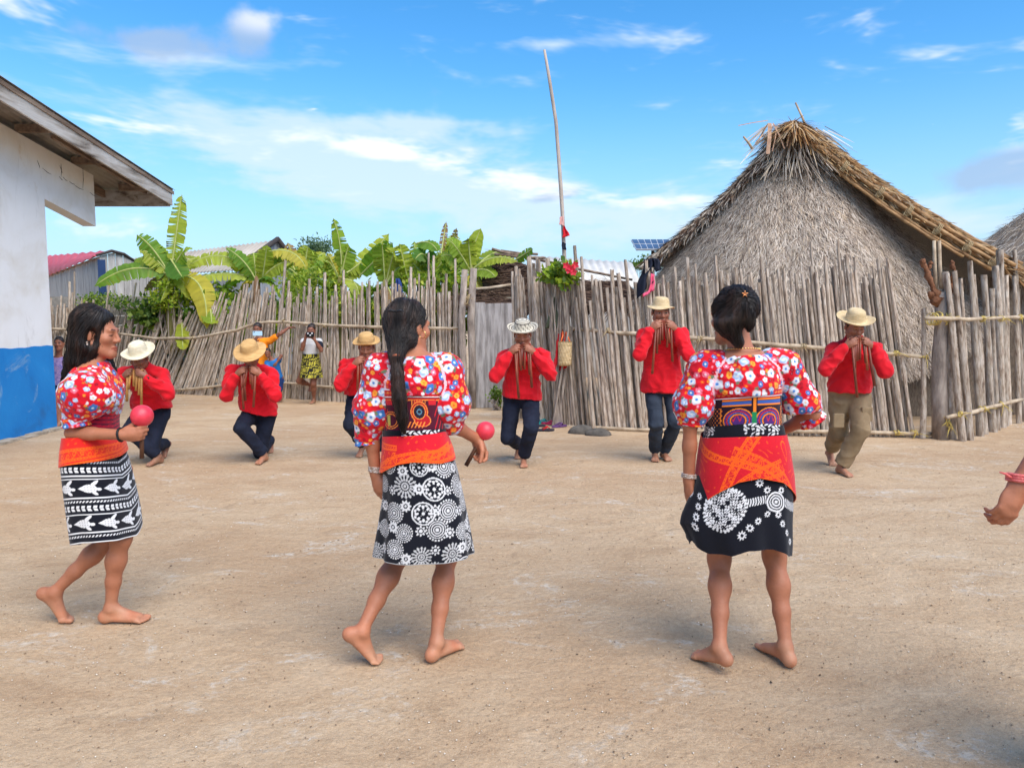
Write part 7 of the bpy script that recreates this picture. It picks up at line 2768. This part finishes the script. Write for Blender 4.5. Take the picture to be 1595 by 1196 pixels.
def pipes(F, label, mat_, lens_a, lens_b, spread=.03, fwd=.35, seed=1):
    B = F.hB
    s = F.sc
    mouth = F.J['head'] + (B[1] * .128 + B[2] * -.070) * s
    e = empty('pan_pipes', mouth, label, 'pan pipes')
    gg = random.Random(seed)
    lat = np.array([B[0][0], B[0][1], 0.0])
    lat = nrm(lat)
    lat = lat if lat[0] > 0 else -lat
    toward = nrm(np.array([B[1][0], B[1][1], 0]))
    for grp, (sg, lens) in enumerate(((-1, lens_a), (1, lens_b))):
        for k, L in enumerate(lens):
            top = mouth + lat * sg * (.011 + .0195 * k) + toward * (.004 * (k % 2)) + np.array([0, 0, .012])
            dr = nrm(np.array([0, 0, -1]) + toward * (fwd * .35 + .12) + lat * sg * (spread + gg.uniform(-.16, .08)))
            mb = MB()
            p0, p1 = Vector(top), Vector(top + dr * L)
            mb.tube([p0, p0.lerp(p1, .5), p1], [.0118, .0112, .0118], 8)
            mb.build('pipe', mat_, e, True)
        mb = MB()
        a = mouth + lat * sg * .008 + np.array([0, 0, -.03]) - toward * .004
        b = mouth + lat * sg * (.011 + .0195 * len(lens)) + np.array([0, 0, -.03]) - toward * .004
        off = Vector(toward * .014)
        mb.tube([Vector(a) + off, Vector(b) + off, Vector(b) - off, Vector(a) - off, Vector(a) + off], .004, 5, cap=False)
        mb.build('binding', M_BAND, e, True)
    return e


def man(name, label, sp):
    s = sp.get('s', 1.0)
    toe = {q: np.array(G(*sp['feet'][q][0])) for q in 'ab'}
    Y0 = sp['Y']
    J = {k: np.array(P(v[0], v[1], Y0 + v[2])) for k, v in sp['px'].items()}
    J['hF'] = np.array(sp['hF'], float)
    J['hU'] = np.array((0, 0, 1.0))
    feet = {}
    lat = nrm(J['shb'] - J['sha'])
    for q, sg in (('a', -1), ('b', 1)):
        t_, fwd, pitch = sp['feet'][q][0], sp['feet'][q][1], sp['feet'][q][2]
        lift = sp['feet'][q][3] if len(sp['feet'][q]) > 3 else 0.0
        t3 = toe[q].copy()
        if lift:
            t3 = np.array(P(t_[0], t_[1], sp['feet'][q][4]))
        J['hip' + q] = J['pelvis'] + lat * sg * .085 * s + np.array([0, 0, -.03])
        J['an' + q] = foot_frame(t3, fwd, pitch, .98 * s)[0]
        kp = sp.get('knee' + q, (sg * .1, -1, -.1))
        J['kn' + q] = ik(J['hip' + q], J['an' + q], .40 * s * sp.get('leg', 1), .385 * s * sp.get('leg', 1), J['hip' + q] + np.array(kp, float))
        J['bk' + q] = np.array([0, 1, 0])
        feet[q] = (t3, fwd, pitch, lat * -sg)
    hB = frame3(J['hF'], J['hU'])
    mouth = J['head'] + (hB[1] * .112 - hB[2] * .068) * s
    toward = nrm(np.array([hB[1][0], hB[1][1], 0]))
    latx = nrm(np.cross(toward, (0, 0, 1)))
    latx = latx if latx[0] > 0 else -latx
    hands = {}
    for q, sg in (('a', -1), ('b', 1)):
        wr = mouth + latx * sg * .118 * s + toward * .012 * s + np.array([0, 0, -.072 * s])
        J['wr' + q] = wr
        J['el' + q] = ik(J['sh' + q], wr, .27 * s, .24 * s, J['el' + q])
        hands[q] = dict(d=latx * -sg * .72 + np.array([0, 0, .55]) + toward * .42, n=-toward * .75 + latx * -sg * .55, w=np.array([0, 0, 1.0]) + latx * sg * .4, curl=.5, thumb=.5, s=.95)
    F = Fig(name, label, 'person', (J['pelvis'][0], J['pelvis'][1], 0), J, s, sp.get('skin', 'b'), group=None)
    F.body(.0062, hands, feet, eyes=sp.get('eyes', True), legr=.84)
    short_hair(F)
    L = F.L
    # shirt
    pts = np.array([J[k] for k in ('neck', 'pelvis', 'sha', 'shb', 'ela', 'elb', 'wra', 'wrb')])
    S = Sdf(pts.min(0) - .17, pts.max(0) + .14, .0064)
    hem = sp.get('hem', -.12)
    w = sp.get('wide', 1.0)
    S.loft(J['pelvis'], F.W, F.U, [(hem - .03, 0, 0, .172 * s * w, .135 * s), (0, 0, 0, .17 * s * w, .132 * s), (.4 * L, 0, 0, .158 * s * w, .128 * s), (.75 * L, 0, 0, .168 * s, .12 * s), (.92 * L, 0, 0, .125 * s, .09 * s), (1.03 * L, 0, 0, .072 * s, .07 * s)], 0)
    for q in 'ab':
        sh, el, wr = J['sh' + q], J['el' + q], J['wr' + q]
        S.cone(J['neck'] * .6 + sh * .4 - F.W * .03, sh, .07 * s, .068 * s, .03)
        S.cone(sh, el, .066 * s, .056 * s, .03)
        S.cone(el + np.array([0, 0, -.012]), el * .45 + wr * .55, .058 * s, .05 * s, .03)
        S.cone(el * .45 + wr * .55, el * .10 + wr * .90, .056 * s, .044 * s, .02)
    S.cone(J['neck'] - F.W * .04, J['neck'] + nrm(J['head'] - J['neck']) * .035, .078 * s, .066 * s, .02)
    # the loose tail hangs straight down over the belt
    zh = J['pelvis'][2] + hem
    mid = J['pelvis'] * .5 + J['neck'] * .5
    tail = np.array([J['pelvis'][0] * .7 + mid[0] * .3, J['pelvis'][1] * .62 + mid[1] * .38, zh - .03])
    hgt = mid[2] - zh + .06
    S.loft(tail, (0, 0, 1), F.U, [(0, 0, 0, .19 * s * w, .185 * s), (.12, 0, 0, .18 * s * w, .17 * s), (hgt, 0, 0, .15 * s * w, .125 * s)], .05)
    S.cut(np.array([J['pelvis'][0], J['pelvis'][1], zh]), np.array([0, 0, -1.0]) + F.U * sp.get('hemtilt', 0))
    # open collar
    S.cone(J['neck'] + nrm(J['head'] - J['neck']) * .03, J['head'], .058 * s, .06 * s, .006, 's')
    o = F.part('shirt', S, M_REDSHIRT, .006, 20, sp.get('seed', 1), 1, stretch=(1, 1, .8), ridge=.017)
    mb = MB()
    ck = J['neck'] + nrm(J['head'] - J['neck']) * .03
    for sg in (-1, 1):
        a = ck + latx * sg * .055 * s + toward * .04
        b = ck + latx * sg * .02 * s + toward * .085 - np.array([0, 0, .045])
        c_ = ck + latx * sg * .085 * s + toward * .07 - np.array([0, 0, .05])
        mb.prism([Vector(a), Vector(b), Vector(c_)], Vector(toward) * .008)
    mb.build('collar', M_REDSHIRT, F.root) if False else None
    # trousers
    pts = np.array([J[k] for k in ('pelvis', 'hipa', 'hipb', 'kna', 'knb', 'ana', 'anb')])
    S = Sdf(pts.min(0) - .14, pts.max(0) + .14, .0064)
    fl = sp.get('flare', 1.0)
    S.loft(J['pelvis'], F.W, F.U, [(-.10 * s, 0, 0, .14 * s, .115 * s), (0, 0, 0, .155 * s, .115 * s), (.1, 0, 0, .14 * s, .11 * s)], 0)
    for q in 'ab':
        hp, kn, an = J['hip' + q], J['kn' + q], J['an' + q]
        S.cone(hp, kn, .094 * s * fl, .072 * s * fl, .03)
        d = an - kn
        ln = np.linalg.norm(d)
        cuf = sp.get('cuff' + q, .93)
        S.loft(kn, d, (1, 0, 0), [(-.02, 0, 0, .068 * s * fl, .068 * s * fl), (.1, 0, 0, .07 * s * fl, .07 * s * fl), (ln * .6, 0, 0, .066 * s * fl, .066 * s * fl), (ln * cuf, 0, 0, .062 * s * fl, .062 * s * fl)], .02)
    F.part('trousers', S, sp.get('pants', M_NAVYPANTS), .005, 18, sp.get('seed', 1) + 50, 1, stretch=(1, 1, 1), ridge=.009)
    return F


MEN = []
# A: far left, white straw hat, watch
F = man('person', 'bent pan-pipe player in a pale broad-brimmed straw hat wearing a wristwatch', dict(Y=7.05, s=.97, hF=(-.10, -1, -.52), seed=3, skin='c', eyes=False,
    px=dict(pelvis=(238, 637, .30), neck=(223, 572, .03), head=(217, 557, -.09), sha=(192, 582, .05), shb=(254, 584, .05), ela=(176, 628, -.15), elb=(274, 628, -.15)),
    feet=dict(a=((228, 727), (-.25, -1), 0), b=((250, 714), (-.1, -1), 42)), kneea=(.02, -1, -.3), kneeb=(.05, -1, -.3), hem=.02, flare=.95))
hat(F, .082, .105, .062, M_STRAW_P, tilt=(-.05, .12), curl=.018, seed=2, lift=.055)
pipes(F, 'golden pan pipes of the player with the wristwatch', M_PIPE_Y, [.16, .19, .26, .30], [.14, .20, .24, .36], .04, .2, 1)
mb = MB()
torus(mb, F.J['wrb'] + nrm(F.J['elb'] - F.J['wrb']) * .012, F.J['elb'] - F.J['wrb'], .029, .006)
wf = F.J['wrb'] + nrm(F.J['elb'] - F.J['wrb']) * .012 + np.array([.012, -.03, 0])
mb.lathe([(.001, .008), (.017, .008), (.018, -.004), (.001, -.004)], Matrix.Translation(Vector(wf)) @ Matrix.Rotation(R(90), 4, 'X'), 16)
mb.build('wristwatch', M_BLACKBAND, F.root, True)
# B: yellow hat tipped down
F = man('person', 'bent pan-pipe player whose flat yellow straw hat is tipped over his brow', dict(Y=7.15, s=.97, hF=(.05, -1, -.62), seed=5, skin='b', eyes=False,
    px=dict(pelvis=(404, 640, .28), neck=(392, 571, .03), head=(390, 553, -.09), sha=(362, 579, .04), shb=(421, 581, .04), ela=(347, 630, -.15), elb=(438, 632, -.10)),
    feet=dict(a=((400, 724), (-.1, -1), 0), b=((419, 706), (.1, -1), 48)), kneea=(.12, -1, -.3), kneeb=(-.02, -1, -.4), hem=-.0, hemtilt=-.25, flare=.95))
hat(F, .084, .085, .066, M_STRAW_Y, tilt=(.0, .30), curl=-.004, seed=4, drop=.012, lift=.06)
pipes(F, 'pan pipes of the player with the hat tipped over his brow', M_PIPE, [.18, .22, .32, .40], [.16, .21, .26, .38], .05, .2, 2)
# C: partly behind the ponytailed dancer
F = man('person', 'pan-pipe player in yellow straw hat standing behind the ponytailed dancer', dict(Y=7.35, s=.98, hF=(.08, -1, -.30), seed=7, skin='b', eyes=False,
    px=dict(pelvis=(566, 613, .22), neck=(571, 560, .02), head=(571, 541, -.08), sha=(540, 570, .03), shb=(602, 571, .03), ela=(520, 612, -.12), elb=(622, 612, -.12)),
    feet=dict(a=((557, 713), (-.15, -1), 22), b=((592, 716), (.1, -1), 0)), kneea=(-.08, -1, -.2), kneeb=(.05, -1, -.2), hem=0.0, flare=.9))
hat(F, .082, .095, .05, M_STRAW_Y, tilt=(.03, .05), curl=.016, seed=6, lift=.055, band=flat('straw_band', lin(176, 140, 92), rough=.8))
pipes(F, 'pan pipes of the player behind the ponytailed dancer', M_PIPE, [.17, .2, .27, .32], [.15, .19, .24, .3], .03, .2, 3)
# D: black and white hat
F = man('person', 'pan-pipe player in black and white striped hat stepping beside the basket', dict(Y=7.0, s=1.0, hF=(-.06, -1, -.32), seed=9, skin='b', eyes=False,
    px=dict(pelvis=(812, 614, .18), neck=(816, 543, .06), head=(814, 521, -.04), sha=(787, 556, .06), shb=(846, 556, .06), ela=(762, 600, -.10), elb=(874, 596, -.02)),
    feet=dict(a=((806, 716), (-.1, -1), 52, 1, 7.32), b=((816, 729), (0, -1), 0)), kneea=(-.3, -1, -.2), kneeb=(.1, -1, -.2), hem=-.03, hemtilt=-.12, flare=.98))
hat(F, .082, .09, .066, M_HATATTR, tilt=(.0, .05), curl=.02, stripes=True, seed=8, lift=.055)
pipes(F, 'pan pipes of the player in the striped hat', M_PIPE, [.20, .24, .30, .50], [.20, .23, .28, .40], .03, .3, 4)
# E: upright, dark jeans
F = man('person', 'upright pan-pipe player in dark jeans and small cream hat with feet together', dict(Y=7.25, s=1.06, hF=(.03, -1, -.12), seed=11, skin='b', leg=.985,
    px=dict(pelvis=(1031, 597, .10), neck=(1030, 513, .06), head=(1029, 487, .0), sha=(1003, 523, .06), shb=(1060, 522, .06), ela=(985, 570, -.08), elb=(1080, 568, -.08)),
    feet=dict(a=((1021, 720), (-.15, -1), 0), b=((1043, 719), (.12, -1), 0)), kneea=(-.1, -1, -.2), kneeb=(.1, -1, -.2), hem=-.08, flare=.86, pants=M_DENIM, cuffa=.95, cuffb=.95))
hat(F, .083, .09, .05, M_STRAW_C, tilt=(-.03, -.02), curl=-.004, seed=10, drop=.008, lift=.062)
pipes(F, 'pan pipes of the player in dark jeans', M_PIPE, [.19, .23, .32, .52], [.18, .22, .26, .40], .05, .35, 5)
# F: khaki trousers, wide hat
F = man('person', 'pan-pipe player in khaki cargo trousers and wide cream hat stepping forward', dict(Y=6.55, s=.99, hF=(0, -1, -.36), seed=13, skin='b', eyes=False,
    px=dict(pelvis=(1323, 604, .22), neck=(1330, 531, .08), head=(1331, 509, -.04), sha=(1299, 546, .08), shb=(1364, 546, .08), ela=(1264, 600, -.08), elb=(1396, 604, -.08)),
    feet=dict(a=((1300, 727), (-.05, -1), 30, 1, 6.98), b=((1327, 744), (.15, -1), 0)), kneea=(-.15, -1, -.1), kneeb=(.1, -1, -.2), hem=-.03, flare=1.12, pants=M_KHAKI, cuffa=.74, cuffb=.95))
hat(F, .083, .105, .072, M_STRAW_C, tilt=(0, .02), curl=.024, seed=12, lift=.058)
pipes(F, 'long reddish pan pipes of the player in khaki trousers', M_PIPE, [.20, .26, .34, .52], [.19, .22, .28, .42], .06, .3, 6)
for (px, py) in ((1306, 655), (1350, 645)):
    mb = MB()
    c_ = np.array(P(px, py, 6.56))
    mb.box(c_ + np.array([0, 0, 0]), (.10, .03, .13))
    o = mb.build('cargo_pocket', M_KHAKI, F.root)
    bv = o.modifiers.new('soft', 'BEVEL')
    bv.width, bv.segments = .012, 3

# ================================================================== onlookers by the fence
M_ORANGE = flat('orange_tshirt', lin(232, 132, 22), rough=.85, bump=.2, bscale=30)
M_WHITETOP = flat('white_top', lin(196, 194, 192), rough=.85, bump=.2, bscale=30)
M_YB = mat('yellow_black_print', [(0.3, (.95, .95, .95)), (.7, (1.05, 1.05, 1.05))], nscale=8, attr=True, rough=.85)
M_BLUECH = flat('blue_childs_shirt', lin(40, 110, 176), rough=.85)
M_PURPLE = mat('purple_blouse', [(0.4, lin(120, 110, 170)), (0.6, lin(176, 150, 190))], nscale=24, rough=.85)
M_DARKSH = flat('dark_shorts', lin(40, 40, 48), rough=.9)
M_PHONE = flat('pale_blue_phone', lin(172, 206, 226), rough=.3, spec=.5)
M_CAM = flat('black_camera', lin(20, 20, 22), rough=.4)


def bystander(label, s, Y, px, feet, hands, skin='c', hF=(0, -1, -.1), knees=None, legs=(.40, .385), vox=.0075):
    J = {k: np.array(P(v[0], v[1], Y + (v[2] if len(v) > 2 else 0))) for k, v in px.items()}
    J['hF'], J['hU'] = np.array(hF, float), np.array((0, 0, 1.0))
    lat = nrm(J['shb'] - J['sha'])
    ft_ = {}
    for q, sg in (('a', -1), ('b', 1)):
        t_, fwd, pitch = feet[q][:3]
        t3 = np.array(G(*t_)) if len(feet[q]) < 4 else np.array(P(t_[0], t_[1], feet[q][3]))
        J['hip' + q] = J['pelvis'] + lat * sg * .08 * s + np.array([0, 0, -.03])
        J['an' + q] = foot_frame(t3, fwd, pitch, .98 * s)[0]
        J['kn' + q] = ik(J['hip' + q], J['an' + q], legs[0] * s, legs[1] * s, J['hip' + q] + np.array((knees or {}).get(q, (sg * .1, -1, -.1)), float))
        J['bk' + q] = np.array([0, 1, 0])
        ft_[q] = (t3, fwd, pitch, lat * -sg)
        J['el' + q] = ik(J['sh' + q], J['wr' + q], .27 * s, .245 * s, J['el' + q])
    F = Fig('person', label, 'person', (J['pelvis'][0], J['pelvis'][1], 0), J, s, skin)
    F.body(vox, hands, ft_)
    return F


def top(F, m, slv=.5, hem=-.1, name='shirt', seed=1, w=1.0, col=None, puff=1.0):
    J, s = F.J, F.sc
    pts = np.array([J[k] for k in ('neck', 'pelvis', 'sha', 'shb', 'ela', 'elb')])
    S = Sdf(pts.min(0) - .16, pts.max(0) + .12, .0075)
    L = F.L
    S.loft(J['pelvis'], F.W, F.U, [(hem, 0, 0, .155 * s * w, .12 * s), (.3 * L, 0, 0, .145 * s * w, .115 * s), (.75 * L, 0, 0, .16 * s, .112 * s), (.92 * L, 0, 0, .12 * s, .085 * s), (1.0 * L, 0, 0, .075 * s, .07 * s)], 0)
    for q in 'ab':
        f = slv
        S.cone(J['neck'] * .6 + J['sh' + q] * .4 - F.W * .03, J['sh' + q], .065 * s, .062 * s, .03)
        S.cone(J['sh' + q], J['sh' + q] * (1 - f) + J['el' + q] * f, .062 * s, .06 * s * puff, .02)
    return F.part(name, S, m, .004, 30, seed, col=col)


def skirt_simple(F, m, z0, z1, r0, r1, col=None, name='skirt', c=None, nc=90, nr=30):
    J = F.J
    c = J['pelvis'] if c is None else c
    th = np.linspace(0, 2 * np.pi, nc, endpoint=False)
    V_, t_ = [], []
    for i in range(nr):
        f = i / (nr - 1)
        r = r0 + (r1 - r0) * f
        wob = 1 + .05 * f * np.sin(7 * th + 1)
        V_.append(np.stack([c[0] + r * np.cos(th) * wob, c[1] + r * .8 * np.sin(th) * wob, np.full(nc, z0 + (z1 - z0) * f)], 1))
    V_ = np.concatenate(V_)
    C = None if col is None else col(V_, np.tile(th, nr))
    Fc = rings_to_faces(nr, nc)
    n_ = len(V_)
    Vi = V_.copy()
    Vi[:, :2] = c[:2] + (V_[:, :2] - c[:2]) * .97
    Fc = np.concatenate([Fc[:, ::-1], Fc + n_])
    return obj(name, make_mesh(name, np.concatenate([V_, Vi]), Fc, None if C is None else np.concatenate([C, C])), m, F.root)


def shorts(F, m, k=.6, name='shorts'):
    J, s = F.J, F.sc
    pts = np.array([J[q] for q in ('pelvis', 'kna', 'knb')])
    S = Sdf(pts.min(0) - .14, pts.max(0) + .16, .0075)
    S.loft(J['pelvis'], F.W, F.U, [(-.1 * s, 0, 0, .135 * s, .11 * s), (.08, 0, 0, .14 * s, .11 * s)], 0)
    for q in 'ab':
        S.cone(J['hip' + q], J['hip' + q] * (1 - k) + J['kn' + q] * k, .09 * s, .085 * s, .03)
    return F.part(name, S, m, .003, 30, 3)


F = bystander('boy in an orange t-shirt resting one arm along the fence rail', .86, 12.35, dict(pelvis=(405, 577), neck=(405, 527), head=(401, 512, -.02), sha=(391, 533), shb=(420, 531), ela=(380, 555, -.15), wra=(397, 534, -.25), elb=(436, 520, .05), wrb=(449, 511, .12)),
              dict(a=((400, 628), (-.1, -1), 0), b=((415, 628), (.1, -1), 0)), {'a': dict(d=(.3, -.1, 1), n=(0, 1, 0), w=(1, 0, 0), curl=.4), 'b': dict(d=(1, .1, .25), n=(0, -.3, -1), w=(0, -1, 0), curl=.3)}, hF=(0, -1, -.2), legs=(.40, .39))
top(F, M_ORANGE, .55, -.12)
shorts(F, M_DARKSH, .8)
short_hair(F)
e = empty('phone', P(401, 520, 12.0), 'pale blue phone held up by the boy in orange', 'phone')
mb = MB()
mb.box(P(401, 519.5, 12.0), (.155, .012, .078))
o = mb.build('case', M_PHONE, e)
o.modifiers.new('round', 'BEVEL').width = .006
mb = MB()
mb.lathe([(.001, .002), (.008, .002), (.008, -.002)], Matrix.Translation(P(396, 517, 11.992)) @ Matrix.Rotation(R(90), 4, 'X'), 14)
mb.build('lens', M_CAM, e, True)

F = bystander('small child in blue bending forward behind the boy in orange', .62, 12.3, dict(pelvis=(432, 588, .05), neck=(424, 560, -.08), head=(417, 549, -.12), sha=(416, 565, -.06), shb=(434, 562, -.04), ela=(416, 580, -.2), wra=(420, 592, -.25), elb=(440, 552, -.1), wrb=(430, 566, -.2)),
              dict(a=((426, 627), (-.2, -1), 0), b=((437, 626), (.2, -1), 0)), {'a': dict(d=(0, 0, -1), n=(0, 1, 0), w=(1, 0, 0)), 'b': dict(d=(-.6, 0, -.5), n=(0, 1, 0), w=(1, 0, 0))})
top(F, M_BLUECH, .4, -.1, w=1.0)
shorts(F, M_BLUEC, .7)
short_hair(F)

F = bystander('girl in white top and yellow-black skirt filming from the fence with one knee bent', .85, 12.2, dict(pelvis=(484, 563), neck=(484, 527), head=(485, 514, -.02), sha=(473, 532), shb=(497, 532), ela=(470, 545, -.12), wra=(476, 526, -.25), elb=(501, 545, -.12), wrb=(490, 529, -.25)),
              dict(a=((482, 610), (.1, -1), 30, 12.45), b=((484, 629), (-.1, -1), 0)), {'a': dict(d=(.4, -.1, 1), n=(.3, 1, 0), w=(1, 0, 0), curl=.4), 'b': dict(d=(-.4, -.1, 1), n=(-.3, 1, 0), w=(-1, 0, 0), curl=.4)}, hF=(0, -1, -.15), knees={'a': (-.6, -1, -.1), 'b': (.1, -1, -.1)})
top(F, M_WHITETOP, .12, -.02, 'blouse')
J_ = F.J
S = Sdf(J_['shb'] - .2, J_['shb'] + .2, .0075)
S.cone(J_['shb'] + np.array([-.01, 0, -.01]), J_['shb'] * .45 + J_['elb'] * .55, .058, .056, .02)
F.part('sleeve', S, M_NAVYC, .003, 30, 5)


def ybcol(V_, th):
    C = np.tile(np.array(lin(196, 184, 66)), (len(V_), 1))
    q = np.sin(th * 13 + 40 * V_[:, 2] + 1.5 * np.sin(V_[:, 2] * 55)) * np.sin(V_[:, 2] * 130 + 2 * np.sin(th * 9)) > -.22
    C[q] = lin(30, 28, 24)
    return C


z0, z1 = P(484, 551, 12.2).z, P(484, 588, 12.2).z
skirt_simple(F, M_YB, z0, z1, .135, .185, ybcol)
short_hair(F, face=.02)
mb = MB()
hcx = J_['head']
S = Sdf(hcx - .16, hcx + .2, .0075)
S.ell(hcx + np.array([0, .06, .07]), (.05, .05, .05), None, .01)
F.part('hair_bun', S, M_HAIR, .002, 60, 3)
e = empty('camera', P(483, 521, 11.9), 'black camera with white dots held up by the girl in white', 'camera')
mb = MB()
mb.box(P(483, 521, 11.9), (.13, .03, .085))
o = mb.build('case', M_CAM, e)
o.modifiers.new('round', 'BEVEL').width = .012
for dx_, dz_ in ((-.035, .015), (.0, -.012), (.03, .018)):
    mb = MB()
    mb.lathe([(.001, .002), (.012, .002), (.012, -.004)], Matrix.Translation(P(483, 521, 11.88) + Vector((dx_, 0, dz_))) @ Matrix.Rotation(R(90), 4, 'X'), 12)
    mb.build('dot', M_WHITEC, e, True)

F = bystander('child in purple peering round the corner of the blue-based building', .80, 10.2, dict(pelvis=(88, 608), neck=(91, 556), head=(92, 535, -.04), sha=(76, 562), shb=(106, 562), ela=(72, 590), wra=(74, 612), elb=(108, 590), wrb=(106, 612)),
              dict(a=((84, 668), (.1, -1), 0), b=((98, 668), (.2, -1), 0)), {'a': dict(d=(0, 0, -1), n=(1, 0, 0), w=(0, -1, 0)), 'b': dict(d=(0, 0, -1), n=(-1, 0, 0), w=(0, -1, 0))}, hF=(.25, -1, -.05), skin='b', legs=(.38, .37))
top(F, M_PURPLE, .6, -.12, 'blouse')
skirt_simple(F, M_NAVYC, F.J['pelvis'][2] + .08, .3, .13, .17)
short_hair(F, low=-.05)

# ================================================================== fourth dancer, only her forearm reaches into the picture
F = bystander('dancer at the yard edge reaching out a hand with a coral bead bracelet', .96, 2.02, dict(pelvis=(1825, 780), neck=(1815, 492), head=(1812, 425), sha=(1752, 530), shb=(1880, 530), ela=(1690, 680, -.3), wra=(1585, 757, -.04), elb=(1920, 640), wrb=(1915, 770)),
              dict(a=((1765, 1290), (-.3, 1), 0), b=((1850, 1290), (.1, 1), 0)), {'a': dict(d=(-.40, -.05, -1), n=(.05, 1, .35), w=(1, 0, 0), curl=[.58, .62, .66, .72], thumb=.9, s=1.0), 'b': dict(d=(0, 0, -1), n=(-1, 0, 0), w=(0, 1, 0))}, hF=(-.1, 1, 0), skin='a', knees={'a': (-.1, 1, 0), 'b': (.1, 1, 0)}, legs=(.385, .37), vox=.0046)
F.J['neck'] = F.J['neck']
top(F, M_CLOTH, .72, .1, 'blouse', col=paint_blouse(51, 86), puff=1.3)
skirt_simple(F, M_CLOTH, F.J['pelvis'][2] + .02, .40, .20, .27, lambda V_, th: mandala_print((th - np.pi) * .24, 1.0 - V_[:, 2], th, np.zeros(len(V_))), nc=260, nr=110)
skirt_simple(F, M_WRAP, F.J['pelvis'][2] + .16, F.J['pelvis'][2] - .08, .165, .23, lambda V_, th: wrap_print(5, [(0, .12, -4, .03, -.9, .9), (0, .2, 3, .02, -.9, .9)])((th - np.pi) * .2, F.J['pelvis'][2] + .16 - V_[:, 2], th, np.zeros(len(V_))), 'wrap', nc=240, nr=70)
short_hair(F, low=-.08)
S = Sdf(F.J['head'] - .25, F.J['head'] + .2, .007)
S.ell(F.J['head'] + np.array([0, -.04, .02]), (.075, .07, .085), None, .02)
S.cone(F.J['head'] + np.array([0, -.075, 0]), F.J['neck'] + np.array([0, -.085, -.02]), .06, .03, .02)
hair_obj(F, S, lambda p: (0, -.1, -1), 160, .14, 31)
mb = MB()
wc = F.J['wra'] + nrm(F.J['ela'] - F.J['wra']) * .018
axb = nrm(F.J['ela'] - F.J['wra'] + np.array([-.12, 0, 0.0]))
for k in range(3):
    torus(mb, wc + axb * .007 * k, axb, .034, .0046, 30)
br_ = mb.build('bracelet', M_CORAL, F.root, True)
mb = MB()
tl = wc + np.array([-.034, -.01, .01])
mb.tube([tl, tl + np.array([-.02, -.004, .012]), tl + np.array([-.034, 0, .016])], [.004, .0035, .002], 6)
mb.build('bracelet_tail', M_CORAL, br_, True)
